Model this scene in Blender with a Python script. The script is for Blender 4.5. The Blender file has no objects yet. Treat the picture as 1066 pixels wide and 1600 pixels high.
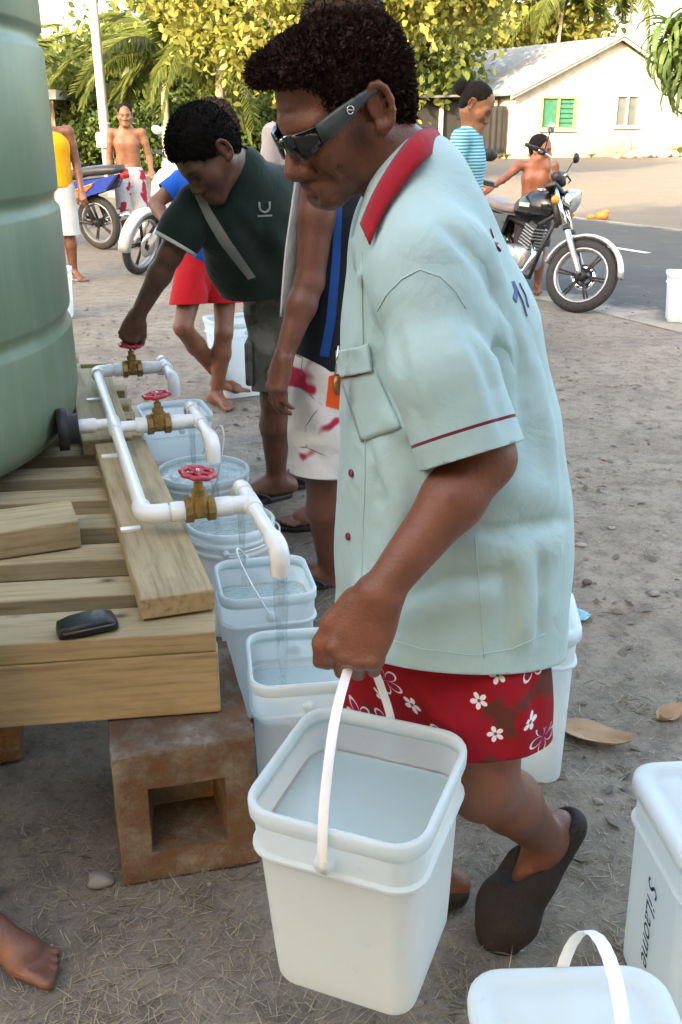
import bpy, bmesh, math, random
import numpy as np
from mathutils import Vector, Matrix, Euler
from mathutils.bvhtree import BVHTree

R = math.radians
scene = bpy.context.scene
COL = scene.collection
rng = np.random.default_rng(11)
random.seed(5)

# ------------------------------------------------------------------ camera, sky, sun, exposure
PITCH, FPX, CAMH = R(22.0), 1500.0, 1.45
cam_d = bpy.data.cameras.new('camera')
cam = bpy.data.objects.new('camera', cam_d)
COL.objects.link(cam)
cam.location = (0, 0, CAMH)
cam.rotation_euler = (R(90) - PITCH, 0, 0)
cam_d.sensor_fit = 'VERTICAL'
cam_d.sensor_height = 36.0
cam_d.lens = 36.0 * FPX / 1600.0
cam_d.clip_start = 0.05
cam_d.clip_end = 1500
scene.camera = cam

SUN_EL, SUN_AZ = R(17.0), Vector((-0.50, -0.866))      # low evening sun behind the viewer's left shoulder
world = bpy.data.worlds.new('World')
scene.world = world
world.use_nodes = True
wn = world.node_tree
wbg = wn.nodes['Background']
sky = wn.nodes.new('ShaderNodeTexSky')
sky.sky_type = 'NISHITA'
sky.sun_disc = False
sky.sun_elevation = SUN_EL
sky.sun_rotation = math.atan2(SUN_AZ.x, SUN_AZ.y)
sky.dust_density = 5.0
sky.air_density = 1.0
sky.ozone_density = 0.3
wn.links.new(sky.outputs[0], wbg.inputs[0])
wbg.inputs[1].default_value = 0.15
sun_d = bpy.data.lights.new('sun', 'SUN')
sun_d.energy = 2.0
sun_d.angle = R(0.6)
sun_d.color = (1.0, 0.86, 0.64)
sun = bpy.data.objects.new('sun', sun_d)
COL.objects.link(sun)
_sd = Vector((SUN_AZ.x * math.cos(SUN_EL), SUN_AZ.y * math.cos(SUN_EL), math.sin(SUN_EL)))
sun.rotation_euler = _sd.to_track_quat('Z', 'Y').to_euler()
sun.location = (0, 0, 30)
vs = scene.view_settings
vs.view_transform = 'Standard'
vs.look = 'None'
vs.gamma = 1.0
vs.exposure = 3.0
vs.use_white_balance = True
vs.white_balance_temperature = 7050
vs.white_balance_tint = 10
scene.cycles.max_bounces = 8
scene.cycles.transparent_max_bounces = 12
scene.cycles.caustics_reflective = False
scene.cycles.caustics_refractive = False

# ------------------------------------------------------------------ small maths
_c, _s = math.cos(PITCH), math.sin(PITCH)
def ray(px, py):
    u = (px - 533) / FPX; v = (800 - py) / FPX
    return u, _c + v * _s, -_s + v * _c
def atY(px, py, y):           # the point on the sight line at forward distance y
    r = ray(px, py); t = y / r[1]
    return Vector((r[0] * t, y, CAMH + r[2] * t))
def atZ(px, py, z=0.0):       # the point on the sight line at height z
    r = ray(px, py); t = (z - CAMH) / r[2]
    return Vector((r[0] * t, r[1] * t, z))
def V(*a): return Vector(a)
def rotz(a): return Matrix.Rotation(a, 3, 'Z')
def frame(fwd, up):
    f = Vector(fwd).normalized(); l = Vector(up).cross(f).normalized(); u = f.cross(l)
    return Matrix((f, l, u)).transposed()          # columns: forward, left, up

# ------------------------------------------------------------------ materials
class NT:
    def __init__(s, name):
        s.m = bpy.data.materials.new(name); s.m.use_nodes = True
        s.t = s.m.node_tree; s.b = s.t.nodes['Principled BSDF']; s.out = s.t.nodes['Material Output']
    def n(s, typ, **kw):
        nd = s.t.nodes.new(typ)
        for k, v in kw.items():
            if k.startswith('i_'):
                nd.inputs[k[2:].replace('_', ' ')].default_value = v
            else: setattr(nd, k, v)
        return nd
    def l(s, a, b): s.t.links.new(a, b)
    def coord(s, scale=(1, 1, 1), kind='Object', rnd=False, loc=(0, 0, 0)):
        tc = s.n('ShaderNodeTexCoord'); mp = s.n('ShaderNodeMapping')
        mp.inputs['Scale'].default_value = scale; mp.inputs['Location'].default_value = loc
        s.l(tc.outputs[kind], mp.inputs['Vector'])
        if rnd:
            oi = s.n('ShaderNodeObjectInfo'); mu = s.n('ShaderNodeMath', operation='MULTIPLY'); mu.inputs[1].default_value = 37.0
            s.l(oi.outputs['Random'], mu.inputs[0]); s.l(mu.outputs[0], mp.inputs['Location'])
        return mp.outputs[0]
    def noise(s, vec, scale, detail=4, rough=.55, out='Fac'):
        n = s.n('ShaderNodeTexNoise'); n.inputs['Scale'].default_value = scale
        n.inputs['Detail'].default_value = detail; n.inputs['Roughness'].default_value = rough
        s.l(vec, n.inputs['Vector']); return n.outputs[out]
    def vor(s, vec, scale, out='Distance', feature='F1', dim='3D', rnd=1.0):
        n = s.n('ShaderNodeTexVoronoi', feature=feature, voronoi_dimensions=dim); n.inputs['Scale'].default_value = scale
        n.inputs['Randomness'].default_value = rnd
        s.l(vec, n.inputs['Vector']); return n.outputs[out]
    def ramp(s, fac, stops):
        n = s.n('ShaderNodeValToRGB'); e = n.color_ramp.elements
        while len(e) > 1: e.remove(e[-1])
        e[0].position = stops[0][0]; e[0].color = col4(stops[0][1])
        for p, c in stops[1:]:
            q = e.new(p); q.color = col4(c)
        s.l(fac, n.inputs[0]); return n.outputs[0]
    def mix(s, fac, a, b, mode='MIX'):
        n = s.n('ShaderNodeMix', data_type='RGBA', blend_type=mode)
        for sock, v in ((n.inputs[0], fac), (n.inputs[6], a), (n.inputs[7], b)):
            if hasattr(v, 'is_linked'): s.l(v, sock)
            elif isinstance(v, (int, float)): sock.default_value = v
            else: sock.default_value = col4(v)
        return n.outputs[2]
    def math(s, op, a, b=0.0, clamp=False):
        n = s.n('ShaderNodeMath', operation=op, use_clamp=clamp)
        for sock, v in ((n.inputs[0], a), (n.inputs[1], b)):
            if hasattr(v, 'is_linked'): s.l(v, sock)
            else: sock.default_value = v
        return n.outputs[0]
    def bump(s, h, strength=.3, dist=.01, prev=None):
        n = s.n('ShaderNodeBump'); n.inputs['Strength'].default_value = strength; n.inputs['Distance'].default_value = dist
        s.l(h, n.inputs['Height'])
        if prev: s.l(prev, n.inputs['Normal'])
        return n.outputs[0]
    def set(s, **kw):
        for k, v in kw.items():
            k = {'base': 'Base Color', 'rough': 'Roughness', 'metal': 'Metallic', 'normal': 'Normal', 'spec': 'Specular IOR Level',
                 'trans': 'Transmission Weight', 'sss': 'Subsurface Weight', 'coat': 'Coat Weight', 'sheen': 'Sheen Weight', 'ior': 'IOR', 'alpha': 'Alpha'}[k]
            if hasattr(v, 'is_linked'): s.l(v, s.b.inputs[k])
            elif isinstance(v, (tuple, list)): s.b.inputs[k].default_value = col4(v)
            else: s.b.inputs[k].default_value = v
        return s
def col4(c):
    if isinstance(c, (int, float)): return (c, c, c, 1)
    return tuple(c) + (1,) if len(c) == 3 else tuple(c)
def srgb(r, g, b):
    f = lambda v: (v / 255 / 12.92) if v / 255 <= .04045 else ((v / 255 + .055) / 1.055) ** 2.4
    return (f(r), f(g), f(b))

def plain(name, c, rough=.5, metal=0., var=.18, vscale=20., bump=0., bscale=60., spec=.5, coat=0.):
    t = NT(name); co = t.coord(rnd=True)
    n = t.noise(co, vscale, 5, .6)
    a = tuple(x * (1 - var) for x in c); b = tuple(min(1, x * (1 + var)) for x in c)
    t.set(base=t.ramp(n, [(.25, a), (.75, b)]), rough=rough, metal=metal, spec=spec, coat=coat)
    if bump: t.set(normal=t.bump(t.noise(co, bscale, 4), bump, .004))
    return t.m

def cloth(name, c, var=.10, weave=900., bump=.25, c2=None, rough=.9):
    t = NT(name); co = t.coord()
    n = t.noise(co, 9., 4, .6)
    a = tuple(x * (1 - var) for x in c); b = tuple(min(1, x * (1 + var)) for x in c)
    base = t.ramp(n, [(.3, a), (.7, b)])
    fine = t.noise(co, weave, 2)
    base = t.mix(t.math('MULTIPLY', fine, .22), base, tuple(x * .55 for x in c))
    nb = t.bump(fine, bump, .001)
    nb = t.bump(t.noise(co, 55., 3), .25, .003, nb)
    dn = t.n('ShaderNodeTexNoise'); dn.inputs['Scale'].default_value = 11.; dn.inputs['Detail'].default_value = 3.; dn.inputs['Distortion'].default_value = 1.2; t.l(co, dn.inputs['Vector'])
    nb = t.bump(dn.outputs['Fac'], .28, .018, nb)
    t.set(base=base, rough=rough, spec=.2, sheen=.15, normal=nb)
    return t.m

def skin_mat(name, c, lips=None):
    t = NT(name); co = t.coord()
    n1 = t.noise(co, 26., 6, .7); n2 = t.noise(co, 210., 4, .65)
    base = t.ramp(n1, [(.27, tuple(x * .68 for x in c)), (.5, c), (.74, (min(1, c[0] * 1.22), c[1] * 1.24, c[2] * 1.24))])
    base = t.mix(t.math('MULTIPLY', n2, .28), base, tuple(x * .5 for x in c))
    at = t.n('ShaderNodeAttribute', attribute_name='tint')
    base = t.mix(at.outputs['Alpha'], base, at.outputs['Color'])
    nb = t.bump(n2, .6, .0022)
    nb = t.bump(t.vor(co, 420.), .3, .0008, nb)
    nb = t.bump(t.noise(t.coord((1, 1, .35)), 60., 4), .35, .004, nb)
    t.set(base=base, rough=t.ramp(n1, [(.3, .36), (.7, .52)]), spec=.5, normal=nb, sss=.0)
    t.b.inputs['Subsurface Radius'].default_value = (.012, .004, .002); t.b.inputs['Subsurface Scale'].default_value = .6
    return t.m

# ------------------------------------------------------------------ mesh building
class MB:
    def __init__(s): s.v = []; s.f = []; s.mi = []; s.cur = 0
    def add(s, vs, fs):
        o = len(s.v); s.v += [tuple(p) for p in vs]
        for f in fs: s.f.append(tuple(i + o for i in f)); s.mi.append(s.cur)
        return s
    def box(s, c, size, rot=None, bevel=0.0):
        hx, hy, hz = [a / 2 for a in size]
        if bevel:
            b = min(bevel, hx * .9, hy * .9, hz * .9); bm = bmesh.new()
            bmesh.ops.create_cube(bm, size=2)
            for q in bm.verts: q.co = Vector((q.co.x * hx, q.co.y * hy, q.co.z * hz))
            bmesh.ops.bevel(bm, geom=list(bm.edges), offset=b, segments=2, affect='EDGES', profile=.5)
            bm.verts.index_update()
            vs = [q.co.copy() for q in bm.verts]; fs = [[q.index for q in f.verts] for f in bm.faces]; bm.free()
        else:
            vs = [Vector((x, y, z)) for z in (-hz, hz) for y in (-hy, hy) for x in (-hx, hx)]
            fs = [(0, 2, 3, 1), (4, 5, 7, 6), (0, 1, 5, 4), (2, 6, 7, 3), (0, 4, 6, 2), (1, 3, 7, 5)]
        M = rot if rot is not None else Matrix.Identity(3); c = Vector(c)
        return s.add([M @ p + c for p in vs], fs)
    def tube(s, pts, rad, n=10, cap=True, closed=False, flat=1.0, up=None):
        pts = [Vector(p) for p in pts]; m = len(pts)
        if not hasattr(rad, '__len__'): rad = [rad] * m
        vs = []; pu = None
        for i in range(m):
            if closed: d = pts[(i + 1) % m] - pts[i - 1]
            else: d = pts[min(i + 1, m - 1)] - pts[max(i - 1, 0)]
            d.normalize()
            if up is not None: u = Vector(up) - d * d.dot(Vector(up))
            else:
                if pu is None: pu = Vector((0, 0, 1)) if abs(d.z) < .9 else Vector((1, 0, 0))
                u = pu - d * d.dot(pu)
            if u.length < 1e-6: u = d.orthogonal()
            u.normalize(); pu = u; w = d.cross(u)
            for k in range(n):
                a = 2 * math.pi * k / n
                vs.append(pts[i] + (w * math.cos(a) + u * math.sin(a) * flat) * rad[i])
        fs = []
        for i in range(m if closed else m - 1):
            j = (i + 1) % m
            for k in range(n):
                k2 = (k + 1) % n
                fs.append((i * n + k, i * n + k2, j * n + k2, j * n + k))
        if cap and not closed:
            fs.append(tuple(range(n))[::-1]); fs.append(tuple((m - 1) * n + k for k in range(n)))
        return s.add(vs, fs)
    def lathe(s, prof, n=32, c=(0, 0, 0), rot=None, cap=False):
        vs = []; M = rot if rot is not None else Matrix.Identity(3); c = Vector(c)
        for r, z in prof:
            for k in range(n):
                a = 2 * math.pi * k / n
                vs.append(M @ Vector((r * math.cos(a), r * math.sin(a), z)) + c)
        fs = []
        for i in range(len(prof) - 1):
            for k in range(n):
                k2 = (k + 1) % n
                fs.append((i * n + k, i * n + k2, (i + 1) * n + k2, (i + 1) * n + k))
        if cap:
            fs.append(tuple(range(n))[::-1]); fs.append(tuple((len(prof) - 1) * n + k for k in range(n)))
        return s.add(vs, fs)
    def loft(s, loops, cap0=False, cap1=False, closed=False):
        n = len(loops[0]); vs = [p for lp in loops for p in lp]; fs = []; m = len(loops)
        for i in range(m if closed else m - 1):
            j = (i + 1) % m
            for k in range(n):
                k2 = (k + 1) % n
                fs.append((i * n + k, i * n + k2, j * n + k2, j * n + k))
        if cap0: fs.append(tuple(range(n))[::-1])
        if cap1: fs.append(tuple((m - 1) * n + k for k in range(n)))
        return s.add(vs, fs)
    def ball(s, c, r, n=12, m=8, rot=None):
        if not hasattr(r, '__len__'): r = (r, r, r)
        M = rot if rot is not None else Matrix.Identity(3); c = Vector(c); lp = []
        for i in range(m + 1):
            t = math.pi * i / m; t = min(max(t, .02), math.pi - .02)
            lp.append([M @ Vector((r[0] * math.sin(t) * math.cos(2 * math.pi * k / n), r[1] * math.sin(t) * math.sin(2 * math.pi * k / n), -r[2] * math.cos(t))) + c for k in range(n)])
        return s.loft(lp, True, True)
    def build(s, name, mat, parent=None, smooth=True, loc=None, auto=None):
        me = bpy.data.meshes.new(name)
        me.from_pydata(s.v, [], s.f)
        return finish(me, name, mat, parent, smooth, loc, s.mi, auto)

def finish(me, name, mat, parent=None, smooth=True, loc=None, mi=None, auto=None):
    o = bpy.data.objects.new(name, me); COL.objects.link(o)
    for m in (mat if isinstance(mat, (list, tuple)) else [mat]): me.materials.append(m)
    if mi and any(mi): me.polygons.foreach_set('material_index', mi)
    if smooth:
        me.polygons.foreach_set('use_smooth', [True] * len(me.polygons))
        if auto is not None: me.set_sharp_from_angle(angle=R(auto))
    if parent is not None:
        o.parent = parent
        if loc is None and 'world_base' in WB and parent.name in WB['world_base']:
            o.location = -Vector(WB['world_base'][parent.name])
    if loc is not None: o.location = loc
    return o
WB = {'world_base': {}}
def npmesh(name, v, f, mat, parent=None, smooth=True, loc=None):
    me = bpy.data.meshes.new(name); v = np.asarray(v, np.float32); f = np.asarray(f, np.int32)
    me.vertices.add(len(v)); me.vertices.foreach_set('co', v.ravel())
    k = f.shape[1]; me.loops.add(f.size); me.loops.foreach_set('vertex_index', f.ravel())
    me.polygons.add(len(f)); me.polygons.foreach_set('loop_start', np.arange(0, f.size, k, dtype=np.int32))
    me.update(calc_edges=True); me.validate()
    return finish(me, name, mat, parent, smooth, loc)
def tag(o, label=None, cat=None, group=None, kind=None):
    if label: o['label'] = label
    if cat: o['category'] = cat
    if group: o['group'] = group
    if kind: o['kind'] = kind
    return o
def thing(name, label, cat, base=(0, 0, 0), group=None, local=False, rz=0.0):
    """an Empty at the thing's base; parts given in world coordinates unless local"""
    o = bpy.data.objects.new(name, None); COL.objects.link(o); o.location = base; o.empty_display_size = .1
    o.rotation_euler = (0, 0, rz)
    tag(o, label, cat, group)
    if not local: WB['world_base'][o.name] = tuple(base)
    return o
def part_parent(o, parent):      # a sub-part built in the same coordinates as its part
    o.parent = parent; o.location = (0, 0, 0); return o

# ------------------------------------------------------------------ signed-distance modelling (bodies and clothes)
class Fld:
    """rectilinear grid of distances; shapes are blended in, then a surface net is drawn"""
    def __init__(s, lo, hi, h, fine=()):
        s.ax = []
        for k in range(3):
            a = [lo[k]]
            while a[-1] < hi[k]:
                st = h
                for (ax, l, u, hh) in fine:
                    if ax == k and l <= a[-1] < u: st = hh
                a.append(a[-1] + st)
            s.ax.append(np.array(a, np.float32))
        s.D = np.full([len(a) for a in s.ax], .25, np.float32)
    def sub(s, lo, hi):
        sl = []
        for k in range(3):
            i = int(np.searchsorted(s.ax[k], lo[k])); j = int(np.searchsorted(s.ax[k], hi[k]))
            if j <= i: return None
            sl.append(slice(i, j))
        return tuple(sl)
    def pts(s, sl):
        return (s.ax[0][sl[0]][:, None, None], s.ax[1][sl[1]][None, :, None], s.ax[2][sl[2]][None, None, :])
    def put(s, sl, d, k, op):
        D = s.D[sl]
        if op == 'add':
            if k > 0:
                h = np.maximum(k - np.abs(D - d), 0) / k
                s.D[sl] = np.minimum(D, d) - h * h * k * .25
            else: s.D[sl] = np.minimum(D, d)
        else:
            e = -d
            if k > 0:
                h = np.maximum(k - np.abs(D - e), 0) / k
                s.D[sl] = np.maximum(D, e) + h * h * k * .25
            else: s.D[sl] = np.maximum(D, e)
    def cone(s, a, b, ra, rb=None, k=.02, op='add', squash=None):
        """tapered capsule; squash=(axis, factor): thinner along that axis"""
        a = np.array(a, np.float32); b = np.array(b, np.float32); rb = ra if rb is None else rb
        m = max(ra, rb) + k + .03
        sl = s.sub(np.minimum(a, b) - m, np.maximum(a, b) + m)
        if sl is None: return s
        x, y, z = s.pts(sl); ab = b - a; L = float(ab @ ab) + 1e-9
        px, py, pz = x - a[0], y - a[1], z - a[2]
        t = np.clip((px * ab[0] + py * ab[1] + pz * ab[2]) / L, 0, 1)
        qx, qy, qz = px - t * ab[0], py - t * ab[1], pz - t * ab[2]
        q2 = qx * qx + qy * qy + qz * qz
        if squash is not None:
            ax = np.array(squash[0], np.float32); ax /= np.linalg.norm(ax); f = squash[1]
            pr = qx * ax[0] + qy * ax[1] + qz * ax[2]
            q2 = q2 + pr * pr * (1 / (f * f) - 1)
        d = np.sqrt(q2) - (ra + (rb - ra) * t)
        s.put(sl, d.astype(np.float32), k, op); return s
    def chain(s, pts, rad, k=.02, op='add', squash=None):
        for i in range(len(pts) - 1): s.cone(pts[i], pts[i + 1], rad[i], rad[i + 1], k, op, squash)
        return s
    def ell(s, c, r, M=None, k=.02, op='add'):
        c = np.array(c, np.float32); r = np.array(r, np.float32); M = np.eye(3, dtype=np.float32) if M is None else np.array(M, np.float32)
        m = float(r.max()) + k + .02
        sl = s.sub(c - m, c + m)
        if sl is None: return s
        x, y, z = s.pts(sl); px, py, pz = x - c[0], y - c[1], z - c[2]
        q = [(px * M[0, i] + py * M[1, i] + pz * M[2, i]) for i in range(3)]
        k0 = np.sqrt(sum((q[i] / r[i]) ** 2 for i in range(3))); k1 = np.sqrt(sum((q[i] / (r[i] ** 2)) ** 2 for i in range(3))) + 1e-6
        d = k0 * (k0 - 1) / k1
        s.put(sl, d.astype(np.float32), k, op); return s
    def half(s, p, n, k=0.):
        """keep only the side away from n"""
        n = np.array(n, np.float32); n /= np.linalg.norm(n); p = np.array(p, np.float32)
        x, y, z = s.pts((slice(None),) * 3)
        d = (x - p[0]) * n[0] + (y - p[1]) * n[1] + (z - p[2]) * n[2]
        s.put((slice(None),) * 3, (-d).astype(np.float32), k, 'sub'); return s
    def crease(s, pts, w, amp):
        """raise (amp>0) or press in a soft fold along a polyline"""
        pts = [np.array(p, np.float32) for p in pts]
        lo = np.min(pts, 0) - 3 * w; hi = np.max(pts, 0) + 3 * w
        sl = s.sub(lo, hi)
        if sl is None: return s
        x, y, z = s.pts(sl); best = None
        n = len(pts) - 1
        for i in range(n):
            a, b = pts[i], pts[i + 1]; ab = b - a; L = float(ab @ ab) + 1e-9
            px, py, pz = x - a[0], y - a[1], z - a[2]
            t = np.clip((px * ab[0] + py * ab[1] + pz * ab[2]) / L, 0, 1)
            d2 = (px - t * ab[0]) ** 2 + (py - t * ab[1]) ** 2 + (pz - t * ab[2]) ** 2
            g = (i + t) / n
            fall = np.exp(-d2 / (w * w)) * np.sin(np.clip(g, .02, .98) * math.pi) ** .6
            best = fall if best is None else np.maximum(best, fall)
        s.D[sl] -= (amp * best).astype(np.float32); return s
    def front(s, px, py, y0=.5, y1=9.):
        """first point of the shape met along a sight line"""
        lo = np.array([a[0] for a in s.ax]); hi = np.array([a[-1] for a in s.ax]); r = np.array(ray(px, py)); ts = np.linspace(lo[1] / r[1], hi[1] / r[1], 500)
        p = np.array([0, 0, CAMH]) + r[None] * ts[:, None]
        ok = ((p > lo) & (p < hi)).all(1)
        ix = [np.clip(np.searchsorted(s.ax[k], p[:, k]), 0, len(s.ax[k]) - 1) for k in range(3)]
        d = np.where(ok, s.D[ix[0], ix[1], ix[2]], 1)
        h = np.nonzero(d < 0)[0]
        return p[h[0]] if len(h) else None
    def fold(s, pts, w, amp, step=14):
        """a crease following the visible surface"""
        q = []
        for a, b in zip(pts[:-1], pts[1:]):
            n = max(1, int(math.hypot(b[0] - a[0], b[1] - a[1]) / step))
            for i in range(n):
                p = s.front(a[0] + (b[0] - a[0]) * i / n, a[1] + (b[1] - a[1]) * i / n)
                if p is not None: q.append(p)
        p = s.front(*pts[-1])
        if p is not None: q.append(p)
        return s.crease(q, w, amp) if len(q) > 1 else s
    def warp(s, fn):
        x, y, z = s.pts((slice(None),) * 3); s.D += fn(x, y, z).astype(np.float32); return s
    def net(s):
        D = s.D; S = D < 0
        nx, ny, nz = D.shape
        c = [S[i:nx - 1 + i, j:ny - 1 + j, k:nz - 1 + k] for i in (0, 1) for j in (0, 1) for k in (0, 1)]
        al = c[0].copy(); an = c[0].copy()
        for q in c[1:]: al &= q; an |= q
        act = an & ~al
        idx = np.argwhere(act); ids = np.full(act.shape, -1, np.int32); ids[act] = np.arange(len(idx))
        acc = np.zeros((len(idx), 3), np.float32); cnt = np.zeros(len(idx), np.float32)
        I, J, K = idx.T
        corner = {}
        for i in (0, 1):
            for j in (0, 1):
                for k in (0, 1): corner[i, j, k] = (D[I + i, J + j, K + k], np.stack([s.ax[0][I + i], s.ax[1][J + j], s.ax[2][K + k]], 1))
        for a in corner:
            for ax in range(3):
                if a[ax]: continue
                b = list(a); b[ax] = 1; b = tuple(b)
                da, pa = corner[a]; db, pb = corner[b]
                m = (da < 0) != (db < 0)
                t = np.where(m, da / np.where(m, da - db, 1), 0)[:, None]
                acc += np.where(m[:, None], pa + (pb - pa) * t, 0); cnt += m
        v = acc / cnt[:, None]
        F = []
        for ax in range(3):
            sa = [slice(None)] * 3; sb = [slice(None)] * 3; sa[ax] = slice(0, -1); sb[ax] = slice(1, None)
            A = S[tuple(sa)]; B = S[tuple(sb)]
            e = np.argwhere(A != B)
            if not len(e): continue
            o1, o2 = [(1, 2), (2, 0), (0, 1)][ax]
            ok = (e[:, o1] > 0) & (e[:, o2] > 0) & (e[:, o1] < D.shape[o1] - 1) & (e[:, o2] < D.shape[o2] - 1); e = e[ok]
            d1 = np.zeros(3, int); d1[o1] = 1; d2 = np.zeros(3, int); d2[o2] = 1
            g = lambda q: ids[q[:, 0], q[:, 1], q[:, 2]]
            q = np.stack([g(e), g(e - d1), g(e - d1 - d2), g(e - d2)], 1)
            flip = ~A[e[:, 0], e[:, 1], e[:, 2]]
            q[flip] = q[flip][:, ::-1]
            F.append(q)
        F = np.concatenate(F); F = F[(F >= 0).all(1)]
        return v, F[:, ::-1] if False else F
    def mesh(s, name, mat, parent=None, smooth_it=1, cuts=(), bands=(), solid=0., keep=None):
        """cuts: (point, normal) keep the side away from normal; bands: (point, normal, width, material index)"""
        v, f = s.net()
        o = npmesh(name, v, f, mat, parent)
        if smooth_it or cuts or bands:
            bm = bmesh.new(); bm.from_mesh(o.data)
            for _ in range(smooth_it): bmesh.ops.smooth_vert(bm, verts=bm.verts, factor=.5, use_axis_x=True, use_axis_y=True, use_axis_z=True)
            for p, n in cuts:
                bmesh.ops.bisect_plane(bm, geom=bm.verts[:] + bm.edges[:] + bm.faces[:], plane_co=p, plane_no=n, clear_outer=True, dist=1e-5)
            for p, n, w, mi in bands:
                n = Vector(n).normalized(); p = Vector(p)
                for q in (p - n * w / 2, p + n * w / 2):
                    bmesh.ops.bisect_plane(bm, geom=bm.verts[:] + bm.edges[:] + bm.faces[:], plane_co=q, plane_no=n, dist=1e-5)
                for fc in bm.faces:
                    if abs((fc.calc_center_median() - p).dot(n)) < w / 2: fc.material_index = mi
            if keep is not None:
                bmesh.ops.delete(bm, geom=[fc for fc in bm.faces if not keep(fc.calc_center_median())], context='FACES')
            for fc in bm.faces: fc.smooth = True
            bm.to_mesh(o.data); bm.free()
        if solid:
            md = o.modifiers.new('thickness', 'SOLIDIFY'); md.thickness = solid; md.offset = -1
        return o

def npn(v): v = np.array(v, float); return v / np.linalg.norm(v)
def tint(o, fn):
    """per-vertex colour overlay read by the skin material: fn(co Nx3) -> (N x 4)"""
    me = o.data; n = len(me.vertices); co = np.empty(n * 3, np.float32); me.vertices.foreach_get('co', co); co = co.reshape(-1, 3)
    a = me.color_attributes.new('tint', 'FLOAT_COLOR', 'POINT'); a.data.foreach_set('color', np.ascontiguousarray(fn(co), np.float32).ravel())
def wob(p, sc, seed=0):
    """cheap smooth noise -1..1 for numpy point arrays"""
    x, y, z = p[..., 0] * sc + seed, p[..., 1] * sc + seed * 1.7, p[..., 2] * sc + seed * .3
    return (np.sin(x + 1.3 * np.sin(y * 1.1 + z)) + np.sin(y * 1.3 + 1.1 * np.sin(z * .9 + x * 1.2)) + np.sin(z * 1.2 + 1.2 * np.sin(x * .8 + y * 1.4))) / 3

def head_sdf(f, c, M, sc=1., neck=None, k=.012, nose=1., jaw=1., ears=True):
    """c: middle of the skull between the ears, M: columns forward/left/up"""
    c = np.array(c); M = np.array(M)
    P = lambda a, b, d: c + M @ (np.array([a, b, d]) * sc)
    E = lambda a, r, kk=k, op='add', MM=None: f.ell(P(*a), np.array(r) * sc, M if MM is None else MM, kk * sc, op)
    Cn = lambda a, b, ra, rb, kk=k, op='add': f.cone(P(*a), P(*b), ra * sc, rb * sc, kk * sc, op)
    E((-.008, 0, .035), (.099, .077, .088))
    E((.038, 0, -.03), (.062, .064, .088), .03)
    for s in (1, -1):
        Cn((.0, .05 * s, -.05), (.078, .018 * s, -.106 * jaw), .027, .021, .03)
        Cn((.084, .008 * s, .012), (.074, .05 * s, .012), .014, .012, .018)
        E((.062, .045 * s, -.03), (.028, .024, .026), .025)
    Cn((.085, .012, -.106 * jaw), (.085, -.012, -.106 * jaw), .018, .018, .02)
    for s in (1, -1):
        E((.096, .033 * s, -.012), (.018, .019, .013), .012, 'sub')
        E((.079, .032 * s, -.012), (.0135, .014, .012), .003)
        Cn((.089, .018 * s, -.005), (.084, .046 * s, -.006), .0045, .004, .004)
    Cn((.09, 0, .004), (.112 * nose, 0, -.044), .0085, .0135, .012)
    for s in (1, -1):
        E((.1, .0155 * s, -.05), (.014, .0105, .0105), .006)
        E((.107, .0075 * s, -.0595), (.005, .004, .004), .002, 'sub')
    Cn((.098, .016, -.077), (.098, -.016, -.077), .009, .009, .01)
    Cn((.105, 0, -.073), (.091, .024, -.079), .0075, .004, .006)
    Cn((.105, 0, -.073), (.091, -.024, -.079), .0075, .004, .006)
    Cn((.103, 0, -.087), (.09, .021, -.083), .0085, .004, .006)
    Cn((.103, 0, -.087), (.09, -.021, -.083), .0085, .004, .006)
    for s in (1, -1):
        Cn((.1145, 0, -.0805), (.088, .026 * s, -.0815), .0022, .0016, .002, 'sub')
    if ears:
        for s in (1, -1):
            e0 = np.array([-.012, .078 * s, -.008])
            ring = []
            for q in range(9):
                a = R(-115 + q * 30)
                rr = .019 + .004 * math.sin(a)
                ring.append(P(e0[0] - rr * math.cos(a) * .9 - .004, e0[1] + s * (.008 + .004 * math.cos(a)), e0[2] + (.032 if a > 0 else .030) * math.sin(a)))
            for q in range(8): f.cone(ring[q], ring[q + 1], .0052 * sc, .0052 * sc, .005 * sc)
            E((-.014, .079 * s, -.006), (.017, .005, .026), .006)
            E((-.008, .088 * s, -.008), (.008, .007, .012), .004, 'sub')
            E((-.006, .083 * s, -.036), (.009, .006, .01), .006)
    if neck is not None:
        f.cone(P(-.022, 0, -.055), neck, .056 * sc, .062 * sc, .035 * sc)
    return P

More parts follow.
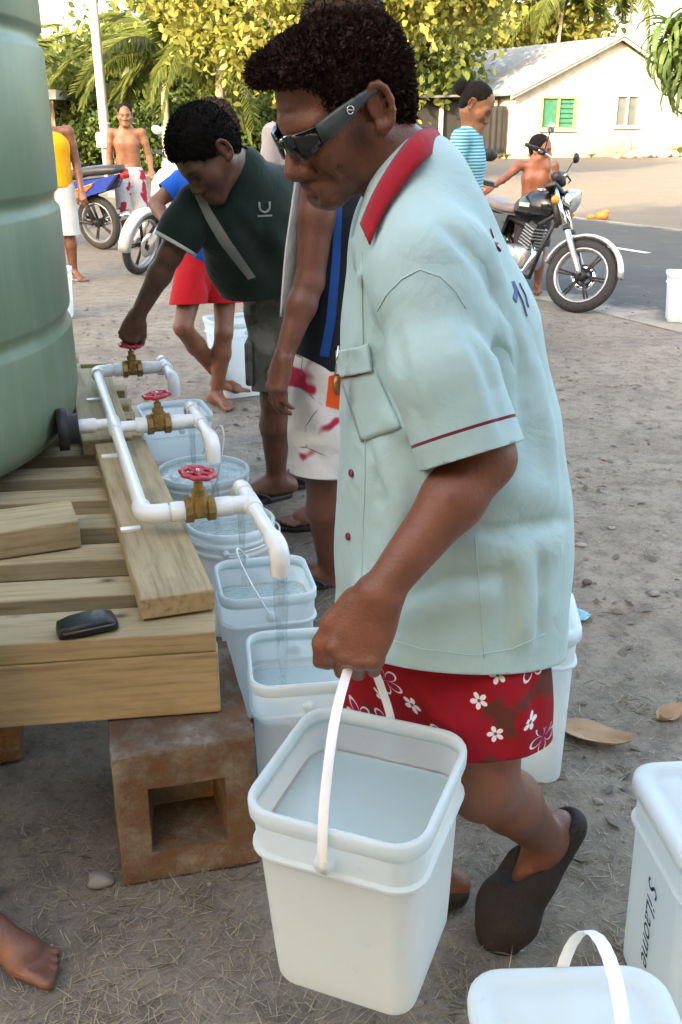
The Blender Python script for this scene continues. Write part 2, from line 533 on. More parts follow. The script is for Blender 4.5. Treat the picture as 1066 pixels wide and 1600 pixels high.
def hand_sdf(f, w, d, nrm, side, sc=1., curl=.5, spread=.12, curls=None, thumb=(.55, .5), width=1.):
    """w wrist, d toward the fingers, nrm out of the back of the hand; side=+1 when the thumb lies along nrm x d"""
    w = np.array(w, float); d = npn(d); nrm = np.array(nrm, float); nrm = npn(nrm - d * (nrm @ d)); t = np.cross(nrm, d) * side
    P = lambda a, b, e: w + (d * a + t * b * width + nrm * e) * sc
    for b, e in ((.026, .084), (.009, .09), (-.009, .088), (-.026, .08)):
        f.cone(P(.0, b * .55, 0), P(e, b, 0), .0175 * sc, .0125 * sc, .012 * sc)
    f.ell(P(.045, 0, -.004), np.array([.05, .036 * width, .017]) * sc, np.stack([d, t, nrm], 1), .012 * sc)
    L = ((.04, .025, .02), (.045, .029, .021), (.042, .027, .021), (.033, .021, .018))
    base = ((.026, .086), (.009, .092), (-.009, .089), (-.026, .081))
    tips = []
    for i in range(4):
        cu = (curls[i] if curls else curl); b, e = base[i]
        p = P(e, b, .0); a = 0; pts = [p]; sp = (b / .026) * spread
        for j in range(3):
            a += cu * (1.25, 1.5, 1.0)[j]
            dirn = d * math.cos(a) - nrm * math.sin(a) + t * sp * math.cos(a)
            p = p + npn(dirn) * L[i][j] * sc; pts.append(p)
        r = (.0098, .0092, .0084, .0072)
        f.chain(pts, [q * sc * (1 if i < 3 else .9) for q in r], .004 * sc); tips.append(pts)
    for b, e in base: f.ell(P(e - .002, b, .008), np.array([.011, .0095, .0085]) * sc, None, .006 * sc)
    th = [P(.02, .028, -.004)]
    a = thumb[0]; ben = thumb[1]; p = th[0]; ang = a
    for j, l in enumerate((.042, .033, .027)):
        dirn = d * math.cos(ang) + t * math.sin(ang) - nrm * ben * (.4 + .35 * j)
        p = p + npn(dirn) * l * sc; th.append(p); ang -= .28
    f.chain(th, [.016 * sc, .0125 * sc, .0112 * sc, .0088 * sc], .009 * sc); tips.append(th)
    return tips

def limb(f, a, b, ra, rb, belly=0., at=.3, k=.02, off=None):
    a = np.array(a); b = np.array(b)
    m = a + (b - a) * at; rm = ra + (rb - ra) * at + belly
    if off is not None: m = m + np.array(off)
    f.cone(a, m, ra, rm, k); f.cone(m, b, rm, rb, k)

def foot_sdf(f, ankle, heel, ball, toe, up=(0, 0, 1), sc=1., left=None, toes=True, k=.02):
    ankle, heel, ball, toe = [np.array(q, float) for q in (ankle, heel, ball, toe)]
    d = npn(toe - heel); u = npn(np.array(up) - d * (np.array(up) @ d)); l = np.cross(u, d)
    f.cone(ankle, heel + u * .03 * sc, .036 * sc, .031 * sc, k)
    f.cone(heel + u * .026 * sc, ball + u * .02 * sc, .03 * sc, .027 * sc, k)
    f.cone(ankle + d * .01, ball + u * .024 * sc, .034 * sc, .026 * sc, k)
    f.cone(ball + u * .018 * sc + l * .02 * sc, ball + u * .018 * sc - l * .022 * sc, .019 * sc, .019 * sc, k)
    if toes:
        sd = left if left is not None else 1
        for i in range(5):
            o = (.03 - i * .0155) * sd; ln = (1, .98, .88, .76, .62)[i]; r = (.0125, .009, .0085, .008, .0078)[i]
            p0 = ball + l * o * sc * .9 + u * .014 * sc; p1 = ball + (toe - ball) * ln + l * o * sc * 1.08 + u * .011 * sc
            f.cone(p0, p1, r * 1.05 * sc, r * sc, .005 * sc)

# ================================================================== the setting
def ground_mat():
    t = NT('dry_sand'); co = t.coord()
    n1 = t.noise(co, 1.1, 6, .6); n2 = t.noise(co, 11., 7, .7); n3 = t.noise(co, 60., 5, .75); n4 = t.noise(co, 330., 3, .7)
    base = t.ramp(n1, [(.3, (.255, .21, .16)), (.52, (.34, .288, .225)), (.72, (.415, .36, .29))])
    base = t.mix(t.ramp(n2, [(.46, 0), (.64, .8)]), base, (.175, .15, .12))
    base = t.mix(t.ramp(n3, [(.5, 0), (.72, .7)]), base, (.13, .11, .085))
    base = t.mix(t.ramp(n4, [(.55, 0), (.75, .5)]), base, (.48, .43, .36))
    v = t.vor(co, 26.)
    base = t.mix(t.ramp(v, [(.05, .6), (.12, 0)]), base, (.1, .085, .07))
    n5 = t.noise(co, 2.7, 7, .75)
    base = t.mix(t.ramp(n5, [(.52, 0), (.66, .55)]), base, (.16, .14, .115))
    # sand colour darkened towards the road to offset the sunlight there
    sx = t.n('ShaderNodeSeparateXYZ'); t.l(co, sx.inputs[0])
    far = t.ramp(t.math('MULTIPLY', sx.outputs[1], .02), [(.12, 0), (.3, 1)])
    base = t.mix(t.math('MULTIPLY', far, .8), base, (.165, .145, .118))
    nb = t.bump(n2, .35, .014); nb = t.bump(n3, .9, .012, nb); nb = t.bump(n4, .5, .003, nb)
    mp = t.n('ShaderNodeMapping', vector_type='TEXTURE'); mp.inputs['Location'].default_value = (-.22, 2.75, 0); mp.inputs['Rotation'].default_value = (0, 0, R(17.5)); mp.inputs['Scale'].default_value = (.42, 1.25, 1); t.l(co, mp.inputs[0])
    ln = t.n('ShaderNodeVectorMath', operation='LENGTH'); t.l(mp.outputs[0], ln.inputs[0])
    wet = t.ramp(t.math('ADD', ln.outputs['Value'], t.math('MULTIPLY', t.math('SUBTRACT', n5, .5), 1.6)), [(.75, 1), (1.05, 0)])
    base = t.mix(t.math('MULTIPLY', wet, .72), base, (.085, .07, .055))
    t.set(base=base, rough=t.ramp(wet, [(0, .95), (1, .35)]), spec=.25, normal=nb)
    return t.m
def asphalt_mat():
    t = NT('worn_asphalt'); co = t.coord()
    n1 = t.noise(co, .5, 5, .6); n2 = t.noise(co, 120., 4, .7); n3 = t.noise(co, 4., 6, .6)
    base = t.ramp(n1, [(.3, (.062, .066, .066)), (.7, (.09, .092, .09))])
    base = t.mix(t.ramp(n3, [(.56, 0), (.8, .6)]), base, (.17, .16, .14))
    base = t.mix(t.ramp(n2, [(.45, 0), (.7, .5)]), base, (.06, .06, .062))
    at = t.n('ShaderNodeAttribute', attribute_name='edge')
    e = t.math('ADD', at.outputs['Fac'], t.math('MULTIPLY', t.math('SUBTRACT', t.noise(co, 2.4, 6, .7), .5), .9))
    base = t.mix(t.ramp(e, [(.12, 1), (.38, 0)]), base, (.33, .295, .25))
    t.set(base=base, rough=.9, spec=.25, normal=t.bump(n2, .5, .004))
    return t.m
M_GROUND, M_ASPH = ground_mat(), asphalt_mat()
def axis(lo, hi, flo, fhi, fine, grow):
    a = [flo]
    while a[-1] < fhi: a.append(a[-1] + fine)
    st = fine
    while a[-1] < hi: st *= grow; a.append(a[-1] + st)
    b = [flo]; st = fine
    while b[-1] > lo: st *= grow; b.append(b[-1] - st)
    return np.array(b[:0:-1] + a)
gx = axis(-300, 300, -1.6, 2.2, .022, 1.06); gy = axis(-120, 600, .7, 4.5, .022, 1.05)
GX, GY = np.meshgrid(gx, gy, indexing='ij')
_fr = np.random.default_rng(77)
_fp = [(_fr.uniform(-1.2, 2.4), 1.6 + 4.2 * _fr.random(), _fr.uniform(0, 6.28), _fr.uniform(.7, 1.1)) for _ in range(70)]
def FOOT(x, y):
    h = np.zeros_like(x)
    for fx_, fy_, a_, s_ in _fp:
        m_ = (np.abs(x - fx_) < .22) & (np.abs(y - fy_) < .22)
        if not np.any(m_): continue
        dx, dy = x[m_] - fx_, y[m_] - fy_; u_ = (dx * math.cos(a_) + dy * math.sin(a_)) / (.11 * s_); v_ = (-dx * math.sin(a_) + dy * math.cos(a_)) / (.045 * s_); q_ = u_ ** 4 + v_ ** 2
        h[m_] += -.011 * np.exp(-q_) + .005 * np.exp(-((q_ - 1.6) / .7) ** 2)
    return h
def ground_h(x, y):
    x = np.atleast_1d(np.asarray(x, float)); y = np.atleast_1d(np.asarray(y, float))
    p = np.stack([x, y, x * 0], -1)
    h = .006 * wob(p, 3.1, 1) + .005 * wob(p, 8., 4) + .0045 * wob(p, 21., 9) + .003 * wob(p, 55., 3)
    h = h + FOOT(x, y)
    fade = np.clip((6.2 - y) / 2.5, 0, 1) * np.clip((8 - np.abs(x)) / 3, 0, 1)
    return h * fade - .004
GZ = ground_h(GX, GY)
_nx, _ny = GX.shape
_i = np.arange(_nx * _ny).reshape(_nx, _ny)
gf = np.stack([_i[:-1, :-1], _i[1:, :-1], _i[1:, 1:], _i[:-1, 1:]], -1).reshape(-1, 4)
ground = npmesh('ground', np.stack([GX, GY, GZ], -1).reshape(-1, 3), gf, M_GROUND)
tag(ground, 'grey-brown dry sandy ground with bits of straw', kind='structure')

# the road runs away to the left
RD = V(-.453, .891, 0); RN = V(.891, .453, 0); RC = V(3.7, 12.0, 0)
def road_pt(a, w, z=-.0002): return RC + RD * a + RN * w + V(0, 0, z)
mb = MB(); prev = None; NS = 160
for i in range(NS + 1):
    a = -30 + i * 1.25
    we = -3.15 + .16 * math.sin(a * .9) + .10 * math.sin(a * 2.3 + 1); wf = 2.55 + .12 * math.sin(a * .7 + 2)
    mb.v += [tuple(road_pt(a, we + (wf - we) * k / 6)) for k in range(7)]
    if i:
        for k in range(6):
            o = (i - 1) * 7 + k; mb.f.append((o, o + 1, o + 8, o + 7)); mb.mi.append(0)
road = mb.build('road', M_ASPH, smooth=False)
_a = road.data.attributes.new('edge', 'FLOAT', 'POINT'); _a.data.foreach_set('value', [(0., .75, 1., 1., 1., 1., .1)[k % 7] for k in range(len(road.data.vertices))]); tag(road, 'grey asphalt road running off to the left', kind='structure')
M_LINE = plain('worn_road_paint', (.72, .70, .66), .8, var=.25, vscale=30)
mb = MB()
for i in range(-3, 9):
    a0 = .0 + i * 4.1 - .05; mb2 = MB()
    mb2.add([road_pt(a0, -.055, .0038), road_pt(a0, .055, .0038), road_pt(a0 + 1.0, .055, .0038), road_pt(a0 + 1.0, -.055, .0038)], [(0, 1, 2, 3)])
    mb2.build('lane_marking', M_LINE, road, smooth=False)

# ------------------------------------------------------------------ house across the road
M_PLASTER = NT('cream_plaster'); _t = M_PLASTER; _co = _t.coord()
_b = _t.ramp(_t.noise(_co, 1.5, 6, .65), [(.3, (.30, .272, .228)), (.6, (.40, .368, .312))])
_b = _t.mix(_t.ramp(_t.noise(_co, 5., 6, .7), [(.5, 0), (.72, .6)]), _b, (.22, .19, .15))
_t.set(base=_b, rough=.9, normal=_t.bump(_t.noise(_co, 30., 4), .3, .01)); M_PLASTER = _t.m
M_TIN = plain('weathered_roof_iron', (.115, .142, .168), .55, .0, var=.22, vscale=2.2)
M_TINRUST = plain('rusty_roof_iron', (.13, .125, .12), .6, .0, var=.35, vscale=3.)
M_RAKE = plain('old_fascia_timber', (.45, .37, .30), .8, var=.3, vscale=6)
M_DARKWALL = plain('black_weathered_cladding', (.018, .017, .016), .85, var=.35, vscale=4, bump=.4)
M_GLASSDK = plain('dim_window_glass', (.10, .115, .11), .15, var=.3, vscale=2)
M_GREEN = plain('green_curtain', (.025, .125, .075), .7, var=.25, vscale=5)
M_FRAMEY = plain('yellow_window_frame', (.42, .33, .11), .6)
M_FRAMEW = plain('white_window_frame', (.46, .44, .40), .6)
M_TRUNK = plain('grey_bark', (.22, .185, .15), .9, var=.35, vscale=9, bump=.6, bscale=30)
M_WOODDK = plain('dark_old_timber', (.13, .10, .075), .85, var=.3, vscale=8)

HO = V(7.73, 46.2, 0); HX = V(.891, .453, 0); HY = V(-.453, .891, 0)
def hp(a, b, z): return HO + HX * a + HY * b + V(0, 0, z)
HROT = Matrix((HX, HY, V(0, 0, 1))).transposed()
house = thing('house', 'cream plastered house with low iron gable roof across the road', 'house', HO)
HW, HL, EH, PH = 10.9, 11.0, 2.75, 5.05
mb = MB()
# gable wall with two window openings, built as strips so that the openings are real
wins = [(1.42, 3.4, .95 + .28, 2.42 + .18, M_FRAMEY, M_GREEN), (5.75, 7.2, 1.33, 2.72, M_FRAMEW, M_GLASSDK)]
def roof_z(a): return EH + (PH - EH) * (1 - abs(a - HW / 2) / (HW / 2))
def wall_strip(a0, a1, z0, z1, b0=0, b1=.2):
    zt0 = z1 if z1 is not None else roof_z(a0); zt1 = z1 if z1 is not None else roof_z(a1)
    mb.add([hp(a0, b0, z0), hp(a1, b0, z0), hp(a1, b1, z0), hp(a0, b1, z0), hp(a0, b0, zt0), hp(a1, b0, zt1), hp(a1, b1, zt1), hp(a0, b1, zt0)],
           [(0, 1, 5, 4), (1, 2, 6, 5), (2, 3, 7, 6), (3, 0, 4, 7), (4, 5, 6, 7), (0, 3, 2, 1)])
cuts = [0, wins[0][0], wins[0][1], wins[1][0], HW / 2 + 1.6, wins[1][1], HW]
cuts = sorted(set([0, wins[0][0], wins[0][1], wins[1][0], HW / 2, wins[1][1], HW]))
for a0, a1 in zip(cuts[:-1], cuts[1:]):
    w = [q for q in wins if q[0] <= a0 + 1e-6 and a1 <= q[1] + 1e-6]
    if w: wall_strip(a0, a1, 0, w[0][2]); wall_strip(a0, a1, w[0][3], None)
    else: wall_strip(a0, a1, 0, None)
# side and back walls
for a0, a1, b0, b1 in ((.0, .2, .2, HL), (HW - .2, HW, .2, HL), (.2, HW - .2, HL - .2, HL)):
    mb.box(hp((a0 + a1) / 2, (b0 + b1) / 2, EH / 2), (a1 - a0, b1 - b0, EH), HROT)
mb.build('wall', M_PLASTER, house, smooth=False)
for a0, a1, z0, z1, mf, mp in wins:
    m = MB(); fw = .07
    for ca, cz, sa, sz in (((a0 + a1) / 2, z0 + fw / 2, a1 - a0, fw), ((a0 + a1) / 2, z1 - fw / 2, a1 - a0, fw), (a0 + fw / 2, (z0 + z1) / 2, fw, z1 - z0 - 2 * fw), (a1 - fw / 2, (z0 + z1) / 2, fw, z1 - z0 - 2 * fw), ((a0 + a1) / 2, (z0 + z1) / 2, fw * .8, z1 - z0 - 2 * fw)):
        m.box(hp(ca, -.01, cz), (sa, .12, sz), HROT)
    wf = m.build('window', mf, house, smooth=False)
    for k in range(2):
        am = (a0 + a1) / 2; lo, hi = ((a0 + fw, am - fw * .4), (am + fw * .4, a1 - fw))[k]
        if mp is M_GREEN and k == 1:
            for q in range(6):
                zz = z0 + fw + (z1 - z0 - 2 * fw) * (q + .5) / 6
                m2 = MB().box(hp((lo + hi) / 2, .05, zz), (hi - lo - .01, .02, (z1 - z0 - 2 * fw) / 6 * 1.05), HROT @ Matrix.Rotation(R(-18), 3, 'X'))
                m2.build('louvre', M_GREEN, wf, smooth=False)
        else:
            m2 = MB().box(hp((lo + hi) / 2, .06, (z0 + z1) / 2), (hi - lo - .004, .02, z1 - z0 - 2 * fw - .004), HROT); m2.build('pane', mp, wf, smooth=False)
    m3 = MB().box(hp((a0 + a1) / 2, -.06, z0 - .05), (a1 - a0 + .2, .16, .08), HROT); m3.build('sill', M_FRAMEW, wf, smooth=False)
# roof: separate corrugated sheets
OV = .55
def sheet(side, b0, b1, mat):
    n = 14; vs = []; fs = []
    for i in range(n * 2 + 1):
        b = b0 + (b1 - b0) * i / (n * 2); dz = .018 * (1 if i % 2 else -1)
        for e in (0, 1):
            a = (-OV if e == 0 else HW / 2) if side == 0 else (HW + OV if e == 0 else HW / 2)
            z = roof_z(HW / 2) if e else EH - (PH - EH) * OV / (HW / 2)
            vs += [hp(a, b, z + .1 + dz), hp(a, b, z + .094 + dz)]
    for i in range(n * 2):
        o = i * 4
        fs += [(o, o + 2, o + 6, o + 4), (o + 1, o + 5, o + 7, o + 3), (o, o + 4, o + 5, o + 1), (o + 2, o + 3, o + 7, o + 6)]
    return vs, fs
rf_mb = MB()
for a0, a1 in ((-OV, HW / 2), (HW / 2, HW + OV)):
    z0, z1 = (EH - (PH - EH) * OV / (HW / 2), PH) if a0 < 0 else (PH, EH - (PH - EH) * OV / (HW / 2))
    for b in (-.42, HL * .5, HL + .3):
        rf_mb.add([hp(a0, b, z0 - .06), hp(a1, b, z1 - .06), hp(a1, b + .06, z1 - .06), hp(a0, b + .06, z0 - .06), hp(a0, b, z0 + .075), hp(a1, b, z1 + .075), hp(a1, b + .06, z1 + .075), hp(a0, b + .06, z0 + .075)],
                  [(0, 1, 5, 4), (1, 2, 6, 5), (2, 3, 7, 6), (3, 0, 4, 7), (4, 5, 6, 7), (0, 3, 2, 1)])
roof = rf_mb.build('roof', M_RAKE, house, smooth=False)
for side in (0, 1):
    b = -.5
    k = 0
    while b < HL + .4:
        vs, fs = sheet(side, b, min(b + .95, HL + .45), None)
        if k % 2: vs = [p + V(0, 0, .007) for p in vs]
        MB().add(vs, fs).build('roof_sheet', M_TINRUST if (k * 7 + side) % 5 == 3 else M_TIN, roof, smooth=False); b += .9; k += 1
# lean-to on the left side: dark cladding panels, posts and a low roof edge
leanto = thing('lean_to', 'low lean-to with black cladding against the left of the cream house', 'shed', hp(-4, .5, 0))
for i in range(6):
    a0 = -6.0 + i * .93
    MB().box(hp(a0 + .45, 1.2 + .03 * (i % 2), 1.18), (.91, .05, 2.3), HROT).build('cladding_panel', M_DARKWALL, leanto, smooth=False)
for a0 in (-6.1, -3.2, -.35):
    MB().box(hp(a0, 1.05, 1.22), (.14, .14, 2.44), HROT).build('post', M_RAKE, leanto, smooth=False)
m = MB()
m.add([hp(-6.9, .5, 2.42), hp(-.15, .5, 2.62), hp(-.15, 6, 2.9), hp(-6.9, 6, 2.7), hp(-6.9, .5, 2.5), hp(-.15, .5, 2.7), hp(-.15, 6, 2.98), hp(-6.9, 6, 2.78)], [(0, 1, 2, 3), (7, 6, 5, 4), (0, 4, 5, 1), (1, 5, 6, 2), (2, 6, 7, 3), (3, 7, 4, 0)])
m.build('roof', M_TINRUST, leanto, smooth=False)
# dark shade cloth hung on a wire beside the house corner
m = MB(); lp = []
for i in range(13):
    a = -1.35 + i * .095
    lp.append([hp(a, .35 + .05 * math.sin(i * 1.9) * (1 if z < 2 else .3), z) for z in np.linspace(.25, 2.2, 9)])
vs = [p for q in lp for p in q]
m.add(vs, [(i * 9 + k, (i + 1) * 9 + k, (i + 1) * 9 + k + 1, i * 9 + k + 1) for i in range(12) for k in range(8)])
o = m.build('hanging_tarpaulin', M_DARKWALL); md = o.modifiers.new('t', 'SOLIDIFY'); md.thickness = .02
tag(o, 'dark tarpaulin hung beside the corner of the cream house', 'tarpaulin')

# distant pale shed behind the yellow shirt
M_WHITEFAR = plain('white_painted_roof', (.75, .72, .66), .7)
shed = thing('roadside_shelter', 'small white-roofed shelter far off beyond the green tank', 'shelter', (-10.3, 34, 0))
MB().box((-10.3, 34, 2.32), (2.6, 2.0, .28)).build('roof', M_WHITEFAR, shed, smooth=False)
for x in (-11.4, -9.2):
    for y in (33.2, 34.8): MB().box((x, y, 1.09), (.12, .12, 2.18)).build('post', M_WOODDK, shed, smooth=False)
MB().box((-10.3, 34.7, .85), (2.1, .1, 1.5)).build('back_wall', M_DARKWALL, shed, smooth=False)

# power pole
M_POLE = plain('galvanised_pole', (.38, .375, .36), .6, .1, var=.2, vscale=3)
pb = atZ(172, 290, 0)
pole = thing('utility_pole', 'tall pale grey utility pole with a meter box by the road', 'pole', pb)
MB().tube([pb, pb + V(-.03, 0, 4), pb + V(-.06, 0, 8)], [.13, .11, .09], 16).build('pole_shaft', M_POLE, pole)
MB().box(pb + V(.1, -.2, 1.08), (.55, .2, .34), bevel=.02).build('meter_box', plain('pale_meter_box', (.62, .64, .64), .5), pole, smooth=False)
for z in (6.5, 7.4): MB().box(pb + V(0, 0, z), (1.6, .1, .1)).build('cross_arm', M_WOODDK, pole, smooth=False)
for z in (1.0, 1.45): MB().lathe([(.135, 0), (.142, .01), (.142, .03), (.135, .04)], 16, pb + V(0, 0, z)).build('band', M_POLE, pole)

# ------------------------------------------------------------------ trees
def leaf_mat(name, c1, c2, trans=.45):
    t = NT(name); g = t.n('ShaderNodeNewGeometry')
    base = t.ramp(g.outputs['Random Per Island'], [(0, c1), (1, c2)])
    t.set(base=base, rough=.5, spec=.35)
    tr = t.n('ShaderNodeBsdfTranslucent'); t.l(t.mix(.5, base, (c2[0] * 1.2, c2[1] * 1.15, c2[2] * .5)), tr.inputs[0])
    mx = t.n('ShaderNodeMixShader'); mx.inputs[0].default_value = trans
    t.l(t.b.outputs[0], mx.inputs[1]); t.l(tr.outputs[0], mx.inputs[2]); t.l(mx.outputs[0], t.out.inputs[0])
    return t.m
M_BREAD = leaf_mat('breadfruit_leaf', (.085, .105, .024), (.32, .31, .085))
M_LEAF = leaf_mat('tree_leaf', (.05, .08, .02), (.15, .18, .045))
M_BUSH = leaf_mat('bush_leaf', (.035, .07, .02), (.085, .125, .03))
M_PALM = leaf_mat('palm_leaf', (.06, .09, .022), (.16, .185, .05))
M_PAND = leaf_mat('pandanus_leaf', (.045, .09, .025), (.11, .16, .045), .3)
M_SHADE = leaf_mat('dense_leaf', (.03, .06, .015), (.07, .10, .02), .15)

def leaf_quads(cen, nrm_bias, size, rg, aspect=.5):
    n = len(cen)
    d = rg.normal(size=(n, 3)); d[:, 2] -= .35; d /= np.linalg.norm(d, axis=1)[:, None]
    u = rg.normal(size=(n, 3)) * .8 + np.array(nrm_bias); u -= d * (u * d).sum(1)[:, None]; u /= np.linalg.norm(u, axis=1)[:, None] + 1e-6
    w = np.cross(d, u); L = size * rg.uniform(.6, 1.25, n)[:, None]; W = L * aspect
    a = cen - d * L * .5; t = cen + d * L * .5 - u * L * .15; l = cen + w * W * .5 + u * L * .06; r = cen - w * W * .5 + u * L * .06
    m_ = cen + d * L * .12 - u * L * .03
    v = np.stack([a, cen - d * L * .2 - w * W * .42 + u * L * .05, m_ - w * W * .5 + u * L * .05, t, m_ + w * W * .5 + u * L * .05, cen - d * L * .2 + w * W * .42 + u * L * .05], 1).reshape(-1, 3); f = np.arange(n * 6).reshape(-1, 6)
    return v, f
def make_crown(name, rad, nclump, nleaf, size, clump_r, seed, mat, parent=None, flat=.75, aspect=.55, low=-.6):
    rg = np.random.default_rng(seed); cc = []
    while len(cc) < nclump:
        p = rg.normal(size=3); p /= np.linalg.norm(p); p *= rg.uniform(.35, 1.0) ** .5
        if p[2] < low: continue
        cc.append(p * np.array(rad) * (1 + .22 * wob(p * 1.0, 3.0, seed)))
    cc = np.array(cc); k = rg.integers(0, nclump, nleaf)
    off = rg.normal(size=(nleaf, 3)) * clump_r * np.array([.55, .55, .55 * flat])
    v, f = leaf_quads(cc[k] + off, (0, 0, .9), size, rg, aspect)
    return npmesh(name, v, f, mat, parent, smooth=False), cc
def tree(name, label, base, h, rad, nclump, nleaf, size, clump_r, seed, mat, cat='tree', group=None, lean=(0, 0), trunk_r=.18, low=-.6, aspect=.55, limbs=9):
    t = thing(name, label, cat, base, group, local=True)
    cr, cc = make_crown('crown', rad, nclump, nleaf, size, clump_r, seed, mat, t, aspect=aspect, low=low)
    cr.location = (lean[0], lean[1], h); cr['kind'] = 'stuff'
    m = MB(); top = V(lean[0] * .8, lean[1] * .8, h - rad[2] * .25)
    m.tube([V(0, 0, -.2), V(lean[0] * .15 + .05, lean[1] * .1, h * .3), V(lean[0] * .5 - .05, lean[1] * .5, h * .62), top], [trunk_r, trunk_r * .8, trunk_r * .65, trunk_r * .3], 10)
    st = V(lean[0] * .45, lean[1] * .45, h * .55); rg = random.Random(seed)
    for i in range(limbs):
        e = V(*cc[rg.randrange(len(cc))]) * .9 + V(lean[0], lean[1], h); md = st.lerp(e, .5) + V(0, 0, -.15 * rad[2])
        m.tube([st + V(0, 0, rg.uniform(-.5, .8)), md, e], [trunk_r * .42, trunk_r * .26, .02], 6)
    m.build('trunk', M_TRUNK, t)
    return t
def copy_thing(root, loc, rz=0., label=None, sc=1.):
    r = root.copy(); COL.objects.link(r); r.location = loc; r.rotation_euler = (0, 0, rz); r.scale = (sc, sc, sc)
    if label: r['label'] = label
    for ch in root.children:
        c = ch.copy(); COL.objects.link(c); c.parent = r
        for g in ch.children:
            d = g.copy(); COL.objects.link(d); d.parent = c
    return r

G_T = 'trees beyond the road'
tree('breadfruit_tree', 'sunlit yellow-green broad-leaved tree directly behind the two bending heads', (.45, 25, 0), 4.9, (3.9, 2.6, 3.1), 190, 19000, .22, .75, 3, M_BREAD, group=G_T, lean=(-.6, 0), trunk_r=.2, low=-.95)
tree('leafy_tree', 'tall leafy tree standing above the blue moped and white pole', (-7.6, 36, 0), 2.3, (3.2, 2.4, 2.2), 130, 12000, .30, .8, 8, M_LEAF, group=G_T, low=-1.)
tree('leafy_tree', 'green tree right of the white pole, behind the shirtless youth', (-3.6, 40, 0), 5.4, (3.8, 2.8, 4.4), 130, 12000, .30, .85, 15, M_LEAF, group=G_T, low=-1.)
tree('leafy_tree', 'pale tree rising behind the ridge of the iron-roofed house', (9.5, 66, 0), 7.6, (7.2, 4, 4.6), 140, 12000, .5, 1.2, 21, M_BREAD, group=G_T, low=-1.)
tree('leafy_tree', 'bushy tree between the main man\'s head and the iron roof', (1.6, 56, 0), 6.6, (3.4, 2.6, 3.0), 130, 11000, .27, .75, 33, M_BREAD, group=G_T, low=-.9)
tree('leafy_tree', 'shadowed tree deep behind the polo shirt man', (1.2, 47, 0), 5.4, (5.5, 3, 4.6), 130, 10000, .42, 1.0, 41, M_LEAF, group=G_T, low=-1.)
tree('leafy_tree', 'darker tree at the far left edge beside the tank', (-13.5, 42, 0), 2.2, (4.2, 3, 2.4), 120, 9000, .36, .9, 47, M_LEAF, group=G_T, low=-1.)
# low bushes closing the view under the crowns
BL = ['dark low bush right beside the shirtless youth', 'dense green bush behind the white pole', 'green bush left of the white pole by the shelter', 'low bush deep behind the dark green polo shirt', 'bush at the foot of the palm trunk', 'bush deep behind the sunglasses man\'s face']
for i, (x, y, hh, rx) in enumerate(((-5.4, 33, 1.1, 2.0), (-7.4, 34, 1.2, 1.7), (-9.6, 37, 1.3, 2.2), (-1.9, 34, 1.4, 2.3), (-3.6, 31.5, .8, 1.5), (-.3, 34, 1.3, 2.0))):
    b = thing('bush', BL[i], 'bush', (x, y, 0), 'bushes along the far verge', local=True)
    cr, cc = make_crown('foliage', (rx, 1.1, hh), 60, 5000, .2, .38, 60 + i, M_BUSH, b, low=-1.); cr.location = (0, 0, hh); cr['kind'] = 'stuff'
    m = MB()
    for q in range(4): m.tube([V(.1 * q - .15, 0, -.05), V(.5 * q - .75, .1, hh * .8)], [.05, .015], 6)
    m.build('stem', M_TRUNK, b)

# palms
def frond_mesh(L, seed, droop=1.0):
    rg = random.Random(seed); m = MB(); pts = []
    for i in range(15):
        t = i / 14; pts.append(V(L * (t - .18 * t * t * droop), 0, L * (.34 * t - .62 * droop * t * t)))
    m.tube(pts, [.035 * (1 - .85 * i / 14) for i in range(15)], 5)
    for i in range(8, 75):
        t = i / 75; q = t * 14; k = int(q); p = pts[k].lerp(pts[min(k + 1, 14)], q - k)
        ll = L * .24 * math.sin(min(1, .18 + t) * math.pi * .92) ** .6 * rg.uniform(.85, 1.1)
        for s in (1, -1):
            d = V(.55, s * .8, -.42 - .5 * rg.random() * droop).normalized(); e = p + d * ll; mid = p + d * ll * .5 + V(0, 0, .06 * ll)
            w = V(.028, 0, 0) * (L / 3)
            m.add([p - w, p + w, mid + w, e, mid - w], [(0, 1, 2, 3, 4)])
    return m
fr_mesh = [frond_mesh(3.3, 1, 1.), frond_mesh(3.3, 2, 1.5), frond_mesh(3.0, 3, .6)]
fr_objs = []
def palm(label, base, h, n, seed, lean=(0, 0), sc=1., tr=.105):
    rg = random.Random(seed)
    t = thing('coconut_palm', label, 'palm', base, 'coconut palms beyond the road', local=True)
    top = V(lean[0], lean[1], h)
    m = MB(); pts = []; rr = []
    for i in range(22):
        u = i / 21; pts.append(V(lean[0] * u * u, lean[1] * u * u, h * u - .1)); rr.append(tr * (1.35 - .5 * u + .9 * max(0, .08 - u)) * (1.06 if i % 2 else 1))
    m.tube(pts, rr, 10); m.build('trunk', M_POLEBARK, t)
    for i in range(n):
        if len(fr_objs) < 3: o = fr_mesh[len(fr_objs)].build('frond', M_PALM, t, smooth=False); fr_objs.append(o)
        else: o = fr_objs[i % 3].copy(); COL.objects.link(o); o.parent = t
        o.location = top; o.rotation_euler = (rg.uniform(-.2, .2), rg.uniform(-1.0, .45), i * 2.4 + rg.uniform(-.3, .3)); o.scale = (sc,) * 3
M_POLEBARK = plain('palm_bark', (.22, .195, .165), .9, var=.3, vscale=12, bump=.5)
palm('slender palm with pale trunk right of the shirtless youth', (-5.1, 30, 0), 3.3, 15, 2, (.1, 0), 1.05)
palm('palm with drooping fronds just left of the main man\'s hair', (-3.2, 27, 0), 3.7, 13, 5, (.2, 0), .95)
palm('palm at the left behind the tank and yellow shirt', (-9.9, 31, 0), 2.6, 13, 9, (-.3, 0), 1.0)
